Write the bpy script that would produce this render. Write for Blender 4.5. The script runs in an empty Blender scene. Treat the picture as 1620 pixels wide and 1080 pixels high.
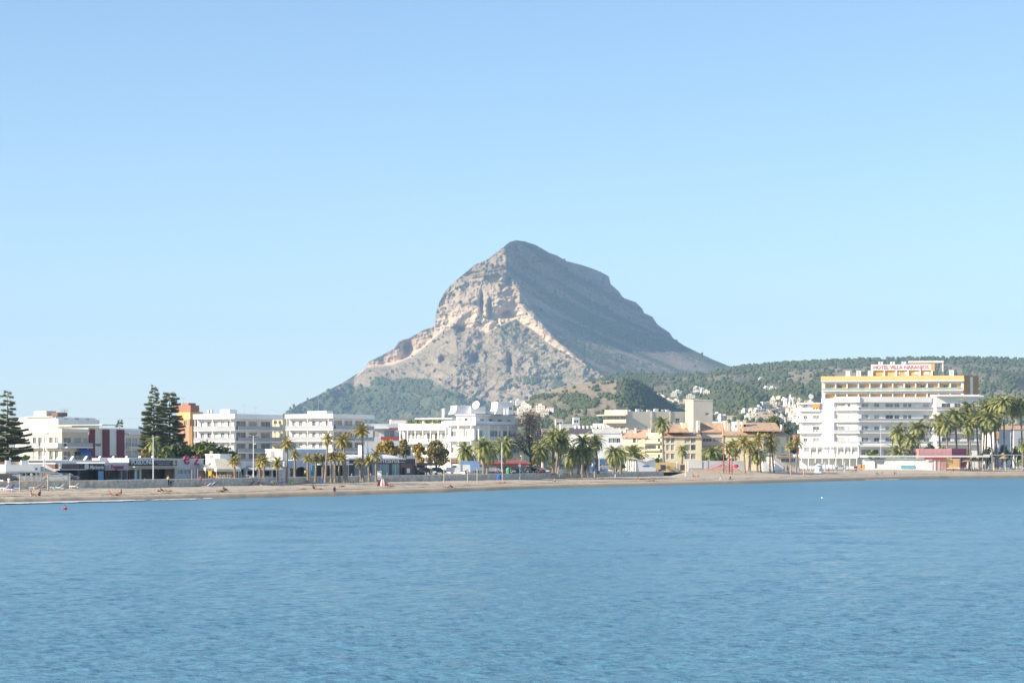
import bpy, bmesh, math, random
import numpy as np
from mathutils import Vector, Matrix
random.seed(7)
RNG = np.random.default_rng(11)
S = bpy.context.scene
COL = S.collection
R = math.radians

# ---------------------------------------------------------------- camera, sky, sun, exposure
F = 3300.0      # focal length in photo pixels (1620 wide)
CH = 6.5        # camera height over the water
HY = 724.0      # photo row of the horizon
cam = bpy.data.cameras.new('camera'); camo = bpy.data.objects.new('camera', cam); COL.objects.link(camo)
camo.location = (0, 0, CH); camo.rotation_euler = (R(90), 0, 0)
cam.sensor_width = 36; cam.lens = 36 * F / 1620; cam.shift_y = (HY - 540) / 1620
cam.clip_start = 1; cam.clip_end = 60000
S.camera = camo
SUN_EL = R(27); SUN_H = R(23)      # height, and turn from due left towards the camera
sd = Vector((-math.cos(SUN_EL) * math.cos(SUN_H), -math.cos(SUN_EL) * math.sin(SUN_H), math.sin(SUN_EL)))
w = bpy.data.worlds.new('World'); S.world = w; w.use_nodes = True
nt = w.node_tree; sky = nt.nodes.new('ShaderNodeTexSky'); sky.sky_type = 'NISHITA'; sky.sun_disc = False
sky.sun_elevation = SUN_EL; sky.sun_rotation = math.atan2(sd.x, sd.y)
sky.air_density = 1.0; sky.dust_density = 0.15; sky.ozone_density = 3.0; sky.altitude = 0
hs_ = nt.nodes.new('ShaderNodeHueSaturation'); hs_.inputs['Saturation'].default_value = 1.03; nt.links.new(sky.outputs[0], hs_.inputs['Color']); nt.links.new(hs_.outputs[0], nt.nodes['Background'].inputs[0]); nt.nodes['Background'].inputs[1].default_value = 0.092
sl = bpy.data.lights.new('sun', 'SUN'); sl.energy = 4.3; sl.angle = R(0.5); sl.color = (1.0, 0.87, 0.70)
so = bpy.data.objects.new('sun', sl); COL.objects.link(so); so.rotation_euler = (-sd).to_track_quat('-Z', 'Y').to_euler()
S.view_settings.view_transform = 'Standard'; S.view_settings.look = 'None'; S.view_settings.gamma = 1
S.view_settings.exposure = 1.03
S.cycles.volume_bounces = 1

# ---------------------------------------------------------------- helpers
def X(px, d): return (px - 810.0) / F * d
def Z(py, d): return CH + (HY - py) / F * d
def ipl(x, pts):
    return np.interp(x, [p[0] for p in pts], [p[1] for p in pts])
def tag(o, label=None, cat=None, group=None, kind=None):
    if label: o['label'] = label
    if cat: o['category'] = cat
    if group: o['group'] = group
    if kind: o['kind'] = kind
    return o
def empty(name, loc, rz=0):
    o = bpy.data.objects.new(name, None); COL.objects.link(o); o.location = loc; o.rotation_euler = (0, 0, rz); o.empty_display_size = 0.3
    return o
def hash3(ix, iy, iz, s):
    h = (ix.astype(np.int64) * 374761393 + iy.astype(np.int64) * 668265263 + iz.astype(np.int64) * 2147483647 + s * 974711) & 0xffffffff
    h = ((h ^ (h >> 13)) * 1274126177) & 0xffffffff
    h = ((h ^ (h >> 16)) * 2246822519) & 0xffffffff
    return ((h ^ (h >> 15)) & 0xffff) / 65535.0
def vn(x, y, z=None, s=0):
    if z is None: z = np.zeros_like(x)
    x0 = np.floor(x); y0 = np.floor(y); z0 = np.floor(z)
    fx = x - x0; fy = y - y0; fz = z - z0
    fx = fx * fx * (3 - 2 * fx); fy = fy * fy * (3 - 2 * fy); fz = fz * fz * (3 - 2 * fz)
    r = 0
    for a in (0, 1):
        for b in (0, 1):
            for c in (0, 1):
                r = r + hash3(x0 + a, y0 + b, z0 + c, s) * (fx if a else 1 - fx) * (fy if b else 1 - fy) * (fz if c else 1 - fz)
    return r * 2 - 1
def fbm(x, y, z=None, o=5, s=0, g=0.5, ridged=False):
    r = 0; a = 1; t = 0
    for i in range(o):
        ca, sa = math.cos(0.65 * i + .5), math.sin(0.65 * i + .5)
        n = vn((x * ca - y * sa) * 2 ** i + 3.7 * i, (x * sa + y * ca) * 2 ** i, None if z is None else z * 2 ** i, s + i)
        if ridged: n = 1 - 2 * np.abs(n)
        r = r + n * a; t += a; a *= g
    return r / t
def grid_mesh(name, P, mat, attrs=None, smooth=True):
    nr, nc = P.shape[:2]
    me = bpy.data.meshes.new(name)
    me.vertices.add(nr * nc); me.vertices.foreach_set('co', P.reshape(-1).astype(np.float32))
    i = np.arange(nr - 1)[:, None] * nc + np.arange(nc - 1)[None, :]
    q = np.stack([i, i + 1, i + nc + 1, i + nc], -1).reshape(-1)
    nf = (nr - 1) * (nc - 1)
    me.loops.add(nf * 4); me.loops.foreach_set('vertex_index', q.astype(np.int32))
    me.polygons.add(nf); me.polygons.foreach_set('loop_start', (np.arange(nf) * 4).astype(np.int32))
    me.polygons.foreach_set('use_smooth', np.full(nf, smooth))
    me.update(calc_edges=True)
    for k, v in (attrs or {}).items():
        a = me.attributes.new(k, 'FLOAT', 'POINT'); a.data.foreach_set('value', v.reshape(-1).astype(np.float32))
    me.materials.append(mat)
    o = bpy.data.objects.new(name, me); COL.objects.link(o); return o
def poly_mesh(name, V, Fc, mats, mi=None, parent=None, smooth=False):
    me = bpy.data.meshes.new(name)
    V = np.asarray(V, np.float32); Fc = np.asarray(Fc, np.int32); k = Fc.shape[1]; nf = len(Fc)
    me.vertices.add(len(V)); me.vertices.foreach_set('co', V.reshape(-1))
    me.loops.add(nf * k); me.loops.foreach_set('vertex_index', Fc.reshape(-1))
    me.polygons.add(nf); me.polygons.foreach_set('loop_start', (np.arange(nf) * k).astype(np.int32))
    me.polygons.foreach_set('use_smooth', np.full(nf, smooth))
    for m in mats: me.materials.append(m)
    if mi is not None: me.polygons.foreach_set('material_index', np.asarray(mi, np.int32))
    me.update(calc_edges=True)
    o = bpy.data.objects.new(name, me); COL.objects.link(o)
    if parent: o.parent = parent
    return o

# ---------------------------------------------------------------- materials
class NT:
    def __init__(s, name):
        s.m = bpy.data.materials.new(name); s.m.use_nodes = True; s.t = s.m.node_tree
        s.b = s.t.nodes['Principled BSDF']
    def n(s, ty, **k):
        nd = s.t.nodes.new(ty)
        for a, v in k.items():
            if a in nd.inputs: nd.inputs[a].default_value = v
            else: setattr(nd, a, v)
        return nd
    def l(s, a, b): s.t.links.new(a, b)
    def noise(s, scale, detail=4, rough=0.55, vec=None, coord='Object', stretch=None):
        if vec is None:
            tc = s.n('ShaderNodeTexCoord'); vec = tc.outputs[coord]
        if stretch:
            mp = s.n('ShaderNodeMapping'); mp.inputs['Scale'].default_value = stretch; s.l(vec, mp.inputs['Vector']); vec = mp.outputs[0]
        nz = s.n('ShaderNodeTexNoise'); nz.inputs['Scale'].default_value = scale; nz.inputs['Detail'].default_value = detail; nz.inputs['Roughness'].default_value = rough
        s.l(vec, nz.inputs['Vector']); return nz.outputs['Fac']
    def ramp(s, fac, stops):
        r = s.n('ShaderNodeValToRGB'); e = r.color_ramp.elements
        while len(e) < len(stops): e.new(0.5)
        for i, (p, c) in enumerate(stops): e[i].position = p; e[i].color = (*c, 1) if len(c) == 3 else c
        s.l(fac, r.inputs[0]); return r.outputs[0]
    def mix(s, fac, a, b, mode='MIX'):
        m = s.n('ShaderNodeMix'); m.data_type = 'RGBA'; m.blend_type = mode
        for v, i in ((fac, 0), (a, 6), (b, 7)):
            if isinstance(v, (int, float)): m.inputs[i].default_value = v
            elif isinstance(v, tuple): m.inputs[i].default_value = (*v, 1)
            else: s.l(v, m.inputs[i])
        return m.outputs[2]
    def attr(s, name):
        a = s.n('ShaderNodeAttribute'); a.attribute_name = name; return a.outputs['Fac']
    def bump(s, h, strength=0.5, dist=0.1):
        b = s.n('ShaderNodeBump'); b.inputs['Strength'].default_value = strength; b.inputs['Distance'].default_value = dist
        s.l(h, b.inputs['Height']); s.l(b.outputs[0], s.b.inputs['Normal'])
    def math(s, op, a, b=None):
        m = s.n('ShaderNodeMath'); m.operation = op
        for v, i in ((a, 0), (b, 1)):
            if v is None: continue
            if isinstance(v, (int, float)): m.inputs[i].default_value = v
            else: s.l(v, m.inputs[i])
        return m.outputs[0]
MC = {}
def mat(name, col, rough=0.8, var=0.12, scale=0.6, metal=0.0, spec=0.3, alpha=None):
    """painted / plastered / fabric surface with mottled colour"""
    if name in MC: return MC[name]
    k = NT(name); k.b.inputs['Roughness'].default_value = rough; k.b.inputs['Metallic'].default_value = metal
    k.b.inputs['Specular IOR Level'].default_value = spec
    lo = tuple(c * (1 - var) for c in col); hi = tuple(min(1, c * (1 + var * .6)) for c in col)
    f = k.noise(scale, 5, 0.6)
    k.l(k.ramp(f, [(0.35, lo), (0.65, hi)]), k.b.inputs['Base Color'])
    MC[name] = k.m; return k.m

# ---------------------------------------------------------------- sea
SHORE = [(-60, 288), (0, 294), (270, 320), (400, 337), (529, 357), (700, 390), (850, 440), (1000, 478), (1170, 520), (1280, 565), (1390, 608), (1500, 645), (1620, 668), (1760, 700)]
def make_water():
    k = NT('sea water'); b = k.b
    ty = k.n('ShaderNodeTexCoord'); sx = k.n('ShaderNodeSeparateXYZ'); k.l(ty.outputs['Object'], sx.inputs[0]); mr = k.n('ShaderNodeMapRange'); mr.inputs['From Min'].default_value = 60; mr.inputs['From Max'].default_value = 450; mr.inputs['To Min'].default_value = .14; mr.inputs['To Max'].default_value = .40; k.l(sx.outputs['Y'], mr.inputs['Value']); k.l(mr.outputs[0], b.inputs['Roughness']); b.inputs['IOR'].default_value = 1.333
    n0 = k.noise(0.012, 3, 0.5, stretch=(1, 0.35, 1))
    c = k.ramp(n0, [(0.3, (0.10, 0.24, 0.33)), (0.7, (0.12, 0.27, 0.36))])
    k.l(c, b.inputs['Base Color'])
    n1 = k.noise(3.4, 4, 0.66, stretch=(0.4, 1.2, 1))
    n2 = k.noise(0.95, 3, 0.5, stretch=(0.45, 1.5, 1))
    h = k.math('ADD', k.math('MULTIPLY', n1, 0.45), n2)
    k.bump(h, 1.0, 0.40)
    ys = [38.0]
    while ys[-1] < 720:
        d = ys[-1]; ys.append(d + max(0.10, d * d / (CH * F) * 0.55))
    ys = np.array(ys); nc = 900
    u = np.linspace(-1, 1, nc)
    Y = np.repeat(ys[:, None], nc, 1)
    Xx = u[None, :] * (ys[:, None] * 0.30 + 22)
    rng = np.random.default_rng(3); H = np.zeros_like(Y)
    row = np.gradient(ys)[:, None]; colw = (ys * 0.30 + 22)[:, None] * 2 / nc
    for i in range(90):
        lam = 0.35 * (2.6 / 0.35) ** (rng.random() ** 1.1); a = rng.normal(0, 0.45) + R(78)
        kx = math.cos(a) * 2 * math.pi / lam; ky = math.sin(a) * 2 * math.pi / lam
        amp = 0.0062 * lam ** 0.8 * rng.uniform(.6, 1.2)
        step = np.maximum(row * abs(math.sin(a)), colw * abs(math.cos(a)))
        fade = np.clip((lam / step - 2.2) / 2.5, 0, 1)
        ph = kx * Xx + ky * Y + rng.random() * 6.28
        H += amp * fade * (np.sin(ph) + 0.25 * np.sin(2 * ph + 1.3))
    for i in range(36):
        lam = rng.uniform(4.5, 15); a = rng.normal(0, 0.5) + R(80); kx = math.cos(a) * 2 * math.pi / lam; ky = math.sin(a) * 2 * math.pi / lam
        step = np.maximum(row * abs(math.sin(a)), colw * abs(math.cos(a)))
        H += 0.0058 * lam ** .8 * np.clip((Y - 90) / 140, 0, 1) * np.clip((lam / step - 1.6) / 1.5, 0, 1) * np.sin(kx * Xx + ky * Y + rng.random() * 6.28)
    gust = 0.75 + 0.5 * fbm(Xx / 45, Y / 70, o=3, s=5)
    H *= gust
    H *= np.clip((ipl(Xx / Y * F + 810, SHORE) - Y) / 70, .12, 1)
    # calm lens close to the sand
    P = np.stack([Xx, Y, H], -1)
    o = grid_mesh('water', P, k.m); tag(o, kind='structure')
    return o
make_water()

PROM = [(-60, 325), (0, 331), (170, 344), (280, 361), (370, 377), (500, 410), (600, 434), (730, 460), (850, 500), (950, 545), (1050, 577), (1180, 612), (1280, 640), (1380, 675), (1500, 715), (1620, 745), (1760, 785)]
STOP = [(-60, 1.5), (1050, 1.5), (1180, 1.75), (1280, 1.95), (1380, 2.15), (1500, 2.35), (1760, 2.4)]
def shore_d(px): return float(ipl(px, SHORE))
def prom_d(px): return float(ipl(px, PROM))
GZ = 2.5
def make_sand():
    k = NT('beach sand'); b = k.b; b.inputs['Roughness'].default_value = 0.95; b.inputs['Specular IOR Level'].default_value = 0.1
    n1 = k.noise(0.25, 6, 0.65); n2 = k.noise(3.0, 5, 0.7)
    dry = k.ramp(n1, [(0.3, (0.50, 0.42, 0.315)), (0.7, (0.61, 0.52, 0.40))])
    dry = k.mix(k.ramp(n2, [(0.55, (0, 0, 0)), (0.72, (1, 1, 1))]), dry, (0.34, 0.29, 0.23))
    wet = k.attr('wet')
    c = k.mix(wet, dry, (0.27, 0.235, 0.175))
    weed = k.math('MULTIPLY', k.attr('weed'), k.ramp(k.noise(0.9, 5, 0.75, stretch=(0.35, 0.35, 1)), [(0.40, (0, 0, 0)), (0.54, (1, 1, 1))]))
    c = k.mix(weed, c, (0.075, 0.055, 0.035))
    k.l(c, b.inputs['Base Color']); k.bump(n2, 0.9, 0.25)
    pxs = np.linspace(-60, 1760, 900); n = 130
    t = np.concatenate([[-0.35, -0.15], np.linspace(0, 1, n), [1.25]])
    T = np.repeat(t[:, None], len(pxs), 1)
    ds = ipl(pxs, SHORE) + 2.5 * fbm(pxs / 40, pxs * 0, o=3, s=9); dp = ipl(pxs, PROM)
    D = ds[None, :] + (dp - ds)[None, :] * T
    top = ipl(pxs, STOP)[None, :]
    prof = np.interp(T, [-.35, -.15, 0, .10, .2, .32, 1, 1.3], [-1.6, -.6, 0, .42, .62, .72, 1, 1.02])
    Hh = prof * top
    Hh = Hh + np.clip((pxs[None, :] - 1062) / 25, 0, 1) * np.clip((T - .62) / .36, 0, 1) * (2.52 - top)
    XX = (pxs[None, :] - 810) / F * D
    m = np.clip(T / .2, 0, 1)
    Hh = Hh + m * (0.10 * fbm(XX / 6, D / 6, o=4, s=2) + 0.07 * fbm(XX / 1.2, D / 1.2, o=3, s=4, ridged=True))
    wet = np.clip(1 - (T - 0.05) / 0.09, 0, 1)
    wd = np.exp(-((T - 0.21 - 0.03 * fbm(XX / 25, D / 25, s=3)) / 0.022) ** 2) + .8 * np.exp(-((T - 0.36 - 0.05 * fbm(XX / 30, D / 30, s=8)) / 0.02) ** 2)
    o = grid_mesh('beach', np.stack([XX, D, Hh], -1), k.m, {'wet': wet, 'weed': np.clip(wd, 0, 1)}); tag(o, kind='structure')
    # ground behind the promenade, out to the hills
    k = NT('town ground'); n1 = k.noise(0.05, 5, 0.6)
    k.l(k.ramp(n1, [(0.35, (0.20, 0.20, 0.14)), (0.65, (0.40, 0.36, 0.29))]), k.b.inputs['Base Color']); k.b.inputs['Roughness'].default_value = 0.95
    dd = [0.3, 35, 80, 200, 500, 1200, 3000, 7000, 14000]
    rows = []
    for e in dd: rows.append(np.stack([(pxs - 810) / F * (dp + e) * (1 + e / 9000), dp + e, np.full_like(dp, GZ - 0.02)], -1))
    o = grid_mesh('ground', np.array(rows), k.m); tag(o, kind='structure')
    # paved promenade strip with its low sea wall
    pav = mat('promenade paving', (0.36, 0.33, 0.30), 0.85, 0.2, 0.5)
    rows = [np.stack([(pxs - 810) / F * (dp + e), dp + e, np.full_like(dp, GZ - 0.012)], -1) for e in (0.6, 16)]
    o = grid_mesh('promenade', np.array(rows), pav); tag(o, kind='structure')
make_sand()
def foam():
    k = NT('sea foam'); k.b.inputs['Base Color'].default_value = (0.8, 0.82, 0.83, 1); k.b.inputs['Roughness'].default_value = 0.7
    V = []; Fc = []; rng = random.Random(2)
    px = -20.0
    while px < 420 or px < 1500:
        if px > 330 and not (1360 < px < 1420): px += 20; continue
        L = rng.uniform(0.5, 2.2) if px < 200 else rng.uniform(.3, 1.1)
        if px > 200 and rng.random() < .45: px += rng.uniform(2, 9); continue
        d = shore_d(px) - rng.uniform(0.2, 2.3 if px < 120 else 1.2); x = X(px, d); ww = rng.uniform(2.2, 5.5) * (1.0 if px < 200 else .45)
        nx, ny = .60, .80
        b = len(V); z = rng.uniform(.10, .16); m = 7
        for i in range(m + 1):
            t = i / m; wv = ww * math.sin(math.pi * t) * rng.uniform(.6, 1.1) + .02
            cx = x + L * (t - .5) * nx * 2; cy = d + L * (t - .5) * ny * 2
            V += [(cx + ny * wv * .5, cy - nx * wv * .5, z), (cx, cy, z + .06), (cx - ny * wv * .5, cy + nx * wv * .5, z)]
        for i in range(m):
            a = b + i * 3; Fc += [(a, a + 3, a + 4, a + 1), (a + 1, a + 4, a + 5, a + 2)]
        px += rng.uniform(.6, 3.0)
    o = poly_mesh('sea_foam', V, Fc, [k.m], smooth=True); tag(o, 'thin line of white foam where small waves reach the sand', 'foam', kind='stuff')
foam()

# ---------------------------------------------------------------- mountain and hills
def terrain_mat(name, scale=1.0, rock=(0.36, 0.295, 0.22), rock2=(0.22, 0.18, 0.13), veg=(0.085, 0.105, 0.05), soil=(0.27, 0.215, 0.145)):
    k = NT(name); b = k.b; b.inputs['Roughness'].default_value = 1.0; b.inputs['Specular IOR Level'].default_value = 0.0
    n1 = k.noise(0.012 * scale, 8, 0.68); n2 = k.noise(0.05 * scale, 6, 0.7)
    r = k.mix(k.ramp(n1, [(0.38, (0, 0, 0)), (0.62, (1, 1, 1))]), rock, rock2)
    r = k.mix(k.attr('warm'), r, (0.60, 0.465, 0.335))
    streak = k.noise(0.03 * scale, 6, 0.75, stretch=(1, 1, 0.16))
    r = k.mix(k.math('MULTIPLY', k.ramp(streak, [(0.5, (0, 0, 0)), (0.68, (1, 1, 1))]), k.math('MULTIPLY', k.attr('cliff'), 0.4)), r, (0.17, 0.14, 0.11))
    s = k.mix(k.ramp(n2, [(0.4, (0, 0, 0)), (0.6, (1, 1, 1))]), soil, tuple(c * .72 for c in soil))
    c = k.mix(k.attr('rock'), s, r)
    # scrub: small dots whose cover follows the attribute
    thr = k.math('SUBTRACT', k.noise(0.085 * scale, 4, 0.8), k.math('SUBTRACT', 0.78, k.math('MULTIPLY', k.attr('veg'), 0.56)))
    c = k.mix(k.ramp(k.math('ADD', k.math('MULTIPLY', thr, 9.0), 0.5), [(0.0, (0, 0, 0)), (1.0, (1, 1, 1))]), c, veg)
    k.l(c, b.inputs['Base Color']); k.bump(n2, 0.8, 6.0 / scale)
    return k.m

class Terrain:
    """a slope given by its foot, its crest line and how steeply it leans back; surf() gives real points"""
    def __init__(s, name, px0, px1, crest, foot, dfun, nc, nr, mat_, attrs, backdrop=900):
        s.px = np.linspace(px0, px1, nc); s.name = name
        s.cr = ipl(s.px, crest); t = np.linspace(0, 1, nr) ** 0.92
        s.foot = foot
        PX = np.repeat(s.px[None, :], nr, 0); PY = np.maximum(foot + (s.cr.min() - .5 - foot) * t[:, None], s.cr[None, :])
        t = (foot - PY) / (foot - s.cr[None, :])
        D = dfun(PX, PY, s.cr[None, :], t)
        s.PX, s.PY, s.D, s.t = PX, PY, D, t
        P = np.stack([(PX - 810) / F * D, D, CH + (HY - PY) / F * D], -1)
        A = attrs(PX, PY, s.cr[None, :], t, P)
        # far side of the ridge, falling away
        s.live = np.vstack([np.ones((1, len(s.px)), bool), np.abs(np.diff(PY, axis=0)) > 1e-6])
        top = P[-1]; rows = [P]; ar = {k_: [v] for k_, v in A.items()}
        for e in (40, 120, 300, 600, backdrop):
            q = top.copy(); q[:, 1] += e; q[:, 2] -= e * 0.28 + 0.35 * e * (e / backdrop); q[:, 2] = np.maximum(q[:, 2], -30)
            rows.append(q[None]);
            for k_ in ar: ar[k_].append(A[k_][-1:])
        ft = P[0].copy(); ft[:, 1] -= 160; ft[:, 0] *= ft[:, 1] / P[0][:, 1]; ft[:, 2] = -3; rows.insert(0, ft[None]);
        for k_ in ar: ar[k_].insert(0, A[k_][:1])
        PP = np.concatenate(rows, 0); AA = {k_: np.concatenate(v, 0) for k_, v in ar.items()}
        s.o = grid_mesh(name, PP, mat_, AA); tag(s.o, kind='structure')
        s.P = P; s.A = A
    def at(s, px, py):
        """nearest surface point on the column of px at row py"""
        j = int(round((px - s.px[0]) / (s.px[-1] - s.px[0]) * (len(s.px) - 1))); j = max(0, min(len(s.px) - 1, j))
        i = int(np.argmin(np.abs(s.PY[:, j] - py))); return s.P[i, j], i, j

MCREST = [(380, 700), (420, 668), (446, 656), (475, 638), (499, 627), (541, 606), (579, 582), (582, 573), (606, 561), (624, 551), (632, 539), (647, 535), (668, 523), (688, 515), (690.5, 493), (695, 478), (704, 461), (715, 449), (732, 435), (751, 419), (772, 410), (800, 388), (806, 383), (816, 380), (831, 382), (849, 388), (869, 400), (881, 404), (896, 413), (920, 419), (938, 425), (950, 430), (963, 437), (966, 449), (979, 461), (986, 471), (1006, 478), (1016, 488), (1019, 495), (1032, 501), (1040, 513), (1059, 526), (1065, 535), (1083, 547), (1106, 558), (1124, 567), (1151, 578), (1164, 582), (1230, 600), (1300, 660)]
SPINE = [(380, 812), (396, 822), (404, 815), (416, 802), (427, 801), (440, 808), (452, 822), (478, 822), (500, 840), (524, 860), (545, 886), (560, 908), (577, 930), (592, 952), (610, 975), (640, 1000), (700, 1050), (724, 1070)]
CLT = [(560, 600), (579, 573), (606, 561), (632, 540), (668, 524), (689, 510), (692, 480), (720, 452), (745, 442), (770, 437), (800, 432), (815, 452), (830, 470), (850, 500), (880, 538), (930, 580)]
CLB = [(560, 600), (579, 583), (620, 578), (650, 566), (670, 551), (689, 534), (700, 524), (712, 521), (722, 514), (745, 519), (770, 527), (790, 516), (815, 505), (840, 521), (870, 546), (900, 563), (930, 581)]
def cliffmask(PX, PY):
    a = ipl(PX, CLT); b_ = ipl(PX, CLB)
    return np.clip((PY - a + 1) / 3, 0, 1) * np.clip((b_ - PY + 1) / 3, 0, 1) * (PX < 925) * (PX > 565)
def mountain_d(PX, PY, CR, T):
    cm = cliffmask(PX, PY)
    sp = ipl(PY, SPINE); sp_s = ipl(PY, [(380, 812), (420, 806), (470, 820), (524, 862), (600, 960), (700, 1000)])
    dist = PX - sp
    right = np.clip(dist / 6, 0, 1)
    b = 1.75 * (1 - cm) + 0.16 * cm
    tal = 172.0 / (724 - ipl(np.minimum(PX, 792), CLB)); b = np.where((PX > 470) & (PY > ipl(PX, CLB)), 1.75 * (1 + (tal - 1) * np.clip((PX - 470) / 90, 0, 1)), b)
    upper = (PY < ipl(PX, CLT)) & (PX < sp)
    b = np.where(upper, 1.05, b)
    wr = np.clip(dist / 60, 0, 1); b = b * (1 - wr) + 0.95 * wr
    saw = lambda ph: (ph / 6.2832 - np.floor(ph / 6.2832)) - .5      # bounded step: tread, then riser
    wob = 2.4 * fbm(PX / 60, PY / 40, o=4, s=4)
    step = np.where(upper, 15 * saw((PY + 0.12 * PX) / 1.9 + wob * 1.3) + 8 * saw((PY + .2 * PX) / .8 + wob * 2), 0)
    lowst = (PY > ipl(PX, CLB)) & (PX < sp)
    step = np.where(lowst, 16 * saw((PY - 0.48 * (PX - 700)) / 2.6 + wob * 1.6) * np.clip(.5 + 1.6 * fbm(PX / 40, PY / 25, o=3, s=9), 0, 1.3), step)
    step = np.where(right > .5, 9 * saw((PY - 0.45 * PX) / 2.8 + wob), step)
    dpy = -np.gradient(PY, axis=0)
    D = 5300 + np.cumsum(np.maximum(b, 0.08) * dpy * 2.0, axis=0)
    D = D + np.where(dist > 0, ipl(PY, [(500, 2.5), (585, 1.5)]) * 1.95 * dist, -0.42 * 1.95 * dist)
    # left shoulder wall stands further back than the main face
    D = D + 130 * np.clip((689 - PX) / 2, 0, 1) * np.clip((ipl(PX, CLB) + 6 - PY) / 10, 0, 1)
    x = (PX - 810) * 1.9; z = (HY - PY) * 1.9
    n = 30 * fbm(x / 420, z / 420, o=2, s=20, ridged=True) + 44 * fbm(x / 130, z / 130, o=6, s=23, g=0.52, ridged=True) * (1 - .85 * cm)
    # gullies running down the talus
    g = fbm(x / 75 + 0.6 * vn(x / 300, z / 300, s=3), z / 420, o=5, s=31, ridged=True) * 4 * (1 - cm) * np.clip((PY - 470) / 60, 0.15, 1)
    # vertical ribs and caves on the cliffs
    c = cm * (10 * fbm(x / 40 + 1.2 * vn(x / 60, z / 60, s=2), z / 150, o=6, s=40, g=.6, ridged=True) + 16 * fbm(x / 120, z / 120, o=4, s=47) + 5 * fbm(x / 16, z / 40, o=3, s=50))
    n5 = 12 * fbm(x / 30, z / 22, o=5, s=61, ridged=True)
    D = D - (n * (1 - .6 * right) + g * (1 - .7 * right) + c + n5) * (1 - .93 * right * np.clip((PY - 530) / 40, 0, 1))
    D = D + (1 - cm) * (1 - right) * 11 * fbm((x - z * .3) / 150, (z + .5 * x) / 24, o=5, s=66)
    D = D + step * (1 - .8 * right * np.clip((PY - 530) / 40, 0, 1))
    # deep recesses (caves) that fill with shade
    for (cx, cy, rx, ry, dep) in ((731, 523, 9, 6, 70), (700, 569, 5, 6, 60), (752, 567, 6, 7, 60), (800, 497, 11, 7, 60), (762, 480, 3, 16, 45), (735, 437, 8, 4, 45), (645, 549, 7, 11, 70), (806, 441, 6, 9, 50), (775, 488, 3, 14, 40), (807, 573, 4, 12, 50)):
        D = D + dep * np.exp(-((PX - cx) / rx) ** 2 - ((PY - cy) / ry) ** 2)
    return D
def mountain_a(PX, PY, CR, T, P):
    x = P[..., 0]; z = P[..., 2]
    cm = cliffmask(PX, PY)
    n = fbm(x / 160, z / 160, o=5, s=70)
    rock = np.clip(0.72 + 0.6 * n + .7 * fbm((x - z * .3) / 200, (z + .5 * x) / 24, o=4, s=79), 0, 1); rock = np.maximum(rock, cm)
    sp = ipl(PY, SPINE)
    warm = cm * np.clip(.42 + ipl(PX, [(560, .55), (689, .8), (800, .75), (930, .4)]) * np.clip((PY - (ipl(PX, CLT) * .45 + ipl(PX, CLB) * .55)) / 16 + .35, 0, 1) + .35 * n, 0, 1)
    forest = np.clip((PY - ipl(PX, [(420, 640), (500, 625), (560, 610), (640, 592), (680, 598), (720, 612), (760, 640), (820, 650), (1000, 700)])) / 14, 0, 1)
    veg = 0.31 + 0.26 * n + .25 * fbm((x - z * .3) / 160, (z + .5 * x) / 20, o=4, s=83) + 0.5 * forest
    veg = np.where(PX > sp, 0.50 + .3 * n + .55 * fbm((x + z * .5) / 260, (z + .45 * x) / 26, o=5, s=77), veg)
    rock = np.where(PX > sp, .62 + 1.1 * fbm((x + z * .5) / 300, (z + .45 * x) / 34, o=4, s=78), rock)
    upper = (PY < ipl(PX, CLT)) & (PX < sp)
    veg = np.where(upper, .42 + .5 * n, veg)
    veg = np.maximum(veg, .6 * np.exp(-((PX - 850) / 34) ** 2 - ((PY - 607) / 9) ** 2))
    veg = veg * (1 - .93 * cm)
    return {'rock': rock, 'warm': warm, 'veg': np.clip(veg, 0, 1), 'cliff': cm}
M_ROCK = terrain_mat('limestone mountain')
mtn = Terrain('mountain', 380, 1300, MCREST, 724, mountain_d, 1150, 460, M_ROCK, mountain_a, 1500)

CCREST = [(880, 640), (930, 604), (960, 594), (1000, 589), (1040, 590), (1080, 592), (1120, 590), (1150, 584), (1190, 579), (1250, 574), (1320, 571), (1400, 568), (1500, 567.5), (1560, 567), (1600, 568.5), (1640, 570), (1800, 574)]
def hillC_d(PX, PY, CR, T):
    D = 1900 + 2300 * T ** 1.15 + (PX - 1200) * 0.4
    x = (PX - 810) * 1.1; z = (HY - PY) * 1.1
    D = D - 210 * fbm(x / 330 + 5, z / 300, o=3, s=80, ridged=True) * np.clip(T * 4, 0, 1) * (1 - .6 * T) - 55 * fbm(x / 90, z / 90, o=5, s=84) - 10 * fbm(x / 16, z / 16, o=3, s=88)
    # spurs: gentle on the sunny side, falling off to the right
    for (x0, y0, x1, y1, wd, dep) in ((1150, 590, 1215, 668, 50, 420), (1235, 605, 1300, 640, 45, 380), (1400, 585, 1470, 690, 70, 430), (1560, 585, 1660, 660, 90, 350), (1290, 590, 1400, 680, 60, 300)):
        s_ = x0 + (x1 - x0) * (PY - y0) / (y1 - y0); u = (PX - s_) / wd
        D = D - dep * np.where(u < 0, np.exp(-(u / 1.5) ** 2), np.exp(-(u / .42) ** 2)) * np.clip((PY - y0 + 6) / 20, 0, 1) * np.clip((y1 + 30 - PY) / 25, 0, 1)
    return D
def hillC_a(PX, PY, CR, T, P):
    x = P[..., 0]; z = P[..., 2]; n = fbm(x / 110, z / 60, o=5, s=90)
    veg = .44 + .7 * n + .5 * np.clip(1 - (PY - CR) / 14, 0, 1)
    return {'rock': np.clip(.25 + n, 0, .6), 'warm': n * 0, 'veg': np.clip(veg, 0, 1)}
M_HILL = terrain_mat('scrub hill', 1.7, rock=(0.36, 0.31, 0.25), soil=(0.37, 0.31, 0.22))
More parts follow.
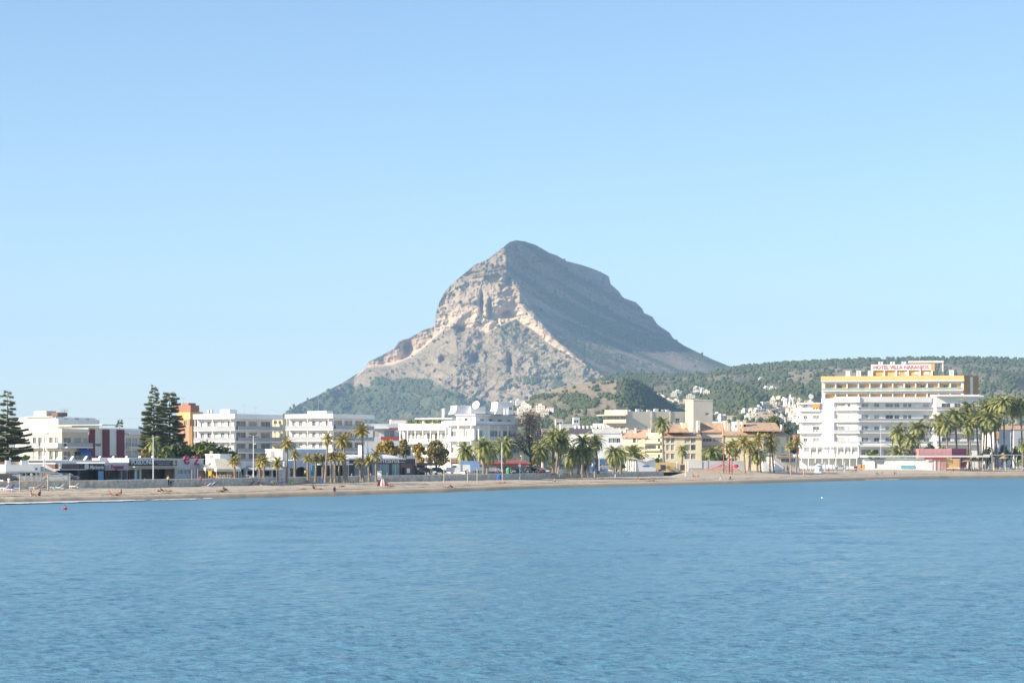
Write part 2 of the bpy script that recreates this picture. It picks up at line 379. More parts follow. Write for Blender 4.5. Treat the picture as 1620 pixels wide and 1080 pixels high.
hc = Terrain('hill', 880, 1800, CCREST, 727, hillC_d, 900, 240, M_HILL, hillC_a, 900)
BCREST = [(560, 700), (640, 684), (700, 678), (760, 662), (800, 648), (830, 636), (860, 621), (890, 611), (930, 604), (970, 601), (990, 601), (1010, 606), (1030, 617), (1050, 634), (1080, 650), (1130, 668), (1220, 690), (1300, 708)]
def hillB_d(PX, PY, CR, T):
    D = 1700 + 1000 * T ** 1.1 + np.where(PX > 975, (PX - 975) * 3.6, (975 - PX) * .5)
    x = (PX - 810) * .75; z = (HY - PY) * .75
    D = D - 70 * fbm(x / 110, z / 90, o=4, s=100, ridged=True) - 8 * fbm(x / 12, z / 12, o=4, s=104)
    return D
def hillB_a(PX, PY, CR, T, P):
    x = P[..., 0]; z = P[..., 2]; n = fbm(x / 70, z / 40, o=5, s=110)
    veg = .36 + .7 * n + .5 * np.clip((PX - 985) / 15, 0, 1) + .35 * np.clip((PY - 655) / 15, 0, 1)
    return {'rock': np.clip(.3 + n, 0, .7), 'warm': n * 0, 'veg': np.clip(veg, 0, 1)}
hb = Terrain('low_hill', 560, 1300, BCREST, 728, hillB_d, 700, 180, M_HILL, hillB_a, 500)

# woods: thousands of small uneven crowns standing on the slopes
def ico():
    bm = bmesh.new(); bmesh.ops.create_icosphere(bm, subdivisions=2, radius=1)
    V = np.array([v.co for v in bm.verts]); Fc = np.array([[v.index for v in f.verts] for f in bm.faces]); bm.free(); return V, Fc
IV, IF = ico()
def pine_mat():
    k = NT('pine wood foliage'); k.b.inputs['Roughness'].default_value = 0.9; k.b.inputs['Specular IOR Level'].default_value = 0.1
    n = k.noise(0.06, 3, 0.6); n2 = k.noise(0.9, 3, .7)
    c = k.mix(k.ramp(n, [(.35, (0, 0, 0)), (.65, (1, 1, 1))]), (0.095, 0.12, 0.052), (0.155, 0.165, 0.072))
    c = k.mix(k.ramp(n2, [(.4, (0, 0, 0)), (.6, (1, 1, 1))]), c, (0.055, 0.078, 0.034))
    k.l(c, k.b.inputs['Base Color']); return k.m
M_PINE = pine_mat()
def wood(name, T, n, dens, hr, label, seed):
    rng = np.random.default_rng(seed); Vs = []; Fs = []; c = 0; tries = 0
    while c < n and tries < n * 12:
        tries += 1
        j = rng.integers(0, T.P.shape[1]); i = rng.integers(1, T.P.shape[0])
        if not T.live[i, j]: continue
        px, py = T.PX[i, j], T.PY[i, j]
        if rng.random() > dens(px, py, T.cr[j], i, j): continue
        p = T.P[i, j]; h = rng.uniform(*hr); r = h * rng.uniform(.38, .62)
        V = IV * (1 + .34 * vn(IV[:, 0] * 1.9 + c, IV[:, 1] * 1.9, IV[:, 2] * 1.9, s=3))[:, None] * [r, r, h * .5]
        V = V + p + [rng.uniform(-2, 2), rng.uniform(-2, 2), h * .38]
        Vs.append(V); Fs.append(IF + 42 * c); c += 1
    o = poly_mesh(name, np.concatenate(Vs), np.concatenate(Fs), [M_PINE], smooth=False)
    tag(o, label, 'woodland', kind='stuff')
def nz(px, py, sc, s): return float(vn(np.array([px / sc]), np.array([py / (sc * .6)]), s=s)[0])
wood('pine_wood', mtn, 5600, lambda px, py, cr, i, j: (1.0 if (py > np.interp(px, [420, 500, 560, 640, 680, 720, 760, 820, 1000], [645, 630, 614, 597, 602, 615, 640, 652, 700]) + 9 * nz(px, py, 26, 3) and nz(px, py, 16, 5) + .5 * nz(px, py, 6, 7) > .0) else (.8 if abs(px - 850) < 45 and abs(py - 607) < 9 and nz(px, py, 14, 6) > -.1 else .012)) if py < 700 else 0, (6, 11), 'dense pine wood on the lower left flank of the mountain', 1)
wood('ridge_wood', hc, 9000, lambda px, py, cr, i, j: (1.0 if py - cr < 9 + 3 * nz(px, py, 30, 2) and px > 1130 else (1.0 if nz(px, py, 30, 12) + .5 * nz(px, py, 9, 13) > .33 else .12)) * (0.12 if 1200 < px < 1310 and py > 630 else 1) if py < 700 else 0, (3.6, 7.5), 'pine wood along the crest and gullies of the long hill', 2)
wood('hill_wood', hb, 4200, lambda px, py, cr, i, j: (1.0 if (984 + (py - 605) * .1 < px < 1075 and nz(px, py, 20, 14) > -.55) else (.9 if nz(px, py, 26, 15) + .4 * nz(px, py, 8, 16) > .30 and py > 625 else .03)) if py < 695 else 0, (2.6, 5), 'dark pine wood on the right shoulder of the brown low hill', 3)
# ================================================================ town builders
WHITE = mat('white render', (0.86, 0.85, 0.83), 0.75, 0.06, 0.3)
OFFW = mat('off white render', (0.77, 0.75, 0.71), 0.8, 0.08, 0.3)
CREAM = mat('cream render', (0.66, 0.59, 0.48), 0.8, 0.08, 0.3)
BEIGE = mat('beige render', (0.64, 0.58, 0.49), 0.85, 0.08, 0.2)
YEL = mat('pale yellow render', (0.82, 0.71, 0.47), 0.8, 0.08, 0.3)
YEL2 = mat('yellow render', (0.72, 0.52, 0.24), 0.8, 0.08, 0.3)
ORNG = mat('orange render', (0.74, 0.46, 0.20), 0.8, 0.08, 0.3)
TERRA = mat('red brown render', (0.42, 0.19, 0.13), 0.8, 0.1, 0.3)
MAROON = mat('maroon cladding', (0.17, 0.035, 0.055), 0.6, 0.1, 0.5)
GREYW = mat('grey painted wall', (0.60, 0.60, 0.63), 0.8, 0.08, 0.3)
DARK = mat('dark fascia', (0.085, 0.07, 0.08), 0.6, 0.2, 0.5)
DKIN = mat('shaded interior', (0.16, 0.145, 0.14), 0.9, 0.4, 0.8)  # dark colour stands in for indoor shade
BROWN = mat('brown fascia', (0.19, 0.115, 0.10), 0.7, 0.2, 0.5)
METAL = mat('galvanised metal', (0.45, 0.46, 0.47), 0.5, 0.1, 1.0, metal=0.5)
STEELW = mat('white painted metal', (0.75, 0.76, 0.78), 0.4, 0.04, 1.0)
WOOD = mat('bleached wood', (0.55, 0.47, 0.36), 0.85, 0.2, 2.0)
CANV = mat('cream canvas', (0.74, 0.66, 0.52), 0.85, 0.1, 0.6)
CANVG = mat('grey canvas', (0.48, 0.47, 0.47), 0.85, 0.1, 0.6)
REDC = mat('red canvas', (0.42, 0.08, 0.07), 0.8, 0.12, 0.8)
PINK = mat('pink painted boards', (0.62, 0.30, 0.30), 0.8, 0.1, 0.8)
CRIM = mat('crimson wall', (0.40, 0.10, 0.14), 0.8, 0.1, 0.8)
BLUE = mat('blue paint', (0.05, 0.14, 0.42), 0.5, 0.1, 1.0)
TEAL = mat('turquoise panel', (0.16, 0.42, 0.48), 0.5, 0.12, 0.8)
PURP = mat('purple trim', (0.17, 0.12, 0.36), 0.6, 0.1, 0.8)
LBLUE = mat('pale blue paint', (0.40, 0.52, 0.66), 0.7, 0.1, 0.8)
BLIND = mat('closed blind', (0.50, 0.47, 0.43), 0.8, 0.08, 2.0)
STONE = mat('grey stone wall', (0.66, 0.57, 0.46), 0.9, 0.3, 1.2)
STONEO = mat('ochre stone wall', (0.46, 0.30, 0.17), 0.9, 0.35, 1.6)
SLATE = mat('dark slate roof', (0.10, 0.085, 0.10), 0.8, 0.2, 1.0)
CONC = mat('roof felt', (0.45, 0.44, 0.43), 0.9, 0.15, 0.5)
BLACK = mat('black rubber', (0.02, 0.02, 0.022), 0.7, 0.2, 2.0)
RAILG = mat('grey railing', (0.40, 0.42, 0.45), 0.5, 0.1, 1.0)
def glass_mat(name, c, r=0.12):
    k = NT(name); k.b.inputs['Roughness'].default_value = r; k.b.inputs['Specular IOR Level'].default_value = 0.6
    n = k.noise(0.5, 3); k.l(k.ramp(n, [(.35, tuple(v * .6 for v in c)), (.65, c)]), k.b.inputs['Base Color']); return k.m
GLD = glass_mat('dark window glass', (0.11, 0.12, 0.14)); GLM = glass_mat('curtained window glass', (0.36, 0.36, 0.36), .2); GLT = glass_mat('greenish shop glass', (0.17, 0.30, 0.33), .15)
def tile_mat():
    k = NT('clay roof tiles'); k.b.inputs['Roughness'].default_value = 0.85
    tc = k.n('ShaderNodeTexCoord'); w_ = k.n('ShaderNodeTexWave'); w_.inputs['Scale'].default_value = 1.6; w_.inputs['Distortion'].default_value = .3; k.l(tc.outputs['Object'], w_.inputs['Vector'])
    n = k.noise(0.9, 6, .7)
    c = k.ramp(n, [(.32, (0.38, 0.22, 0.14)), (.5, (0.56, 0.37, 0.24)), (.7, (0.68, 0.49, 0.34))])
    k.l(c, k.b.inputs['Base Color']); k.bump(w_.outputs['Fac'], .6, .08); return k.m
TILE = tile_mat()
GLS = [GLD, GLD, GLM, GLM, BLIND]

class Fr:
    """a vertical plane from P to Q (left to right seen from the sea); u along it, v outwards, z up"""
    def __init__(s, P, Q):
        s.P = Vector((P[0], P[1])); dl = Vector((Q[0] - P[0], Q[1] - P[1])); s.L = dl.length; s.e = dl / s.L; s.n = Vector((s.e.y, -s.e.x)); s.Q = Vector((Q[0], Q[1]))
    def pt(s, u, v, z):
        p = s.P + s.e * u + s.n * v; return (p.x, p.y, z)
    def u(s, px):
        t = (px - 810) / F; return (t * s.P.y - s.P.x) / (s.e.x - t * s.e.y)
    def z(s, py, px=None):
        uu = s.L / 2 if px is None else s.u(px)
        return Z(py, s.P.y + s.e.y * uu)
def ang(px, d, a, pxq):
    """frame starting at (px,d) running right and away by angle a, ending at column pxq"""
    P = Vector((X(px, d), d)); e = Vector((math.cos(a), math.sin(a))); t = (pxq - 810) / F
    L = (t * P.y - P.x) / (e.x - t * e.y); return Fr(P, P + e * L)
def corner(pxA, pxC, pxB, d, a=R(32)):
    """two walls meeting at the near corner C: left wall leans back by a, right wall is square to it"""
    C = Vector((X(pxC, d), d)); eL = Vector((-math.cos(a), math.sin(a))); eR = Vector((math.sin(a), math.cos(a)))
    def ln(e, px):
        t = (px - 810) / F; return (t * C.y - C.x) / (e.x - t * e.y)
    la = ln(eL, pxA); lb = ln(eR, pxB)
    return Fr(C + eL * la, C), Fr(C, C + eR * lb)
class MB:
    def __init__(s): s.v = []; s.f = []; s.m = []
    def quad(s, a, b, c, d, m=0):
        i = len(s.v); s.v += [a, b, c, d]; s.f.append((i, i + 1, i + 2, i + 3)); s.m.append(m)
    def tri(s, a, b, c, m=0):
        i = len(s.v); s.v += [a, b, c]; s.f.append((i, i + 1, i + 2)); s.m.append(m)
    def box(s, fr, u0, u1, v0, v1, z0, z1, m=0):
        p = lambda u, v, z: fr.pt(u, v, z)
        i = len(s.v); s.v += [p(u0, v1, z0), p(u1, v1, z0), p(u1, v0, z0), p(u0, v0, z0), p(u0, v1, z1), p(u1, v1, z1), p(u1, v0, z1), p(u0, v0, z1)]
        for q in ((0, 1, 5, 4), (1, 2, 6, 5), (2, 3, 7, 6), (3, 0, 4, 7), (4, 5, 6, 7), (3, 2, 1, 0)): s.f.append(tuple(i + k for k in q)); s.m.append(m)
    def prism(s, pts, z0, z1, m=0):
        n = len(pts); i = len(s.v)
        s.v += [(p[0], p[1], z0) for p in pts] + [(p[0], p[1], z1) for p in pts]
        for k in range(n): s.f.append((i + k, i + (k + 1) % n, i + n + (k + 1) % n, i + n + k)); s.m.append(m)
        s.f.append(tuple(i + n + k for k in range(n))); s.m.append(m); s.f.append(tuple(i + n - 1 - k for k in range(n))); s.m.append(m)
    def tube(s, a, b, r0, r1=None, n=6, m=0, cap=True):
        r1 = r0 if r1 is None else r1; a = Vector(a); b = Vector(b); d = (b - a).normalized()
        x = d.orthogonal().normalized(); y = d.cross(x); i = len(s.v)
        for c, r in ((a, r0), (b, r1)):
            for k in range(n): t = 2 * math.pi * k / n; s.v.append(tuple(c + x * (r * math.cos(t)) + y * (r * math.sin(t))))
        for k in range(n): s.f.append((i + k, i + (k + 1) % n, i + n + (k + 1) % n, i + n + k)); s.m.append(m)
        if cap:
            s.f.append(tuple(i + n + k for k in range(n))); s.m.append(m); s.f.append(tuple(i + n - 1 - k for k in range(n))); s.m.append(m)
    def cone(s, c, r, h, n=14, m=0, rag=0.0):
        i = len(s.v); s.v.append((c[0], c[1], c[2] + h))
        for k in range(n): t = 2 * math.pi * k / n; rr = r * (1 + random.uniform(-rag, rag)); s.v.append((c[0] + rr * math.cos(t), c[1] + rr * math.sin(t), c[2] - random.uniform(0, rag) * .8))
        for k in range(n): s.f.append((i, i + 1 + k, i + 1 + (k + 1) % n)); s.m.append(m)
        s.f.append(tuple(i + n - k for k in range(n))); s.m.append(m)
    def wall(s, fr, u0, u1, z0, z1, holes, dep=0.25, v=0.0, m=0, fast=False):
        """wall face with real openings: front quads around the holes, plus the reveals"""
        us = sorted({u0, u1} | {min(max(h[i], u0), u1) for h in holes for i in (0, 1)}); zs = sorted({z0, z1} | {min(max(h[i], z0), z1) for h in holes for i in (2, 3)})
        for a, b in zip(us, us[1:]):
            for c, d in zip(zs, zs[1:]):
                if b - a < 1e-4 or d - c < 1e-4: continue
                mu, mz = (a + b) / 2, (c + d) / 2
                if any(h[0] < mu < h[1] and h[2] < mz < h[3] for h in holes): continue
                s.quad(fr.pt(a, v, c), fr.pt(b, v, c), fr.pt(b, v, d), fr.pt(a, v, d), m)
        for h in holes:
            a, b, c, d = h[:4]; w_ = v - dep
            s.quad(fr.pt(a, v, c), fr.pt(a, w_, c), fr.pt(a, w_, d), fr.pt(a, v, d), m); s.quad(fr.pt(b, w_, c), fr.pt(b, v, c), fr.pt(b, v, d), fr.pt(b, w_, d), m)
            s.quad(fr.pt(a, v, c), fr.pt(b, v, c), fr.pt(b, w_, c), fr.pt(a, w_, c), m); s.quad(fr.pt(a, w_, d), fr.pt(b, w_, d), fr.pt(b, v, d), fr.pt(a, v, d), m)
    def build(s, name, mats, parent=None, smooth=False):
        if not isinstance(mats, (list, tuple)): mats = [mats]
        me = bpy.data.meshes.new(name); me.from_pydata([tuple(p) for p in s.v], [], s.f)
        for m in mats: me.materials.append(m)
        me.polygons.foreach_set('material_index', s.m)
        if smooth: me.polygons.foreach_set('use_smooth', [True] * len(s.f))
        o = bpy.data.objects.new(name, me); COL.objects.link(o)
        if parent is not None:
            o.parent = parent; o.matrix_parent_inverse = Matrix.Identity(4)
            o.location = -Vector(parent['_w']) if '_w' in parent.keys() else (0, 0, 0)
        return o
def root(name, x, y, z, label, cat, group=None):
    """things whose parts are modelled in place: the Empty stands at the base, parts are offset back"""
    o = empty(name, (x, y, z)); o['_w'] = (x, y, z); tag(o, label, cat, group); return o
def sub(mb, name, mats, parent, top):
    """sub-part: parent is a part of top and shares its origin"""
    o = mb.build(name, mats); o.parent = parent; return o
def window(rt, fr, h, gl=None, frame=STEELW, dep=0.2, mull=1, v=0.0):
    a, b, c, d = h[:4]; t = 0.07; m = MB(); w_ = v - dep
    for (x0, x1, y0, y1) in ((a, a + t, c, d), (b - t, b, c, d), (a + t, b - t, c, c + t), (a + t, b - t, d - t, d)): m.box(fr, x0, x1, w_ - .03, w_ + .05, y0, y1)
    for k in range(mull): x = a + (b - a) * (k + 1) / (mull + 1); m.box(fr, x - t / 2, x + t / 2, w_ - .028, w_ + .045, c + t, d - t)
    o = m.build('window', frame, rt); g = MB(); g.box(fr, a + t, b - t, w_ - .02, w_ + .01, c + t, d - t)
    sub(g, 'pane', gl or random.choice(GLS), o, rt); return o
def rail(m, fr, u0, u1, v, z, kind='bars', h=1.0):
    if kind == 'solid': m.box(fr, u0, u1, v - .12, v, z, z + h); return
    if kind == 'glass': m.box(fr, u0, u1, v - .04, v, z + .05, z + h - .06)
    m.box(fr, u0, u1, v - .06, v + .02, z + h - .06, z + h)
    if kind == 'bars':
        n = max(2, int((u1 - u0) / .28))
        for k in range(n + 1): x = u0 + (u1 - u0 - .05) * k / n; m.box(fr, x, x + .05, v - .05, v, z, z + h - .06)
    if kind == 'block':
        n = max(2, int((u1 - u0) / 1.0))
        for k in range(n): x = u0 + (u1 - u0) * k / n; m.box(fr, x, x + .55, v - .1, v, z, z + h - .06)
def balcony(rt, fr, u0, u1, z, dep, kind='bars', slab=WHITE, rm=None, h=1.0, v=0.0, th=.28, side=True, stuff=True):
    m = MB(); m.box(fr, u0, u1, v + .003, v + dep, z - th, z); o = m.build('balcony', slab, rt)
    r = MB(); rail(r, fr, u0, u1, v + dep - .04, z, kind, h)
    if side:
        for uu in (u0, u1 - .06): r.box(fr, uu, uu + .06, v + .01, v + dep - .17, z + (0 if kind == 'solid' else h - .08), z + h - .003)
    sub(r, 'railing', rm or (slab if kind in ('solid', 'block') else RAILG), o, rt); return o
def body(rt, LF, RF, z0, z1, hL, hR, m_=WHITE, roofm=CONC, dep=.25, name='wall'):
    """closed block behind two visible walls"""
    A, C, B = LF.P, LF.Q, RF.Q; Dp = A + (B - C); m = MB()
    m.wall(LF, 0, LF.L, z0, z1, hL, dep); m.wall(RF, 0, RF.L, z0, z1, hR, dep)
    m.quad((B.x, B.y, z0), (Dp.x, Dp.y, z0), (Dp.x, Dp.y, z1), (B.x, B.y, z1)); m.quad((Dp.x, Dp.y, z0), (A.x, A.y, z0), (A.x, A.y, z1), (Dp.x, Dp.y, z1))
    o = m.build(name, m_, rt)
    r = MB(); r.quad(*[(p.x, p.y, z1 - .02) for p in (A, C, B, Dp)]); r.build('roof', roofm, rt)
    # dark sheets behind the openings, indoor shade put into their colour
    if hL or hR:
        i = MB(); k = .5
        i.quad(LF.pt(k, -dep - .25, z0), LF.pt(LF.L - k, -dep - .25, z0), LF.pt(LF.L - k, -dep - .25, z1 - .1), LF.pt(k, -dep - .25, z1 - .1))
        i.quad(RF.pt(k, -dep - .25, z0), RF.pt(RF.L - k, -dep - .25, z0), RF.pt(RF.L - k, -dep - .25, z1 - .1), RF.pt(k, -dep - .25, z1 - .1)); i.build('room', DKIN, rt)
    return o
def parapet(rt, LF, RF, z, h, out=.0, m_=WHITE, th=.25, name='parapet'):
    A, C, B = LF.P, LF.Q, RF.Q
    m = MB(); m.box(LF, -out, LF.L + out, out - th, out, z, z + h); m.box(RF, th - out - .002, RF.L + out, out - th, out, z, z + h - .003)
    return m.build(name, m_, rt)
def grid(u0, u1, n, w_, z0s, h, sill=0.0, off=0.0):
    """n openings of width w_ spread over u0..u1 on every floor level in z0s"""
    out = []
    for z in z0s:
        for k in range(n):
            c = u0 + (u1 - u0) * (k + .5) / n + off; out.append((c - w_ / 2, c + w_ / 2, z + sill, z + sill + h))
    return out
def wins(rt, fr, hs, gls=None, **k):
    for h in hs: window(rt, fr, h, gl=random.choice(gls) if gls else None, **k)
def text(s_, size, fr, u, z, m_, name='lettering', v=.05, ext=.04, width=None, rt=None, shear=0.0, bold=0.0):
    c = bpy.data.curves.new(name, 'FONT'); c.body = s_; c.size = size; c.extrude = ext; c.shear = shear; c.offset = bold; c.resolution_u = 3
    t = bpy.data.objects.new(name, c); COL.objects.link(t); bpy.context.view_layer.update()
    me = bpy.data.meshes.new_from_object(t.evaluated_get(bpy.context.evaluated_depsgraph_get())); bpy.data.objects.remove(t)
    xs = [q.co.x for q in me.vertices]; x0, x1 = min(xs), max(xs); sc = (width / (x1 - x0)) if width else 1
    for q in me.vertices:
        p = fr.pt(u + (q.co.x - x0) * sc, v + q.co.z, z + q.co.y); q.co = p
    me.materials.clear(); me.materials.append(m_)
    o = bpy.data.objects.new(name, me); COL.objects.link(o)
    if rt is not None: o.parent = rt; o.location = -Vector(rt['_w'])
    return o
def chimney(rt, fr, u, v, z, h, m_=WHITE, w_=.5, name='chimney'):
    m = MB(); m.box(fr, u, u + w_, v, v + w_, z, z + h); m.box(fr, u - .08, u + w_ + .08, v - .08, v + w_ + .08, z + h, z + h + .12); return m.build(name, m_, rt)
def antenna(rt, x, y, z, h):
    m = MB(); m.tube((x, y, z), (x, y, z + h), .05, .035)
    for k, L in ((.97, .9), (.88, .7), (.80, .5)): m.tube((x - L, y, z + h * k), (x + L, y, z + h * k), .025, n=4)
    return m.build('antenna', METAL, rt)

# ================================================================ promenade wall
def seawall():
    m = MB(); rt = root('sea_wall', X(300, 365), 365, 1.4, 'long low grey stone wall dividing beach from promenade', 'wall')
    pxs = [p[0] for p in PROM]
    cap = MB()
    for a, b in zip(pxs, pxs[1:]):
        if a >= 1050: continue
        fr = Fr((X(a, prom_d(a)), prom_d(a)), (X(b, prom_d(b)), prom_d(b)))
        hi = 2.85 if b <= 1060 else 2.62
        m.box(fr, 0, fr.L - .001, -.45, 0, .4, hi - .12); cap.box(fr, 0, fr.L - .001, -.55, .08, hi - .117, hi)
    m.build('stone_face', STONE, rt); cap.build('coping', OFFW, rt)
seawall()

# ================================================================ vegetation builders
def leafmat(name, a, b, sc=2.0):
    k = NT(name); k.b.inputs['Roughness'].default_value = 0.6; k.b.inputs['Specular IOR Level'].default_value = 0.25
    n = k.noise(sc, 4, .7); k.l(k.ramp(n, [(.35, a), (.65, b)]), k.b.inputs['Base Color'])
    k.b.inputs['Transmission Weight'].default_value = 0.0; return k.m
PALM_Y = leafmat('yellowish palm leaf', (0.24, 0.21, 0.06), (0.50, 0.42, 0.13), 1.2)  # yellow tint is the species' own leaf colour
PALM_G = leafmat('green palm leaf', (0.16, 0.19, 0.06), (0.42, 0.42, 0.15), 1.2)
TRUNKM = mat('palm trunk bark', (0.30, 0.245, 0.20), 0.95, 0.35, 3.0)
BARK = mat('bark', (0.12, 0.09, 0.07), 0.95, 0.3, 2.0)
DEAD = leafmat('dry brown palm leaf', (0.20, 0.14, 0.08), (0.36, 0.27, 0.16), 1.2)
def frond(V, Fc, az, el, L, rng, wl=.5, npair=17, droop=1.3, tw=.10):
    ca, sa = math.cos(az), math.sin(az); p = np.array([0., 0., 0.]); pts = [p.copy()]; e = el; n = npair
    for i in range(n):
        st = L / n; p = p + st * np.array([ca * math.cos(e), sa * math.cos(e), math.sin(e)]); pts.append(p.copy()); e -= droop / n * (0.5 + 1.2 * i / n)
    side = np.array([-sa, ca, 0.])
    for i in range(2, n + 1):
        t = i / n; l = wl * (math.sin(math.pi * min(1, t * .82 + .14))) + .06; d = pts[i] - pts[i - 1]; d = d / np.linalg.norm(d)
        for sgn in (-1, 1):
            tip = pts[i] + side * sgn * l * .80 + d * l * .55 + np.array([0, 0, -.38 * l + rng.uniform(-.06, .1)])
            b = len(V); V += [pts[i] - d * tw, pts[i] + d * tw, tip]; Fc.append((b, b + 1, b + 2))
    up = np.array([0, 0, .035])
    for i in range(n):
        w0 = .05 * (1 - i / n) + .015; b = len(V); V += [pts[i] - side * w0, pts[i] + side * w0, pts[i + 1] + side * w0 * .9, pts[i + 1] - side * w0 * .9]; Fc.append((b, b + 1, b + 2)); Fc.append((b, b + 2, b + 3))
def crown_mesh(name, nf, L, mats, seed, emin=-.75, emax=1.35, droop=1.3, wl=.5):
    rng = random.Random(seed); V = []; Fc = []
    for i in range(nf):
        t = (i + .5) / nf; el = emax + (emin - emax) * t ** .85; frond(V, Fc, i * 2.39996 + rng.uniform(-.2, .2), el + rng.uniform(-.12, .12), L * rng.uniform(.82, 1.08), rng, wl * rng.uniform(.85, 1.1), droop=droop * rng.uniform(.75, 1.25))
    nlive = len(Fc); skirt(V, Fc, rng, L, rng.randrange(4, 14))
    me = bpy.data.meshes.new(name); me.from_pydata([tuple(v) for v in V], [], Fc); me.materials.append(mats); me.materials.append(DEAD); me.polygons.foreach_set('material_index', [0] * nlive + [1] * (len(Fc) - nlive)); return me
def skirt(V, Fc, rng, L, n=9):
    for i in range(n): frond(V, Fc, rng.uniform(0, 6.28), rng.uniform(-1.35, -.9), L * rng.uniform(.35, .6), rng, .3, npair=9, droop=.4)
def trunk_mesh(name, r0, r1, seed, bulb=1.5):
    """unit height palm trunk, ringed, swelling below the crown"""
    rng = random.Random(seed); m = MB(); n = 9; prev = None; rings = []
    for i in range(19):
        t = i / 18; r = r0 + (r1 - r0) * t; r *= 1 + (.10 if i % 2 else -.04); r *= 1 + .45 * max(0, 1 - t * 9) ; r *= 1 + (bulb - 1) * max(0, (t - .84) / .16) ** 1.5
        rings.append([(r * math.cos(2 * math.pi * k / n), r * math.sin(2 * math.pi * k / n), t) for k in range(n)])
    m.v = [p for rr in rings for p in rr]
    for i in range(18):
        for k in range(n): m.f.append((i * n + k, i * n + (k + 1) % n, (i + 1) * n + (k + 1) % n, (i + 1) * n + k)); m.m.append(0)
    me = bpy.data.meshes.new(name); me.from_pydata(m.v, [], m.f); me.materials.append(TRUNKM); me.polygons.foreach_set('use_smooth', [True] * len(m.f)); return me
CROWNS = {'y': [crown_mesh('crown', 34, 2.3, PALM_Y, 10 + i, -.55, 1.4, 1.1, .50) for i in range(4)],
          'g': [crown_mesh('crown', 58, 3.1, PALM_G, 20 + i, -.8, 1.35, 1.5, .60) for i in range(4)]}
TRUNKS = {'y': [trunk_mesh('trunk', .24, .17, i, 1.7) for i in range(2)], 'g': [trunk_mesh('trunk', .33, .27, 5 + i, 1.5) for i in range(2)]}
def palm(px, ytop, ybase, d, rpx, kind, label, group, lean=0.0, zb=None, pxtop=None, tw=1.0, shag=1.0):
    """palm standing at column px; its crown centre is found from the crown's top row and radius"""
    z0 = zb if zb is not None else Z(ybase, d); r = rpx / F * d; L0 = 2.3 if kind == 'y' else 3.1
    s = r / (L0 * .80); zt = Z(ytop, d) - r * .80; x = X(px, d)
    rt = empty('palm_tree', (x, d, z0)); tag(rt, label, 'palm tree', group); rt.rotation_euler = (random.gauss(0, .015), random.gauss(0, .03), 0)
    dx = 0 if pxtop is None else X(pxtop, d) - x
    t = bpy.data.objects.new('trunk', random.choice(TRUNKS[kind])); COL.objects.link(t); t.parent = rt; h = zt - z0
    t.scale = (tw, tw, 1); 
    mtx = Matrix(((tw, 0, dx, 0), (0, tw, 0, 0), (0, 0, h, 0), (0, 0, 0, 1))); t.matrix_local = Matrix.Identity(4); t.scale = (1, 1, 1)
    if abs(dx) > .2:
        me = t.data.copy(); me.transform(mtx); t.data = me
    else: t.scale = (tw, tw, h)
    c = bpy.data.objects.new('crown', random.choice(CROWNS[kind])); COL.objects.link(c); c.parent = rt; c.location = (dx, 0, h - .05); sv = random.uniform(.9, 1.12); c.scale = (s * sv, s * sv, s * random.uniform(.85, 1.2)); c.rotation_euler = (0, 0, random.uniform(0, 6.28))
    return rt
def blob_tree(name, px, ytop, ybase, d, rpx, lm, label, cat, n=1500, group=None, leaf=.28, squash=None, trunk=True, clumps=14, seed=0, low=.25, tm=None, base=None):
    """broadleaf crown: leaf cards gathered in uneven clumps round real limbs"""
    rng = random.Random(seed + int(px)); z0 = GZ if base is None else base; zt = Z(ytop, d); zl = z0 + (zt - z0) * low; r = rpx / F * d; x = X(px, d)
    H = zt - zl; cs = []
    for i in range(clumps):
        t = rng.random() ** .8; hh = zl + H * (.12 + .76 * t); rr = r * math.sqrt(max(0.05, 1 - (2 * t - .75) ** 2 * .8)) * rng.random() ** .45 * .82; a = rng.uniform(0, 6.28)
        cs.append((rr * math.cos(a), rr * math.sin(a) * .9, hh - z0, r * rng.uniform(.22, .40)))
    V = []; Fc = []
    for i in range(n):
        c = cs[rng.randrange(len(cs))]; v = Vector((rng.gauss(0, 1), rng.gauss(0, 1), rng.gauss(0, 1))).normalized() * (c[3] * rng.uniform(.55, 1.12)); v.z *= min(1, H / r / 1.6)
        p = Vector(c[:3]) + v; nn = Vector((rng.gauss(0, 1), rng.gauss(0, 1), rng.gauss(.4, 1))).normalized(); a = nn.orthogonal().normalized() * leaf * rng.uniform(.6, 1.3); b = nn.cross(a).normalized() * leaf * rng.uniform(.4, .9)
        k = len(V); V += [tuple(p - a - b), tuple(p + a - b * .6), tuple(p + a * .7 + b), tuple(p - a * .8 + b)]; Fc.append((k, k + 1, k + 2, k + 3))
    rt = empty(name, (x, d, z0)); tag(rt, label, cat, group)
    me = bpy.data.meshes.new('crown'); me.from_pydata(V, [], Fc); me.materials.append(lm); o = bpy.data.objects.new('crown', me); COL.objects.link(o); o.parent = rt
    m = MB(); fork = (0, 0, (zl - z0) * .9 + .2); m.tube((0, 0, -.1), fork, r * .07 + .1, r * .05 + .07, 8)
    for c in cs: m.tube(fork, c[:3], r * .03 + .04, .03, 5, cap=False)
    m.build('trunk', tm or BARK, rt); return rt
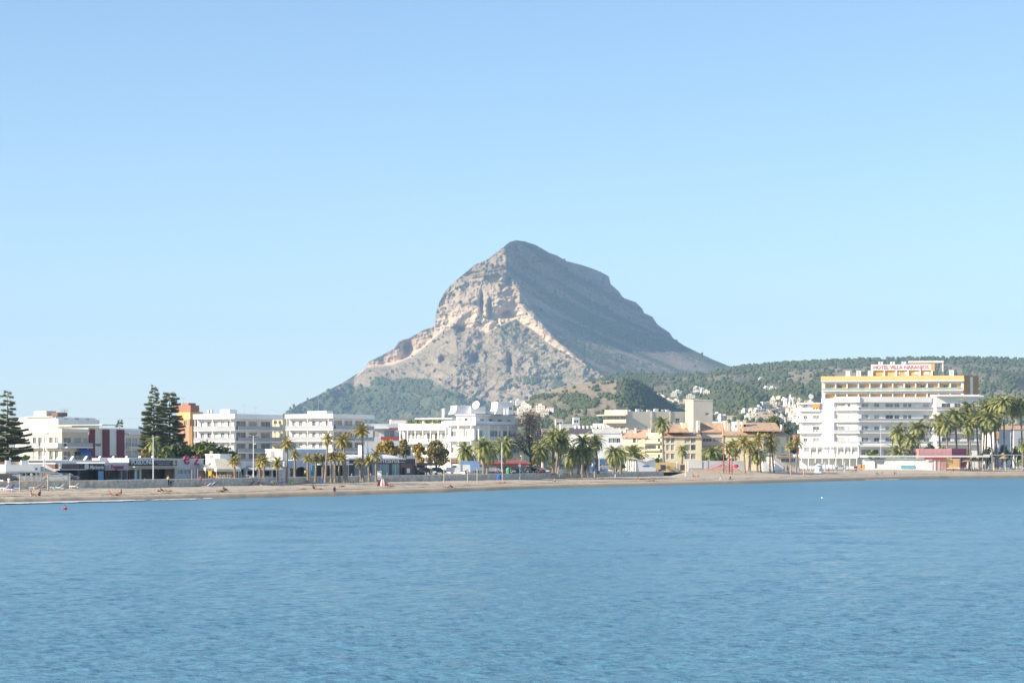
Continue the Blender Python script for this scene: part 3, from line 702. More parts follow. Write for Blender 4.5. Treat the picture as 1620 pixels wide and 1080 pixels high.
# ================================================================ buildings, left to right
def zr(d, *pys): return [Z(p, d) for p in pys]
def b_far_white():
    LF, RF = corner(24, 92, 157, 600); z = Z(668, 600); rt = root('apartment_building', LF.Q.x, LF.Q.y, GZ, 'long stepped white block behind the maroon-striped building', 'building')
    body(rt, LF, RF, GZ, z, [], [], WHITE)
    parapet(rt, LF, RF, z, 1.0, .05)
    L2, R2 = corner(30, 88, 151, 604); z2 = Z(659.5, 604); hs = grid(2, R2.L - 1, 3, 1.6, [z + .3], 1.1, .0)
    body(rt, L2, R2, z + .01, z2, [], hs, WHITE, name='upper_storey'); wins(rt, R2, hs)
    m = MB(); m.box(L2, 3, 14, -4, .6, z2 + .02, z2 + .25); m.build('sun_canopy', CANV, rt)
    for u, h, w_ in ((5, 1.6, 5), (12, 1.1, 2.5)): 
        m = MB(); m.box(L2, u, u + w_, -5, -1, z2 + .26, z2 + .26 + h); m.build('roof_hut', [CREAM, BROWN][h < 1.3], rt)
    m = MB(); p = R2.pt(R2.L * .35, -2, z2); m.tube(p, (p[0], p[1], Z(645, 604)), .09, .05); q = Z(645, 604)
    for k in range(5): m.box(Fr((p[0] - 1.3, p[1]), (p[0] + 1.3, p[1])), .1 + k * .5, .25 + k * .5, -.1, .1, q - 1.0 - .3 * (k % 2), q - .4); 
    m.tube((p[0] - 1.4, p[1], q - .1), (p[0] + 1.4, p[1], q - .1), .05); m.tube((p[0] - .9, p[1], q - 1.5), (p[0] + .9, p[1], q - .5), .05); m.build('mast', METAL, rt)
b_far_white()
def b_cream_corner():
    d = 540; LF, RF = corner(46, 98, 139.6, d, R(35)); zt = Z(683, d); z1 = Z(706.5, d); z2 = Z(727.5, d)
    rt = root('apartment_building', LF.Q.x, LF.Q.y, GZ, 'cream two-storey flats with deep terraces and a blue awning, left of the maroon stripes', 'building')
    hL = grid(1, LF.L - 1, 5, 1.3, [z1 + .15, z2 + .15], 2.3); hR = [(.6, 3.2, z1 + .1, z1 + 2.4), (4.2, 6.6, z1 + .1, z1 + 2.4), (7.6, RF.L - .3, z1 + .1, z1 + 2.4), (.6, 3.0, z2 + .1, z2 + 2.3), (4.4, 7.0, z2 + .1, z2 + 2.3)]
    body(rt, LF, RF, GZ, zt, hL, hR, CREAM); wins(rt, LF, hL); wins(rt, RF, hR, [GLD, GLM])
    parapet(rt, LF, RF, zt + .003, .9, .06, WHITE)
    balcony(rt, LF, .5, LF.L * .42, z1, 1.5, 'glass'); balcony(rt, LF, LF.L * .5, LF.L, z1, 1.6, 'solid'); balcony(rt, RF, 0.2, RF.L, z1, 1.8, 'glass'); balcony(rt, RF, 0.2, RF.L, z2, 1.8, 'bars')
    balcony(rt, LF, .5, LF.L * .8, z2, 1.4, 'bars')
    m = MB(); a = RF; u = 5.2; m.quad(a.pt(u, .05, z1 - .35), a.pt(u + 3.4, .05, z1 - .35), a.pt(u + 3.4, 1.9, z1 - 1.7), a.pt(u, 1.9, z1 - 1.7)); m.quad(a.pt(u, 1.9, z1 - 1.7), a.pt(u + 3.4, 1.9, z1 - 1.7), a.pt(u + 3.4, 1.9, z1 - 2.2), a.pt(u, 1.9, z1 - 2.2)); m.build('awning', BLUE, rt)
    m = MB(); m.box(LF, 4.5, LF.L + 4, -6, .4, zt + 1.3, zt + 1.5)
    for u in (5, 9, LF.L): m.box(LF, u, u + .12, -.2, -.05, zt + .9, zt + 1.3)
    m.build('roof_canopy', CANV, rt)
b_cream_corner()
def b_maroon():
    fr = ang(140, 549, R(58), 231); LF = Fr(fr.P + Vector((-.848, .53)) * 9, fr.P); z0 = GZ; zt = Z(679.5, 552); z1 = Z(706.5, 552); z2 = Z(727, 552)
    rt = root('apartment_building', fr.P.x, fr.P.y, GZ, 'flats with three tall maroon stripes on a pale front', 'building')
    u = fr.u; zz = lambda p: p
    hs = [(u(151), u(160), z2 + .1, z2 + 1.1), (u(151), u(160), z1 + .1, z1 + .9), (u(174), u(184), z2 + .1, z2 + 1.2)]
    bl = [(u(199), u(207.5), z, z + 2.4) for z in (z1 + .1, z2 + .1)] + [(u(208.5), u(218), z, z + 2.4) for z in (z1 + .1, z2 + .1)] + [(u(219), u(226), z, z + 2.4) for z in (z1 + .1, z2 + .1)]
    body(rt, LF, fr, z0, zt, [], hs + bl, OFFW); wins(rt, fr, hs, [GLD], mull=0); wins(rt, fr, bl, [GLM, GLD, GLM])
    for a, b in ((140.3, 149), (162, 172), (184.5, 195.5)):
        m = MB(); m.box(fr, u(a), u(b), .003, .35, z0, zt + .1); m.build('stripe', MAROON, rt)
    for z in (z1, z2): balcony(rt, fr, u(197.5), fr.L, z, 1.5, 'bars')
    m = MB(); m.box(fr, u(197.5), fr.L, .003, 1.6, zt - 1.1, zt - .75); m.box(fr, fr.L - .2, fr.L, .003, 1.5, z2, zt - 1.1); m.build('eaves', WHITE, rt)
    parapet(rt, LF, fr, zt + .003, .45, .04)
    m = MB(); m.box(LF, -4, LF.L + 6, -5, 1.2, zt + 1.1, zt + 1.3)
    for q in (0, 4, LF.L + 2): m.box(LF, q, q + .12, .0, .12, zt + .4, zt + 1.1)
    m.build('roof_canopy', CANV, rt)
b_maroon()
def b_orange():
    d = 700; LF, RF = corner(276, 300, 320, d, R(35)); rt = root('apartment_building', LF.Q.x, LF.Q.y, GZ, 'tall orange and brick-red block behind the pair of araucaria trees', 'building')
    za, zb, zc = Z(651, d), Z(663.5, d), Z(638, d); z0 = GZ
    hs = grid(.5, RF.L - .5, 2, 1.2, [Z(705, d), Z(690, d)], 1.4, .5); hl = grid(.5, LF.L - .5, 2, 1.2, [Z(705, d), Z(690, d), Z(674, d)], 1.4, .4)
    body(rt, LF, RF, z0, zb, hl, hs, mat('brick orange render', (.55, .29, .17), .8)); wins(rt, LF, hl); wins(rt, RF, hs)
    m = MB(); m.box(RF, -.05, RF.L + .05, -RF.L * .0 - 6, .3, zb + .003, za); m.build('upper_storey', ORNG, rt)
    m = MB(); m.box(LF, -1, LF.L + .6, -4, .2, za + .003, zc - .6); m.box(LF, 3, LF.L - 1, -4, -.5, zc - .6, zc + .2); m.build('roof_house', TERRA, rt)
    m = MB(); m.box(RF, .3, 4.2, .003, .5, z0, Z(664, d) - 2); m.build('stair_tower', ORNG, rt)
    for k, py in enumerate((672, 690)): balcony(rt, RF, 4.4, RF.L, Z(py + 6, d), 1.2, 'solid', ORNG)
    m = MB(); m.box(RF, RF.L + .02, RF.L + 5.5, -2, 2.2, z0, Z(666, d)); m.build('side_wall', LBLUE, rt)
    antenna(rt, LF.P.x + 3, LF.P.y, zc, 2.2)
b_orange()
def flats(px, d, a, rows, label, left, right, roofbits=(), rk='glass', colr=WHITE, over=1.5):
    """four-level seaside flats with wrap-round balcony slabs; rows = slab rows top to bottom, px = (left, corner, right)"""
    LF, RF = corner(px[0], px[1], px[2], d, a); zs = zr(d, *rows[1:]); zt = Z(rows[0], d)
    rt = root('apartment_building', LF.Q.x, LF.Q.y, GZ, label, 'building')
    hL = grid(.6, LF.L - .4, left, LF.L / left * .5, [z + .1 for z in zs], 2.15); hR = grid(.4, RF.L - .3, right, RF.L / right * .74, [z + .1 for z in zs], 2.3)
    zb = zs[0] + 2.9
    body(rt, LF, RF, GZ, zb, hL, hR, colr, name='wall'); wins(rt, LF, hL, [GLM, GLD, BLIND, BLIND]); wins(rt, RF, hR, [GLD, GLM, GLM], mull=1)
    m = MB(); A, C, B = LF.P, LF.Q, RF.Q
    for fr, e0, e1 in ((LF, -.2, over), (RF, -over, over + 1)):
        m.box(fr, e0 - (.002 if fr is RF else 0), fr.L + e1, -.3, over + (.002 if fr is RF else 0), zb, zt)
    m.build('roof_band', colr, rt)
    r = MB(); Dp = A + (B - C); r.quad(*[(p.x, p.y, zb + .4) for p in (A, C, B, Dp)]); r.build('terrace_roof', CONC, rt)
    for i, z in enumerate(zs):
        balcony(rt, LF, 0, LF.L + over, z, over, rk, colr, side=False); balcony(rt, RF, 0, RF.L + over + .9, z - .004, over + .004, 'glass' if i else rk, colr, rm=RAILG, side=False)
    m = MB()
    for fr in (LF, RF):
        for k in (0.02, .5, .98) if fr is LF else (.5, .97): m.box(fr, fr.L * k, fr.L * k + .15, over * .8, over * .8 + .15, zs[-1], zb - .003)
    m.build('posts', colr, rt)
    for (u, v, w_, h) in roofbits:
        m = MB(); m.box(LF, u, u + w_, v - 3, v, zb + .43, zt + h); m.build('roof_house', colr, rt)
    return rt, LF, RF, zt
rt, LF, RF, zt = flats((312, 370, 431), 560, R(32), (654.5, 679.5, 697.5, 715, 731), 'white four-storey flats just right of the orange block', 5, 3, ((5.5, -3, 3.4, 1.3),))
antenna(rt, RF.pt(8, -3, 0)[0], RF.pt(8, -3, 0)[1], zt, 2.8); antenna(rt, RF.pt(14, -4, 0)[0], RF.pt(14, -4, 0)[1], zt, 2.2)
for u in (1.5, 2.6): chimney(rt, LF, u, -3, zt - .8, 1.9, CREAM, .5)
rt, LF, RF, zt = flats((457, 525, 577), 560, R(32), (654.5, 678.5, 696.5, 713.5, 731), 'white four-storey flats seen between the tall promenade palms, nearest the mountain foot', 6, 3, ((4, -3, 6.5, .9),))
antenna(rt, LF.pt(7, -4, 0)[0], LF.pt(7, -4, 0)[1], zt + .9, 3.2)
def b_yellow():
    d = 585; LF, RF = corner(430, 447, 460, d, R(20)); rt = root('apartment_building', LF.Q.x, LF.Q.y, GZ, 'narrow pale yellow block squeezed between the two white flats', 'building')
    z = zr(d, 661, 676, 690, 704); hs = [(.6, 1.6, q + .6, q + 1.9) for q in z[1:]] + [(LF.L * .62, LF.L * .62 + .9, q + .6, q + 1.9) for q in z[1:]]
    body(rt, LF, RF, GZ, z[0], hs, [], YEL); wins(rt, LF, hs, [GLD, BLIND], mull=0)
    for q in z[1:]: balcony(rt, LF, .2, LF.L - .4, q, 1.2, 'solid', YEL)
    m = MB(); m.box(LF, -.2, LF.L + .2, -3, .3, z[0] + .003, z[0] + .5); m.build('parapet', CREAM, rt)
b_yellow()
def b_red_stripe():
    d = 620; fr = ang(577, d, R(6), 641); z = zr(d, 670, 676.5, 679, 693); rt = root('low_building', fr.P.x, fr.P.y, GZ, 'low pale block with dark red bands left of the white villa', 'building')
    hs = [(fr.L * .2, fr.L * .38, z[3] + .2, z[2] - .2), (fr.L * .48, fr.L * .74, z[3] + .3, z[2] - .15)]
    LF = Fr(fr.P + Vector((-.1, 8)), fr.P); body(rt, LF, fr, GZ, z[0], [], hs, GREYW); wins(rt, fr, hs, [GLM, BLIND])
    m = MB(); m.box(fr, fr.L * .45, fr.L, .003, .2, z[2], z[1]); m.box(fr, fr.L * .4, fr.L, .003, .22, Z(695, d), Z(690.5, d)); m.build('red_band', REDC, rt)
    m = MB(); m.box(fr, fr.L * .2, fr.L * .6, .003, 1.6, Z(678, d), Z(676, d)); m.build('canopy', WHITE, rt)
    m = MB(); m.box(fr, fr.L * .65, fr.L + 2, -9, -2, z[0] + .01, Z(662.5, d)); m.build('upper_storey', OFFW, rt); m = MB(); m.box(fr, fr.L * .64, fr.L + 2.2, -9.2, -1.8, Z(662.5, d) + .003, Z(661.8, d)); m.build('upper_roof', TERRA, rt)
b_red_stripe()
def b_villa():
    d = 545; LF, RF = corner(711, 750, 819, d, R(32)); z = zr(d, 656.5, 673.5, 696, 722)
    LF = ang(709, d + LF.P.y - LF.Q.y, R(-32), 750); LF = Fr(LF.P, RF.P)
    rt = root('hotel_building', RF.P.x, RF.P.y, GZ, 'white villa-style hotel with columned terraces and rooftop towers', 'building')
    hL = [(.8 + k * (LF.L - 1) / 3, .8 + k * (LF.L - 1) / 3 + 1.7, q + .1, q + 2.4) for k in range(3) for q in (z[2], z[3])]; hR = []
    for q in (z[2], z[3]): hR += [(1.0, 4.2, q + .1, q + 2.6), (RF.L * .36, RF.L * .60, q + .1, q + 2.6), (RF.L * .66, RF.L * .84, q + .1, q + 2.6), (RF.L * .9, RF.L * .96, q + .3, q + 2.2)]
    body(rt, LF, RF, GZ, z[1] + .1, hL, hR, WHITE); wins(rt, LF, hL, [GLM, BLIND, GLD]); wins(rt, RF, hR, [GLD, GLM])
    # set-back second storey
    L2, R2 = corner(722, 752, 815, d + 2, R(32)); hs = grid(1, R2.L - 1, 4, 1.9, [z[1] + .5], 1.5); hl = grid(.6, L2.L - .5, 3, 1.0, [z[1] + .4], 1.7)
    body(rt, L2, R2, z[1] + .12, z[0], hl, hs, WHITE, name='upper_storey'); wins(rt, R2, hs, [GLM, GLD], mull=1); wins(rt, L2, hl, [BLIND, GLD], mull=0)
    m = MB()
    for fr, e in ((L2, 0), (R2, .4)): m.box(fr, -.2, fr.L + .3, -.2, .45 + (.002 if e else 0), z[0], z[0] + .35)
    m.build('cornice', WHITE, rt)
    m = MB()
    for fr, e in ((L2, 0), (R2, .4)): m.box(fr, -.2, fr.L + .32, .2, .52 + (.002 if e else 0), z[0] + .353, z[0] + .48)
    for fr, e in ((LF, 0), (RF, .4)): m.box(fr, -.2, fr.L + .3, .2, 1.55 + (.002 if e else 0), z[1] + .303, z[1] + .42)
    m.build('purple_line', PURP, rt)
    for fr, n in ((LF, 3), (RF, 5)):
        for q in (z[2], z[3]): balcony(rt, fr, 0, fr.L * (1 if fr is LF else .88), q, 1.6 + (.003 if fr is RF else 0), 'block', WHITE, side=False)
        m = MB(); m.box(fr, -.1, fr.L + (.1 if fr is RF else 1.4), 0.003, 1.5 + (.002 if fr is RF else 0), z[1] + .105, z[1] + .3)
        for k in range(n): u = fr.L * (.88 if fr is RF else .97) * k / (n - 1); m.box(fr, u, u + .28, 1.2, 1.48, z[3] - 3.4, z[1] + .1)
        m.build('colonnade', WHITE, rt)
    parapet(rt, LF, RF, z[1] + .43, .85, 1.3)
    # rooftop towers with flared foot
    for (a, b, top, w_) in ((723, 745, 642, 4.2), (745, 768, 644.5, 4), (788, 812, 636.5, 5)):
        fr = ang(a, d + 6, R(20), b); m = MB(); zt = Z(top, d + 6); zb = z[0] + .36; L = fr.L; f = .9
        pts = lambda u0, u1, v0, v1, zz: [fr.pt(u0, v1, zz), fr.pt(u1, v1, zz), fr.pt(u1, v0, zz), fr.pt(u0, v0, zz)]
        lo = pts(-f if a != 745 else .0, L, -5, 0.02, zb); mid = pts(-f * .3 if a != 745 else 0, L, -5, 0.01, zb + (zt - zb) * .45); hi = pts(0, L, -5, 0, zt)
        for p, q in ((lo, mid), (mid, hi)):
            for k in range(4): m.quad(p[k], p[(k + 1) % 4], q[(k + 1) % 4], q[k])
        m.quad(*hi); m.box(fr, -.1, L + .1, -5.1, .12, zt, zt + .15); m.build('roof_tower', WHITE, rt)
        if a == 788: window(rt, fr, (L * .7, L * .7 + .9, zt - 2, zt - 1.1), GLD, v=.3)
    fr = ang(748, d + 5, R(20), 756); m = MB(); c = Vector(fr.pt(.9, 0, Z(640.5, d + 5))); ax = Vector((-.5, -.8, .35)).normalized(); m.tube(c, c + ax * .12, 1.05, 1.15, 18); m.tube(c + ax * .12, c + ax * .9, .05, .05, 5); m.tube((c.x, c.y, c.z - 1.2), c, .09, .07); m.build('satellite_dish', OFFW, rt)
    for px in (700, 796, 801): 
        f2 = ang(px, d + 5, 0, px + 3); chimney(rt, f2, 0, 0, Z(656, d + 5), 1.6, WHITE, .55)
b_villa()
def b_villa_wing():
    d = 560; fr = ang(637, d + 12, R(-28), 711); z = zr(d + 5, 659.5, 675.5, 680, 700, 722)
    rt = root('hotel_wing', fr.P.x, fr.P.y, GZ, 'long white columned wing with planters on its roof terrace, left of the rooftop towers', 'building')
    RFp = Fr(fr.Q, fr.Q + Vector((.4, .85)) * 10); n = 6; hs = grid(.3, fr.L - .3, n, fr.L / n * .68, [z[3] + .1, z[4] + .1], 2.6)
    body(rt, fr, RFp, GZ, z[1], hs, [], WHITE); wins(rt, fr, hs, [BLIND, GLD, GLM, GLD])
    for q in (z[3], z[4]): balcony(rt, fr, 0, fr.L, q, 1.7, 'block', WHITE, side=False)
    m = MB(); m.box(fr, -.2, fr.L, .003, 2.0, z[2], z[1] - .003)
    for k in range(n + 1): u = (fr.L - .3) * k / n; m.box(fr, u, u + .26, 1.45, 1.7, GZ, z[2])
    m.build('colonnade', WHITE, rt)
    m = MB(); m.box(fr, -.2, fr.L, 1.8, 2.0, z[1] + .003, z[1] + 1.0); m.build('parapet', WHITE, rt)
    m = MB(); m.box(fr, fr.L * .22, fr.L, -6, -2.4, z[1] + .01, Z(661.5, d)); m.build('upper_storey', OFFW, rt); m = MB(); m.box(fr, fr.L * .2, fr.L, -6.5, -1.5, Z(661.5, d) + .003, Z(660, d)); m.build('upper_roof', WHITE, rt)
    chimney(rt, fr, fr.L * .71, -4, Z(660, d), 2.4, CREAM, .7)
    rng = random.Random(4)
    for k, (a, b) in enumerate(((.16, .3), (.33, .46), (.52, .68), (.72, .82), (.84, .92))):
        V = []; Fc = []
        for i in range(150):
            u = fr.L * rng.uniform(a, b); c = Vector(fr.pt(u, rng.uniform(1.1, 1.9), z[1] + rng.uniform(.9, 1.9))); aa = Vector((rng.gauss(0, 1), rng.gauss(0, 1), rng.gauss(0, 1))).normalized() * .22; bb = aa.orthogonal().normalized() * .2; q = len(V); V += [tuple(c - aa), tuple(c + bb), tuple(c + aa), tuple(c - bb)]; Fc.append((q, q + 1, q + 2, q + 3))
        me = bpy.data.meshes.new('planting'); me.from_pydata(V, [], Fc); me.materials.append(PALM_G); o = bpy.data.objects.new('planting', me); COL.objects.link(o); o.parent = rt; o.location = -Vector(rt['_w'])
b_villa_wing()
def b_slate():
    d = 640; LF, RF = corner(897, 938, 985, d, R(12)); RF = ang(938, d, R(2), 984); LF = ang(892, d + 6, R(-8), 938); LF = Fr(LF.P, RF.P); z = zr(d, 676, 685.5, 700)
    rt = root('low_building', RF.P.x, RF.P.y, GZ, 'white building with a dark slate roof behind the dense palm clump', 'building')
    hs = grid(RF.L * .55, RF.L - .5, 3, 1.3, [z[2]], 1.4); body(rt, LF, RF, GZ, z[1], [], hs, WHITE); wins(rt, RF, hs)
    m = MB(); a = LF
    m.quad(a.pt(-.3, .4, z[1] + .01), a.pt(a.L + .2, .4, z[1] + .01), a.pt(a.L + .2, -5, z[0]), a.pt(-.3, -5, z[0])); m.quad(a.pt(a.L + .2, .4, z[1] + .01), a.pt(a.L + .2, -9, z[1] + .01), a.pt(a.L + .2, -5, z[0]), a.pt(a.L + .2, -5, z[0])); m.build('slate_roof', SLATE, rt)
    m = MB(); m.box(RF, .0, 8, -4, .2, z[1] + .02, Z(678, d)); m.box(RF, 3, 6, -3, .22, Z(678, d), Z(675, d)); m.build('roof_house', OFFW, rt)
    for k in range(9): chimney(rt, LF, 1 + k * (LF.L + 3) / 9, -5, z[0] - .4, .9, OFFW, .6)
    for k in range(3): chimney(rt, RF, 9 + k * 1.8, -3, z[1], 1.0, OFFW, .5)
b_slate()
def b_beige():
    d = 770; zt = Z(650.5, d)
    LF = ang(957, d + 3, R(-14), 993); RF = ang(993, d, R(14), 1085); LF = Fr(LF.P, RF.P); z = zr(d, 683.5, 668, 653)
    rt = root('apartment_building', RF.P.x, RF.P.y, GZ, 'big plain beige block with a square tower and lit balconies at its left end', 'building')
    hL = grid(.8, LF.L - .6, 3, 1.9, [z[0] + .2, z[1] + .2], 2.2); hR = [(RF.L * .82, RF.L * .90, Z(669, d), Z(661, d)), (RF.L * .03, RF.L * .05, z[0], z[0] + 1)]
    body(rt, LF, RF, GZ, zt, hL, hR, BEIGE); wins(rt, LF, hL, [GLM, BLIND]); wins(rt, RF, hR, [GLD])
    for q in (z[0], z[1]): balcony(rt, LF, 0, LF.L, q, 2.2, 'solid', CREAM, h=1.1)
    m = MB(); m.box(LF, -2.5, LF.L, 0.003, 2.6, Z(657.5, d), Z(655.5, d)); m.box(LF, 0, LF.L, -.2, .4, Z(655.4, d), zt + .6); m.build('roof_band', CREAM, rt)
    balcony(rt, RF, RF.L * .78, RF.L * .96, Z(669, d), 1.2, 'bars', BEIGE)
    for a in (.4, .72): m = MB(); m.box(RF, RF.L * a, RF.L * a + .5, .003, .25, GZ, zt + .3); m.build('pilaster', BEIGE, rt)
    T1 = ang(1084, d + 4, R(-22), 1097); T2 = ang(1097, T1.Q.y, R(12), 1127.5); T1 = Fr(T1.P, T2.P); q = Z(633.5, d); hs = [(T2.L * .62, T2.L * .62 + 1.4, Z(656, d), Z(652.5, d))]
    body(rt, T1, T2, GZ, q, [], hs, BEIGE, name='tower_wall'); wins(rt, T2, hs, [GLD]); parapet(rt, T1, T2, q + .003, .5, .1, CREAM)
    antenna(rt, T1.Q.x, T1.Q.y + 3, q, 4)
    for k in range(8): chimney(rt, RF, 2 + k * (RF.L - 6) / 8 + random.uniform(-1, 1), -4, zt, random.uniform(.5, 1.1), OFFW, random.choice((.6, 1.2)))
b_beige()
def gable(rt, fr, u0, u1, ze, zr_, dep, over=.5, name='tiled_roof', m_=None, hip=0.0):
    """tiled roof rising from the eaves line back to a ridge, with thickness"""
    m = MB(); v0 = over; v1 = -dep; vm = (v1) / 2; a, b = u0 - over, u1 + over; h = hip * (b - a); t = .2
    P = lambda u, v, z: fr.pt(u, v, z)
    m.quad(P(a, v0, ze), P(b, v0, ze), P(b - h, vm, zr_), P(a + h, vm, zr_)); m.quad(P(b, v1, ze), P(a, v1, ze), P(a + h, vm, zr_), P(b - h, vm, zr_))
    m.tri(P(a, v1, ze), P(a, v0, ze), P(a + h, vm, zr_)); m.tri(P(b, v0, ze), P(b, v1, ze), P(b - h, vm, zr_)); m.quad(P(a, v0, ze - t), P(b, v0, ze - t), P(b, v0, ze), P(a, v0, ze))
    m.quad(P(a, v1, ze - t), P(a, v0, ze - t), P(a, v0, ze), P(a, v1, ze)); m.quad(P(b, v0, ze - t), P(b, v1, ze - t), P(b, v1, ze), P(b, v0, ze)); m.quad(P(a, v0, ze - t), P(a, v1, ze - t), P(b, v1, ze - t), P(b, v0, ze - t))
    return m.build(name, m_ or TILE, rt)
def b_yellow_complex():
    # left house: lit loggia side, then front with paired windows
    d = 650; A = ang(985, d + 9, R(-30), 1047); B = ang(1047, A.Q.y, R(2), 1110); z = zr(d, 691.5, 700.5, 712, 726); ze = z[0]
    rt = root('apartment_building', B.P.x, B.P.y, GZ, 'pale yellow three-storey flats with tiled roofs behind the tall lone palm', 'building')
    hA = []
    for k, q in enumerate(z[1:]): hA += [(A.u(1020), A.u(1038), q + .3, q + 1.5), (A.u(1040.5), A.u(1044.5), q + .3, q + 1.5)]
    hA += [(A.u(1001), A.u(1006), z[1] + .1, z[1] + 1.9), (A.u(1008), A.u(1014), z[1] + .1, z[1] + 1.9)]
    hB = [(B.u(a), B.u(b), q, q + 1.75) for (a, b) in ((1054, 1060), (1061.5, 1067.5), (1083, 1092), (1093, 1101)) for q in z[1:]]
    hB = [h for h in hB]
    body(rt, A, B, GZ, ze, hA, hB, YEL); wins(rt, A, hA, [GLD, BLIND], mull=0); wins(rt, B, hB, [GLM, GLM, BLIND, GLD], mull=0)
    for q in z[1:]: balcony(rt, A, A.u(1018.5), A.u(1046), q + .1, .9, 'solid', YEL, h=.35)
    gable(rt, A, 0, A.u(1022), ze, Z(679, d), 9, hip=.1); gable(rt, B, 0, B.L - .5, ze, Z(683, d), 9)
    gable(rt, B, 2, B.u(1088), Z(683, d), Z(670, d), 14, hip=.05)
    m = MB(); m.box(A, A.u(1021), A.L - .1, -6, -.6, ze + .01, Z(684, d)); m.build('dormer', YEL, rt)
    m = MB(); m.box(B, B.u(1081), B.u(1090), -8, -3, ze, Z(668, d)); m.build('stair_tower', YEL, rt)
    for f, u in ((A, 3), (A, 8), (A, A.L - 6), (B, 1.5), (B, 7), (B, B.L - 2.5)): chimney(rt, f, u, -3, ze + .5, 2.4, CREAM, .7)
    # recessed middle house
    d = 662; C = ang(1110, d, R(0), 1146); z = zr(d, 683, 703, 724)
    rt = root('apartment_building', C.P.x, C.P.y, GZ, 'pale house with a wide mottled tile roof, middle of the yellow terrace', 'building')
    LF = Fr(C.P + Vector((-.2, 9)), C.P); hs = [(C.u(1111.5), C.u(1126), z[1] + .1, z[1] + 2.0), (C.u(1128), C.u(1143), z[1] + .1, z[1] + 2.2)]
    body(rt, LF, C, GZ, z[0], [], hs, BEIGE); wins(rt, C, hs, [GLD, GLM], mull=2); balcony(rt, C, 0, C.L, z[1], 1.4, 'solid', BEIGE)
    gable(rt, C, 0, C.L, z[0], Z(668, d), 12)
    for u in (-1.2, C.L + .2): m = MB(); m.box(C, u, u + .7, -7, .3, z[0] - 3, Z(668, d) + .6); m.build('party_wall', CREAM, rt)
    # right house
    d = 655; D = ang(1148, d, R(0), 1208); E = ang(1208, D.Q.y, R(38), 1250); z = zr(d, 688, 697, 712)
    rt = root('apartment_building', D.P.x, D.P.y, GZ, 'pale yellow flats with a long tiled roof beside the dark round tree', 'building')
    hs = [(D.u(1156), D.u(1175), z[1] - 3.2, z[1] - .2)] ; he = [(E.u(1228), E.u(1234), Z(703, d), Z(693, d)), (E.u(1236), E.u(1240), Z(716, d), Z(706, d)), (E.u(1244), E.u(1248), Z(697, d), Z(690, d))]
    D2 = Fr(D.P, D.Q); body(rt, D2, E, GZ, z[0], hs, he, YEL); wins(rt, D2, hs, [GLM], mull=2); wins(rt, E, he, [BLIND, GLM], mull=0)
    gable(rt, D2, 0, D2.L, z[0], Z(681, d), 8); gable(rt, D2, 6, D2.L + 5, Z(681, d), Z(667.5, d), 16, hip=.06); gable(rt, E, -.5, E.L, Z(689, d), Z(680, d), 10)
    for u, h in ((1, 3.6), (4, 4.6), (6, 4.6), (D2.L - 6, 3.2)): chimney(rt, D2, u, -4.5, z[0] + .2, h, CREAM, .9)
    for k in range(5): chimney(rt, E, 1 + k * 3.1, -6, Z(684, d), 2.6, CREAM, .8)
b_yellow_complex()

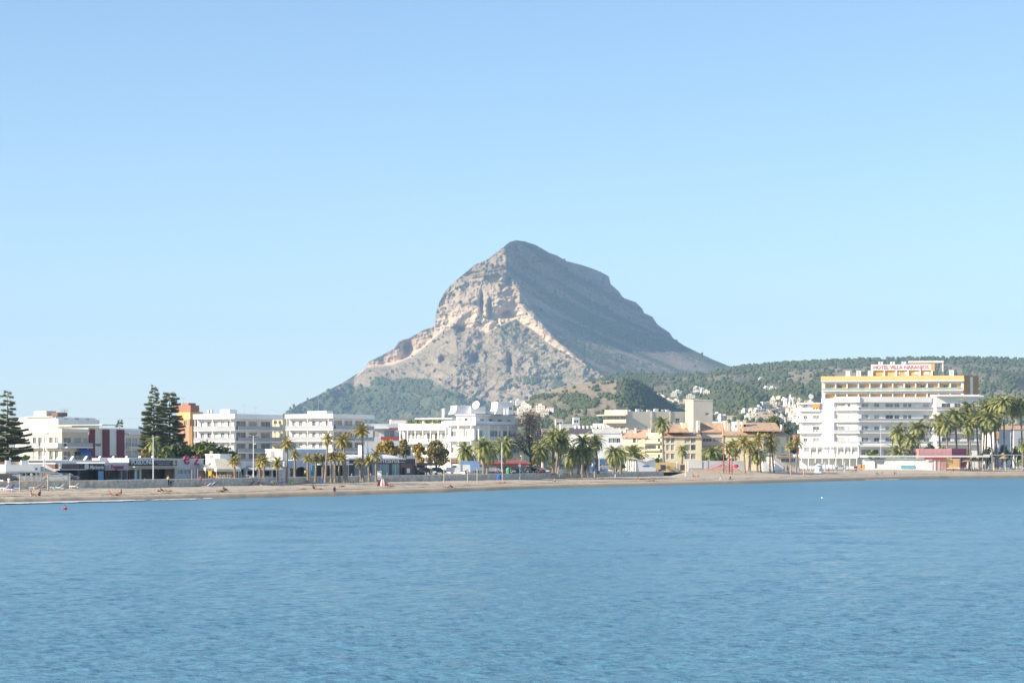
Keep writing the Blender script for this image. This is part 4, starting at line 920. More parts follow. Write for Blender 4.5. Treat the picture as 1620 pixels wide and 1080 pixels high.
def b_hotel():
    d = 752; LF = ang(1265, d + 16, R(-26), 1356); RF = ang(1356, LF.Q.y, R(5), 1472); LF = Fr(LF.P, RF.P)
    zq = lambda py: Z(py, RF.P.y); rows = [648, 666, 684, 702]; zs = [zq(p) for p in rows]; zt = zq(631); g = GZ
    RFq = RF; rt = root('hotel_building', RF.P.x, RF.P.y, GZ, 'big white hotel with long stacked balconies behind the beach bar', 'building')
    uA, uB, uC = LF.u(1300), LF.u(1321), LF.L
    hL = []
    for z in zs: hL += [(LF.u(1271), LF.u(1277), z + .1, z + 2.2), (LF.u(1286), LF.u(1296), z + .1, z + 2.3), (LF.u(1303.5), LF.u(1306.5), z + .9, z + 2.3), (LF.u(1312.5), LF.u(1317), z + .8, z + 2.4), (LF.u(1323), LF.u(1337), z + .1, z + 2.4), (LF.u(1341), LF.u(1345), z + .6, z + 2.2)]
    hR = []
    for z in zs:
        for a, b in ((1363, 1374), (1383, 1391), (1401, 1413), (1415, 1423), (1429, 1435), (1437, 1442), (1461, 1470)): hR.append((RF.u(a), RF.u(b), z + .1, z + 2.3))
    gz = zq(723); hg = [(LF.u(a), LF.u(b), gz + .2, gz + 3.0) for a, b in ((1283, 1291), (1292, 1299), (1303, 1309), (1312, 1318), (1324, 1330), (1331, 1340), (1343, 1352))]
    hG = [(RF.u(a), RF.u(b), gz + .4, gz + 2.8) for a, b in ((1363, 1378), (1382, 1390), (1398, 1410))]
    body(rt, LF, RF, GZ, zt - 1.2, hL + hg, hR + hG, WHITE, dep=.3); wins(rt, LF, hL + hg, [GLM, BLIND, GLD, BLIND]); wins(rt, RF, hR + hG, [GLM, GLM, GLD, BLIND])
    for i, z in enumerate(zs):
        balcony(rt, LF, -.3, uA, z, 1.7, 'block', WHITE); balcony(rt, LF, uB, uC + 1.4, z, 1.5, 'block' if i < 2 else 'glass', WHITE, side=False)
        balcony(rt, RF, -.0, RF.L + 1, z - .004, 1.503, 'glass', WHITE, rm=RAILG if i else RAILG, side=False)
    m = MB(); m.box(LF, uA + .1, uB - .1, .003, .9, g, zt + .3); m.build('lift_tower', WHITE, rt)
    m = MB(); m.box(LF, -.6, uA, -.2, 2.0, zt - 1.6, zt - 1.2); m.box(LF, uB, uC + 1.45, -.2, 1.5, zt - 1.2, zt + .8); m.box(RF, -.01, RF.L, -.2, 1.503, zt - 1.2, zt + .797); m.build('roof_band', WHITE, rt)
    m = MB(); m.box(LF, -.6, uC + 1.2, .003, 2.6, zq(706.5), zq(703.2)); m.box(RF, 0, RF.L, .003, 2.6, zq(706.5), zq(703.2) - .01); m.build('ground_canopy', WHITE, rt)
    m = MB(); m.box(LF, -1, uC + 1.5, .003, 4.4, gz - .35, gz + .05); m.build('terrace_slab', WHITE, rt)
    m = MB(); rail(m, LF, -1, uC + 1.5, 4.38, gz + .053, 'block'); m.build('terrace_balustrade', WHITE, rt)
    m = MB()
    for k in range(10): u = -.6 + (uC + 1.6) * k / 9; m.box(LF, u, u + .35, 2.2, 2.55, gz + .06, zq(706.5)); m.box(LF, u, u + .22, 4.0, 4.25, GZ, gz - .36)
    m.build('columns', WHITE, rt)
    m = MB(); u = LF.u(1288); m.quad(LF.pt(u, 1.75, zs[0] + 2.6), LF.pt(LF.u(1299), 1.75, zs[0] + 2.6), LF.pt(LF.u(1299), 2.1, zs[0] + .9), LF.pt(u, 2.1, zs[0] + .9)); m.build('awning', mat('orange canvas', (.8, .28, .05), .8), rt)
    c = Vector(LF.pt(LF.u(1281.5), -1, zq(626))); ax = Vector((.2, -.9, .3)).normalized(); m = MB(); m.tube(c, c + ax * .15, .9, 1.0, 18); m.tube((c.x, c.y, zt - 1.2), c, .1); m.build('satellite_dish', OFFW, rt)
    # right wing, stepping forward to the sea
    K = ang(1472, RF.Q.y, R(-55), 1480.5); W = ang(1480.5, K.Q.y, R(3), 1549); K = Fr(K.P, W.P); hw = []
    zw = zq(628)
    for z in zs: hw += [(W.u(1490), W.u(1504), z + .1, z + 2.3), (W.u(1510), W.u(1520), z + .1, z + 2.3), (W.u(1530), W.u(1542), z + .1, z + 2.3)]
    rt = root('hotel_wing', W.P.x, W.P.y, GZ, 'white end wing of the big hotel rising behind the thick palm grove', 'building')
    body(rt, K, W, GZ, zw, [], hw, WHITE); wins(rt, W, hw, [BLIND, GLM, GLD]); parapet(rt, K, W, zw + .003, .9, .05)
    for z in zs: balcony(rt, W, 0, W.L, z, 1.4, 'glass', WHITE)
    m = MB(); m.box(W, 0, W.L + 1.2, .06, 1.6, zq(627.3), zq(625)); m.build('roof_band', WHITE, rt)
b_hotel()
def b_orange_hotel():
    d = 822; A = ang(1300, d + 10, R(-9), 1524); B = ang(1524, A.Q.y, R(35), 1547); A = Fr(A.P, B.P)
    zq = lambda py, px: Z(py, A.P.y + A.e.y * A.u(px))
    z0 = GZ; ze = zq(597.5, 1410); zr0 = zq(601, 1300); fl = Z(618, A.P.y)
    rt = root('hotel_building', A.P.x, A.P.y, GZ, 'orange-topped hotel with a rooftop name sign, behind the white one', 'building')
    n = 12; hs = grid(1, A.L - .6, n, A.L / n * .86, [fl - .1], 2.9); dy = fl - 4.2
    hs += grid(1, A.L - .6, n, A.L / n * .86, [dy], 2.9)
    body(rt, A, B, z0, fl + 3.9, hs, [], WHITE, dep=1.6, name='wall')
    m = MB(); m.wall(A, .5, A.L - .5, dy - 1, fl + 3.5, [], v=-1.5); m.build('recessed_wall', ORNG, rt)
    for i, h in enumerate(hs[:n]): window(rt, A, (h[0] + (.5 if i % 2 else 1.6), h[0] + (2.4 if i % 2 else 3.4), h[2] + .2, h[2] + 2.3), random.choice([GLM, OFFW, GLD]), v=-1.25)
    for z in (fl, fl - 4.1): balcony(rt, A, .2, A.L - .2, z, 1.2, 'glass', WHITE, rm=mat('pale green glass', (.42, .48, .40), .3), side=False)
    m = MB(); top = fl + 5.8; v = .9
    m.quad(A.pt(-.3, v, fl + 3.9), A.pt(A.L + .3, v, fl + 3.9), A.pt(A.L + .3, -.6, top), A.pt(-.3, -.6, top)); m.box(A, -.3, A.L + .3, -9, -.6, fl + 3.91, top); m.tri(A.pt(-.3, v, fl + 3.9), A.pt(-.3, -.6, top), A.pt(-.3, -.6, fl + 3.9)); m.tri(A.pt(A.L + .3, -.6, top), A.pt(A.L + .3, v, fl + 3.9), A.pt(A.L + .3, -.6, fl + 3.9)); m.build('orange_roof_band', ORNG, rt)
    m = MB(); m.box(A, -.3, A.L + .3, -.1, .95, fl + 3.55, fl + 3.89); m.build('eaves', WHITE, rt)
    m = MB(); m.box(B, .0, B.L, .003, .3, z0, top); m.build('end_wall', mat('ochre render', (.50, .30, .13), .85), rt)
    m = MB(); m.box(B, B.L * .42, B.L * .6, .3, .5, z0, top - .5); m.build('end_strip', WHITE, rt)
    # attic storey, sign board, roof house
    u0, u1 = A.u(1379.5), A.u(1476); zb = top + .01; zc = zb + 2.3
    m = MB(); m.wall(A, u0, u1, zb, zc, [], v=-4); m.box(A, u0, u1, -8, -4.02, zb, zc); m.build('attic_storey', ORNG, rt)
    m = MB()
    for k in range(6): u = u0 + (u1 - u0 - .5) * k / 5; m.box(A, u, u + .5, -3.99, -3.3, zb, zc)
    m.build('pilasters', WHITE, rt)
    for k in range(4): u = u0 + (u1 - u0) * (k + 2.35) / 6.2; window(rt, A, (u, u + 2, zb + .6, zb + 1.9), OFFW, v=-3.7)
    m = MB(); m.box(A, u0 - .3, u1 - .6, -3.6, -3.2, zc + .003, zc + 2.35); m.build('sign_board', OFFW, rt)
    text('HOTEL VILLA NARANJOS', 1.9, A, u0 + .6, zc + .55, mat('plum red lettering', (.48, .17, .20), .6), v=-3.15, width=(u1 - u0) - 2.2, rt=rt, ext=.06, bold=.02)
    A2 = ang(1439, d + 9, R(-9), 1479); zd = Z(572, d); m = MB(); m.box(A2, 0, A2.L, -5, -2, zb, zd); m.build('roof_house', ORNG, rt)
    m = MB(); m.box(A2, -.4, A2.L + 3.5, -6, -1.6, zd + .003, zd + .8); m.box(A2, A2.L + 2.9, A2.L + 3.4, -2.2, -1.8, zb, zd); m.build('roof_house_cap', OFFW, rt)
    m = MB(); p = A2.pt(A2.L * .4, -3, zd + .8); m.tube(p, (p[0], p[1], p[2] + 1.6), .09); m.box(A2, A2.L * .4 - .1, A2.L * .4 + .5, -3.2, -2.8, p[2] + 1.2, p[2] + 1.7); m.build('beacon_mast', METAL, rt)
    for px in (1338, 1342, 1355, 1359, 1373, 1377, 1502, 1506): chimney(rt, A, A.u(px), -2, top, 2.1, WHITE, .75)
    for px in (1390, 1394, 1409, 1413, 1427, 1431): chimney(rt, A, A.u(px), -5, zc, 3.4, WHITE, .7)
b_orange_hotel()
def b_right_edge():
    d = 860; fr = ang(1572, d, R(5), 1640); LF = Fr(fr.P + Vector((-3, 8)), fr.P); z = zr(d, 679, 690, 702)
    rt = root('low_building', fr.P.x, fr.P.y, GZ, 'terracotta-roofed pale house half hidden by palm trunks at the right edge', 'building')
    hs = [(fr.L * .3, fr.L * .45, z[1] - 1.5, z[1] - .3), (fr.L * .1, fr.L * .22, z[2], z[2] + 2)]; body(rt, LF, fr, GZ, z[0], [], hs, OFFW); wins(rt, fr, hs, mull=0)
    gable(rt, fr, 0, fr.L, z[0], Z(672.5, d), 9); m = MB(); m.box(fr, 0, fr.L * .25, .003, .4, Z(694, d), Z(684, d)); m.build('side_panel', ORNG, rt)
    d = 830; fr = ang(1604, d, R(10), 1650); LF = Fr(fr.P + Vector((-4, 8)), fr.P); z = zr(d, 681, 705)
    rt = root('low_building', fr.P.x, fr.P.y, GZ, 'grey flat-roofed house cut by the right edge of the picture', 'building'); hs = [(fr.u(1611), fr.u(1622), z[1], z[1] + 3)]
    body(rt, LF, fr, GZ, z[0], [], hs, GREYW); wins(rt, fr, hs, [BLIND])
b_right_edge()

# ---------------------------------------------------------------- seafront shops and restaurants on the left
def shopfront(name, label, cat, fr, px0, px1, ztop, zbase, wall, dep=8, glass=(), interior=DKIN, sign=None, cap=OFFW, frame=STEELW, gl=None, slab=True):
    """single-storey unit: side walls, back, roof, open or glazed front"""
    u0, u1 = fr.u(px0), fr.u(px1); P = fr.pt(u0, 0, 0); rt = root(name, P[0], P[1], GZ, label, cat)
    sub_ = Fr(fr.pt(u0, 0, 0)[:2], fr.pt(u1, 0, 0)[:2]); L = sub_.L
    hs = [(sub_.u(a), sub_.u(b), zl if zl else zbase + .1, zh if zh else ztop - 1.1) for a, b, zl, zh in glass]
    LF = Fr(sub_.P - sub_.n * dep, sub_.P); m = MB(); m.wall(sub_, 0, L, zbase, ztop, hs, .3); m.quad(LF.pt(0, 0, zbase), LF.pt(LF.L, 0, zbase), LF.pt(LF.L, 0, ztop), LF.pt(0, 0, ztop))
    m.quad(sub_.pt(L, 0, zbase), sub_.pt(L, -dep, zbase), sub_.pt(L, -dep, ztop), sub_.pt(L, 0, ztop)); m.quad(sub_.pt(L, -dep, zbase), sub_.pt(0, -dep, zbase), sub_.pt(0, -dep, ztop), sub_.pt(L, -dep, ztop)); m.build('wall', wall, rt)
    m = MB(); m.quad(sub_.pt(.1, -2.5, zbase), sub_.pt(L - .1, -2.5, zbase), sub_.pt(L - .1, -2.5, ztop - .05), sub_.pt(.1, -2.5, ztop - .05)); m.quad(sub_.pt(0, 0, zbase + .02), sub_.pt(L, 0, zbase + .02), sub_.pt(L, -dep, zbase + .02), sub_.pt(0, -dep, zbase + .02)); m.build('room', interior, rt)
    m = MB(); m.box(sub_, -.05, L + .05, -dep, .15, ztop + .002, ztop + .16); m.build('roof', cap, rt)
    return rt, sub_, hs
SF = ang(87, 364, R(58), 322)      # the line of the restaurant row
zt_ = lambda py, px: Z(py, SF.P.y + SF.e.y * SF.u(px))
def furniture(rt, fr, u0, u1, v, z, n, m_=OFFW):
    pass
def row():
    rt, s_, hs = shopfront('restaurant', 'dark open-fronted bar under a brown fascia at the left end of the restaurant row', 'restaurant', SF, 87, 125.5, zt_(733.5, 100), GZ, BROWN, glass=((90, 123, None, zt_(742.5, 105)),), cap=OFFW)
    m = MB(); m.box(s_, -.5, s_.L, .02, 1.6, zt_(743, 105), zt_(741.8, 105)); m.build('canopy', OFFW, rt)
    m = MB(); m.box(s_, s_.u(91), s_.u(94), .02, .5, zt_(741, 92), zt_(733, 92)); m.build('pillar', CANV, rt)
    for k in range(5): m = MB(); u = 1 + k * s_.L / 5.5; m.box(s_, u, u + .8, -1.4, -.6, GZ + .72, GZ + .76); m.tube(s_.pt(u + .4, -1, GZ), s_.pt(u + .4, -1, GZ + .72), .05); m.build('table', OFFW, rt)
    rt, s_, hs = shopfront('restaurant', 'dark restaurant with a script name above, left of the pink sign', 'restaurant', SF, 126, 165, zt_(733.5, 145), GZ, DARK, glass=((127, 154.5, None, zt_(743.5, 140)),), cap=OFFW)
    text('Si Marineria', 1.0, s_, s_.u(136), zt_(741.6, 146), WHITE, width=s_.u(163.5) - s_.u(136), rt=rt, shear=.35, bold=.012)
    m = MB(); m.box(s_, s_.u(155), s_.u(163), .02, .12, GZ, zt_(745, 160)); m.build('side_panel', mat('sky blue panel', (.20, .40, .58), .6), rt)
    m = MB(); c = s_.pt(s_.u(136), .1, zt_(737.5, 136)); m.tube(c, (c[0] + s_.n.x * .06, c[1] + s_.n.y * .06, c[2]), .55, n=14); m.build('round_emblem', CANV, rt)
    rt, s_, hs = shopfront('restaurant', 'restaurant with a pink sign board and maroon posts', 'restaurant', SF, 165.6, 203, zt_(732.5, 185), GZ, GREYW, glass=((166.5, 193, None, zt_(743.5, 180)), (195, 202, None, zt_(743.5, 199))), cap=OFFW)
    m = MB(); m.box(s_, s_.u(166), s_.u(200.5), .02, .25, zt_(742.8, 183), zt_(735.8, 183)); m.build('sign_board', mat('pale pink board', (.60, .42, .46), .6), rt)
    text('Fraguest', 1.0, s_, s_.u(174), zt_(741.2, 185), mat('plum lettering', (.30, .05, .12), .6), width=s_.u(194) - s_.u(174), rt=rt, v=.27, bold=.04)
    c = s_.pt(s_.u(169.5), .26, zt_(739, 170)); m = MB(); m.tube(c, (c[0] + s_.n.x * .05, c[1] + s_.n.y * .05, c[2]), .34, n=14); m.build('round_logo', mat('sage green disc', (.25, .36, .28), .6), rt)
    for a in (164.8, 193.5, 202.2): m = MB(); m.box(s_, s_.u(a), s_.u(a + 1.4), .02, .3, GZ, zt_(743.5, 183)); m.build('post', MAROON, rt)
    rt, s_, hs = shopfront('restaurant', 'restaurant under a long dark sign reading POSIDONIA', 'restaurant', SF, 203.6, 278, zt_(726, 240), GZ, OFFW, dep=9, glass=((204.5, 214, None, zt_(742.5, 210)), (216, 222, None, zt_(742.5, 220)), (223.5, 277, None, zt_(741.5, 245))), cap=OFFW)
    m = MB(); m.box(s_, s_.u(203.8), s_.u(277.8), .02, .3, zt_(736.3, 240), zt_(728.2, 240)); m.build('sign_board', DARK, rt)
    text('POSIDONIA', 1.2, s_, s_.u(206), zt_(734.2, 224), WHITE, width=s_.u(241.5) - s_.u(206), rt=rt, v=.32, bold=.012)
    m = MB()
    for a, b, y in ((244, 268, 731), (248, 266, 733.6)): m.box(s_, s_.u(a), s_.u(b), .305, .33, zt_(y + .5, 256), zt_(y - .2, 256))
    m.build('small_print', CANVG, rt)
    m = MB(); c = s_.pt(s_.u(273.5), .31, zt_(732.2, 273)); 
    for k in range(5): a = math.pi * (.1 + .2 * k); q = (c[0] + s_.e.x * .45 * math.cos(a), c[1] + s_.e.y * .45 * math.cos(a), c[2] - .3 + .85 * math.sin(a)); m.tube((c[0], c[1], c[2] - .4), q, .07, .1, 5)
    m.build('leaf_emblem', CANV, rt)
    m = MB(); m.box(s_, 0, s_.L, .02, 1.5, zt_(738.6, 240), zt_(737.2, 240)); m.box(s_, .1, s_.L - .1, .02, 1.1, zt_(741, 240), zt_(739.9, 240)); m.build('canopy', CANV, rt)
    m = MB(); n = 18; u0, u1 = s_.u(231), s_.u(262); zb, zc = GZ, zt_(744.5, 246)   # broad dark arch inside
    for k in range(n): a0, a1 = math.pi * k / n, math.pi * (k + 1) / n; cu, ru = (u0 + u1) / 2, (u1 - u0) / 2; m.quad(s_.pt(cu - ru * math.cos(a0), -1.8, GZ + 1.4 + 1.25 * math.sin(a0)), s_.pt(cu - ru * math.cos(a1), -1.8, GZ + 1.4 + 1.25 * math.sin(a1)), s_.pt(cu - ru * math.cos(a1), -1.8, zt_(741.5, 246)), s_.pt(cu - ru * math.cos(a0), -1.8, zt_(741.5, 246)))
    m.build('arched_wall', OFFW, rt)
    for a, b, mm in ((215.5, 222.5, TEAL), (265, 277, BROWN)): m = MB(); m.box(s_, s_.u(a), s_.u(b), -.9, -.5, GZ, zt_(742, 240)); m.build('side_panel', mm, rt)
    rt, s_, hs = shopfront('restaurant', 'grey-white bar with large plum letters e and 2 on its front', 'restaurant', SF, 278.6, 322, zt_(726.5, 300), GZ, GREYW, glass=((281, 290, GZ + .9, zt_(742, 286)), (291, 296, GZ + .9, zt_(742, 293)), (297, 302.5, GZ + .9, zt_(742, 300))), cap=OFFW)
    wins(rt, s_, hs, [GLT, GLM], mull=1)
    pl = mat('plum painted letter', (.36, .04, .14), .5)
    text('e', 3.6, s_, s_.u(290.5), zt_(733.8, 294), pl, width=s_.u(299) - s_.u(290.5), rt=rt, v=.06, ext=.12, bold=.04); text('2', 2.6, s_, s_.u(306), zt_(735, 310), pl, width=s_.u(314) - s_.u(306), rt=rt, v=.06, ext=.12, bold=.04)
row()
def upper_terrace():
    fr = ang(45, 372, R(42), 245); zz = lambda py, px: Z(py, fr.P.y + fr.e.y * fr.u(px)); z1, z0 = zz(727.8, 150), zz(734.5, 150)
    rt = root('roof_terrace', fr.P.x, fr.P.y, GZ, 'long grey-white upper terrace wall with sun loungers above the restaurant row', 'building'); m = MB(); m.box(fr, 0, fr.L, -8, 0, GZ, z0 + .2); m.build('wall', OFFW, rt)
    m = MB(); m.box(fr, 0, fr.L, -.25, .02, z0 + .203, z1); m.box(fr, fr.L * .55, fr.L, -.26, .04, z1 + .002, z1 + .5); m.build('parapet', GREYW, rt)
    for k in range(9):
        a = 2 + k * fr.L / 9.3; m = MB(); m.box(fr, a, a + 1.5, -1.7, -1.0, z1 - .3, z1 - .05); m.quad(fr.pt(a + 1.5, -1.7, z1 - .05), fr.pt(a + 2.1, -1.7, z1 + .75), fr.pt(a + 2.1, -1.0, z1 + .75), fr.pt(a + 1.5, -1.0, z1 - .05)); m.build('sun_lounger', WHITE, rt)
upper_terrace()
def white_cafe():
    fr = ang(9, 352, R(24), 72); z = lambda py: Z(py, fr.P.y + 3); rt, s_, hs = shopfront('cafe', 'bright white cafe with a notched parapet and posts under its canopy, far left', 'cafe', fr, 9, 64, z(736), GZ, WHITE, glass=((12, 20, GZ + .4, z(747)), (24, 31, GZ + .4, z(747)), (37, 48, GZ + .8, z(747)), (51, 57, GZ + .4, z(747))), cap=WHITE)
    m = MB()
    for a, b, y in ((9.5, 17, 728), (34, 44.5, 728)): m.box(s_, s_.u(a), s_.u(b), -1, .1, z(736) + .17, z(y))
    m.build('parapet', WHITE, rt)
    m = MB(); m.box(s_, s_.u(17), s_.u(34), -1.2, -1, z(736) + .17, z(730)); m.build('terrace_screen', STONE, rt)
    m = MB(); m.box(s_, 0 - 4, s_.L + 1.5, .16, 3.2, z(747.3), z(745.8)); m.build('canopy', CANV, rt); m = MB()
    for px in (9, 20.5, 23.5, 34, 50.5, 56.5, 61.5): m.box(s_, s_.u(px), s_.u(px) + .3, 2.7, 3.0, GZ, z(747.3))
    m.build('posts', CANV, rt)
    m = MB(); m.box(s_, s_.u(55.5), s_.u(59), .16, .25, z(743), z(740)); m.build('notice', BLUE, rt)
    fr2 = ang(60, 356, R(24), 88); rt = root('awning', fr2.P.x, fr2.P.y, GZ, 'beige tent-shaped awning with a lit slope beside the brown bar', 'awning'); m = MB(); zc = Z(734, 357); ze = Z(746, 357); L = fr2.L
    a, b, c, e_ = fr2.pt(-2, 1.5, ze), fr2.pt(L, 1.5, ze), fr2.pt(L, -4, ze), fr2.pt(-2, -4, ze); tp = fr2.pt(1.5, -1.2, zc); m.tri(a, b, tp); m.tri(b, c, tp); m.tri(c, e_, tp); m.tri(e_, a, tp); m.build('canvas', CANV, rt)
    m = MB(); 
    for q in (a, b, c, e_): m.tube((q[0], q[1], GZ), q, .07)
    m.tube(tp, (tp[0], tp[1], tp[2] + 1.0), .06); m.build('poles', OFFW, rt)
    rt = root('low_building', X(-6, 372), 372, GZ, 'low salmon-brown house with a canopy cut by the left edge', 'building'); f3 = ang(-30, 366, R(20), 10); m = MB(); m.box(f3, 0, f3.L, -8, 0, GZ, Z(730, 370)); m.build('wall', mat('salmon render', (.42, .26, .20), .85), rt); m = MB(); m.box(f3, 0, f3.L, .01, 2.4, Z(749, 368), Z(746, 368)); m.build('canopy', CANV, rt)
white_cafe()
def mid_left():
    # cream tent canopies over an orange bar
    d = 398; fr = ang(322, d, R(32), 375); z = lambda py: Z(py, d + 5)
    rt = root('beach_bar', fr.P.x, fr.P.y, GZ, 'orange-walled bar under peaked cream tent canopies', 'bar'); m = MB(); m.wall(fr, 0, fr.L, GZ, z(737), [(fr.u(348), fr.u(355), GZ + .7, z(744)), (fr.u(364), fr.u(371), GZ + .2, z(743)), (fr.u(324), fr.u(333), GZ + .3, z(742))], .3); m.box(fr, 0, fr.L, -6, -.5, GZ, z(738)); m.build('wall', ORNG, rt)
    for (a, b, yt, ye) in ((338, 374, 725, 741), (321, 341, 734, 740)):
        f2 = ang(a, d - 3, R(32), b); m = MB(); L = f2.L; q = [f2.pt(-.3, 2, z(ye)), f2.pt(L, 2, z(ye)), f2.pt(L, -4, z(ye)), f2.pt(-.3, -4, z(ye))]; t0, t1 = f2.pt(L * .12, -1, z(yt)), f2.pt(L * .6, -1, z(yt))
        m.quad(q[0], q[1], t1, t0); m.tri(q[1], q[2], t1); m.quad(q[2], q[3], t0, t1); m.tri(q[3], q[0], t0)
        for i in range(4): p, r = q[i], q[(i + 1) % 4]; m.quad((p[0], p[1], p[2] - .5), (r[0], r[1], r[2] - .5), r, p)
        m.build('tent_canopy', CANV, rt); m = MB()
        for p in q: m.tube((p[0], p[1], GZ), p, .06)
        m.build('poles', OFFW, rt)
    # white boxy buildings behind and beside
    for (a, b, yt, dd, lab, mm) in ((325, 348, 720, 430, 'small bright white cube house behind the cream tent canopies', WHITE), (420, 447, 712, 450, 'bright white windowless box house above the arcade roofs', WHITE)):
        f2 = ang(a, dd, R(-12), b); rt = root('low_building', f2.P.x, f2.P.y, GZ, lab, 'building'); m = MB(); m.box(f2, 0, f2.L, -7, 0, GZ, Z(yt, dd)); m.build('wall', mm, rt); m = MB(); m.box(f2, -.1, f2.L + .1, -7.1, .1, Z(yt, dd) + .002, Z(yt, dd) + .3); m.build('parapet', mm, rt)
        m = MB(); m.box(f2, f2.L * .3, f2.L * .5, .003, .08, GZ + 4, GZ + 5.4); m.build('shutter', BLIND, rt)
    # pale bar with dark openings
    d = 405; fr = ang(373, d, R(36), 447); z = lambda py: Z(py, d + 8)
    rt, s_, hs = shopfront('restaurant', 'pale flat-roofed restaurant with dark openings behind the low pair of palms', 'restaurant', fr, 373, 447, z(731), GZ, OFFW, glass=((376, 386, None, z(742)), (390, 400, GZ + .5, z(744)), (402, 407, GZ + .5, z(744)), (414, 427, GZ + .5, z(744)), (430, 438, None, z(742))), cap=OFFW)
    m = MB(); m.box(s_, s_.u(374), s_.u(387), .16, .5, z(740), z(731.3)); m.build('white_sign', WHITE, rt)
    for a, b in ((388, 409), (410, 440)): m = MB(); m.quad(s_.pt(s_.u(a), .05, z(737)), s_.pt(s_.u(b), .05, z(737)), s_.pt(s_.u(b), 2.2, z(742)), s_.pt(s_.u(a), 2.2, z(742))); m.quad(s_.pt(s_.u(a), 2.2, z(742)), s_.pt(s_.u(b), 2.2, z(742)), s_.pt(s_.u(b), 2.2, z(743.5)), s_.pt(s_.u(a), 2.2, z(743.5))); m.build('awning', CANVG, rt)
    for a in (374.5, 387, 427.5, 439): m = MB(); m.box(s_, s_.u(a), s_.u(a) + .35, .2, .5, GZ, z(740)); m.build('post', WHITE, rt)
    # arched bar
    d = 425; fr = ang(438, d, R(36), 490); z = lambda py: Z(py, d + 6)
    rt, s_, hs = shopfront('restaurant', 'bluish-white bar with one broad arched opening', 'restaurant', fr, 438, 490, z(729), GZ, GREYW, glass=((467, 486, None, z(738)), (459, 464, GZ + .2, z(740))), cap=OFFW)
    m = MB(); n = 16; u0, u1 = hs[0][0], hs[0][1]; cu, ru = (u0 + u1) / 2, (u1 - u0) / 2; zc = hs[0][3]
    for k in range(n): a0, a1 = math.pi * k / n, math.pi * (k + 1) / n; f_ = lambda a: zc - 1.3 + 1.28 * math.sin(a); m.quad(s_.pt(cu - ru * math.cos(a0), -.02, f_(a0)), s_.pt(cu - ru * math.cos(a1), -.02, f_(a1)), s_.pt(cu - ru * math.cos(a1), -.02, zc), s_.pt(cu - ru * math.cos(a0), -.02, zc))
    m.build('arch', GREYW, rt)
    m = MB(); m.box(s_, s_.u(440), s_.u(458), .2, 2.6, z(737.5), z(729.5)); m.build('blue_awning', LBLUE, rt); m = MB(); m.box(s_, s_.u(466), s_.u(476), -3, -1, z(729) + .17, z(727)); m.build('roof_hatch', WHITE, rt)
    # long glazed restaurant
    d = 437; fr = ang(490, d, R(36), 552); z = lambda py: Z(py, d + 8)
    rt, s_, hs = shopfront('restaurant', 'glass-fronted restaurant with a turquoise menu panel behind the palm row', 'restaurant', fr, 490, 552, z(731), GZ, OFFW, glass=((499, 511, None, z(736)), (513, 526, None, z(736)), (528, 543, None, z(736))), cap=OFFW)
    m = MB(); m.box(s_, s_.u(492.5), s_.u(497.5), .02, .2, GZ + .3, z(735.5)); m.build('menu_panel', TEAL, rt)
    m = MB(); m.box(s_, s_.u(498), s_.u(551), .2, 2.0, z(734.7), z(733)); m.build('canopy', WHITE, rt)
    m = MB(); m.box(s_, s_.u(543.5), s_.u(551), -.1, .0, GZ + .3, z(736)); m.build('glass_screen', GLT, rt)
    # blue-grey long roofs behind
    d = 470; fr = ang(466, d, R(20), 560); rt = root('low_building', fr.P.x, fr.P.y, GZ, 'long blue-grey flat roof line behind the small palms', 'building'); m = MB(); m.box(fr, 0, fr.L, -8, 0, GZ, Z(718, d + 4)); m.build('wall', GREYW, rt); m = MB(); m.box(fr, -.2, fr.L * .55, -8, .3, Z(718, d + 4) + .002, Z(710.5, d + 4)); m.build('roof_screen', LBLUE, rt)
mid_left()
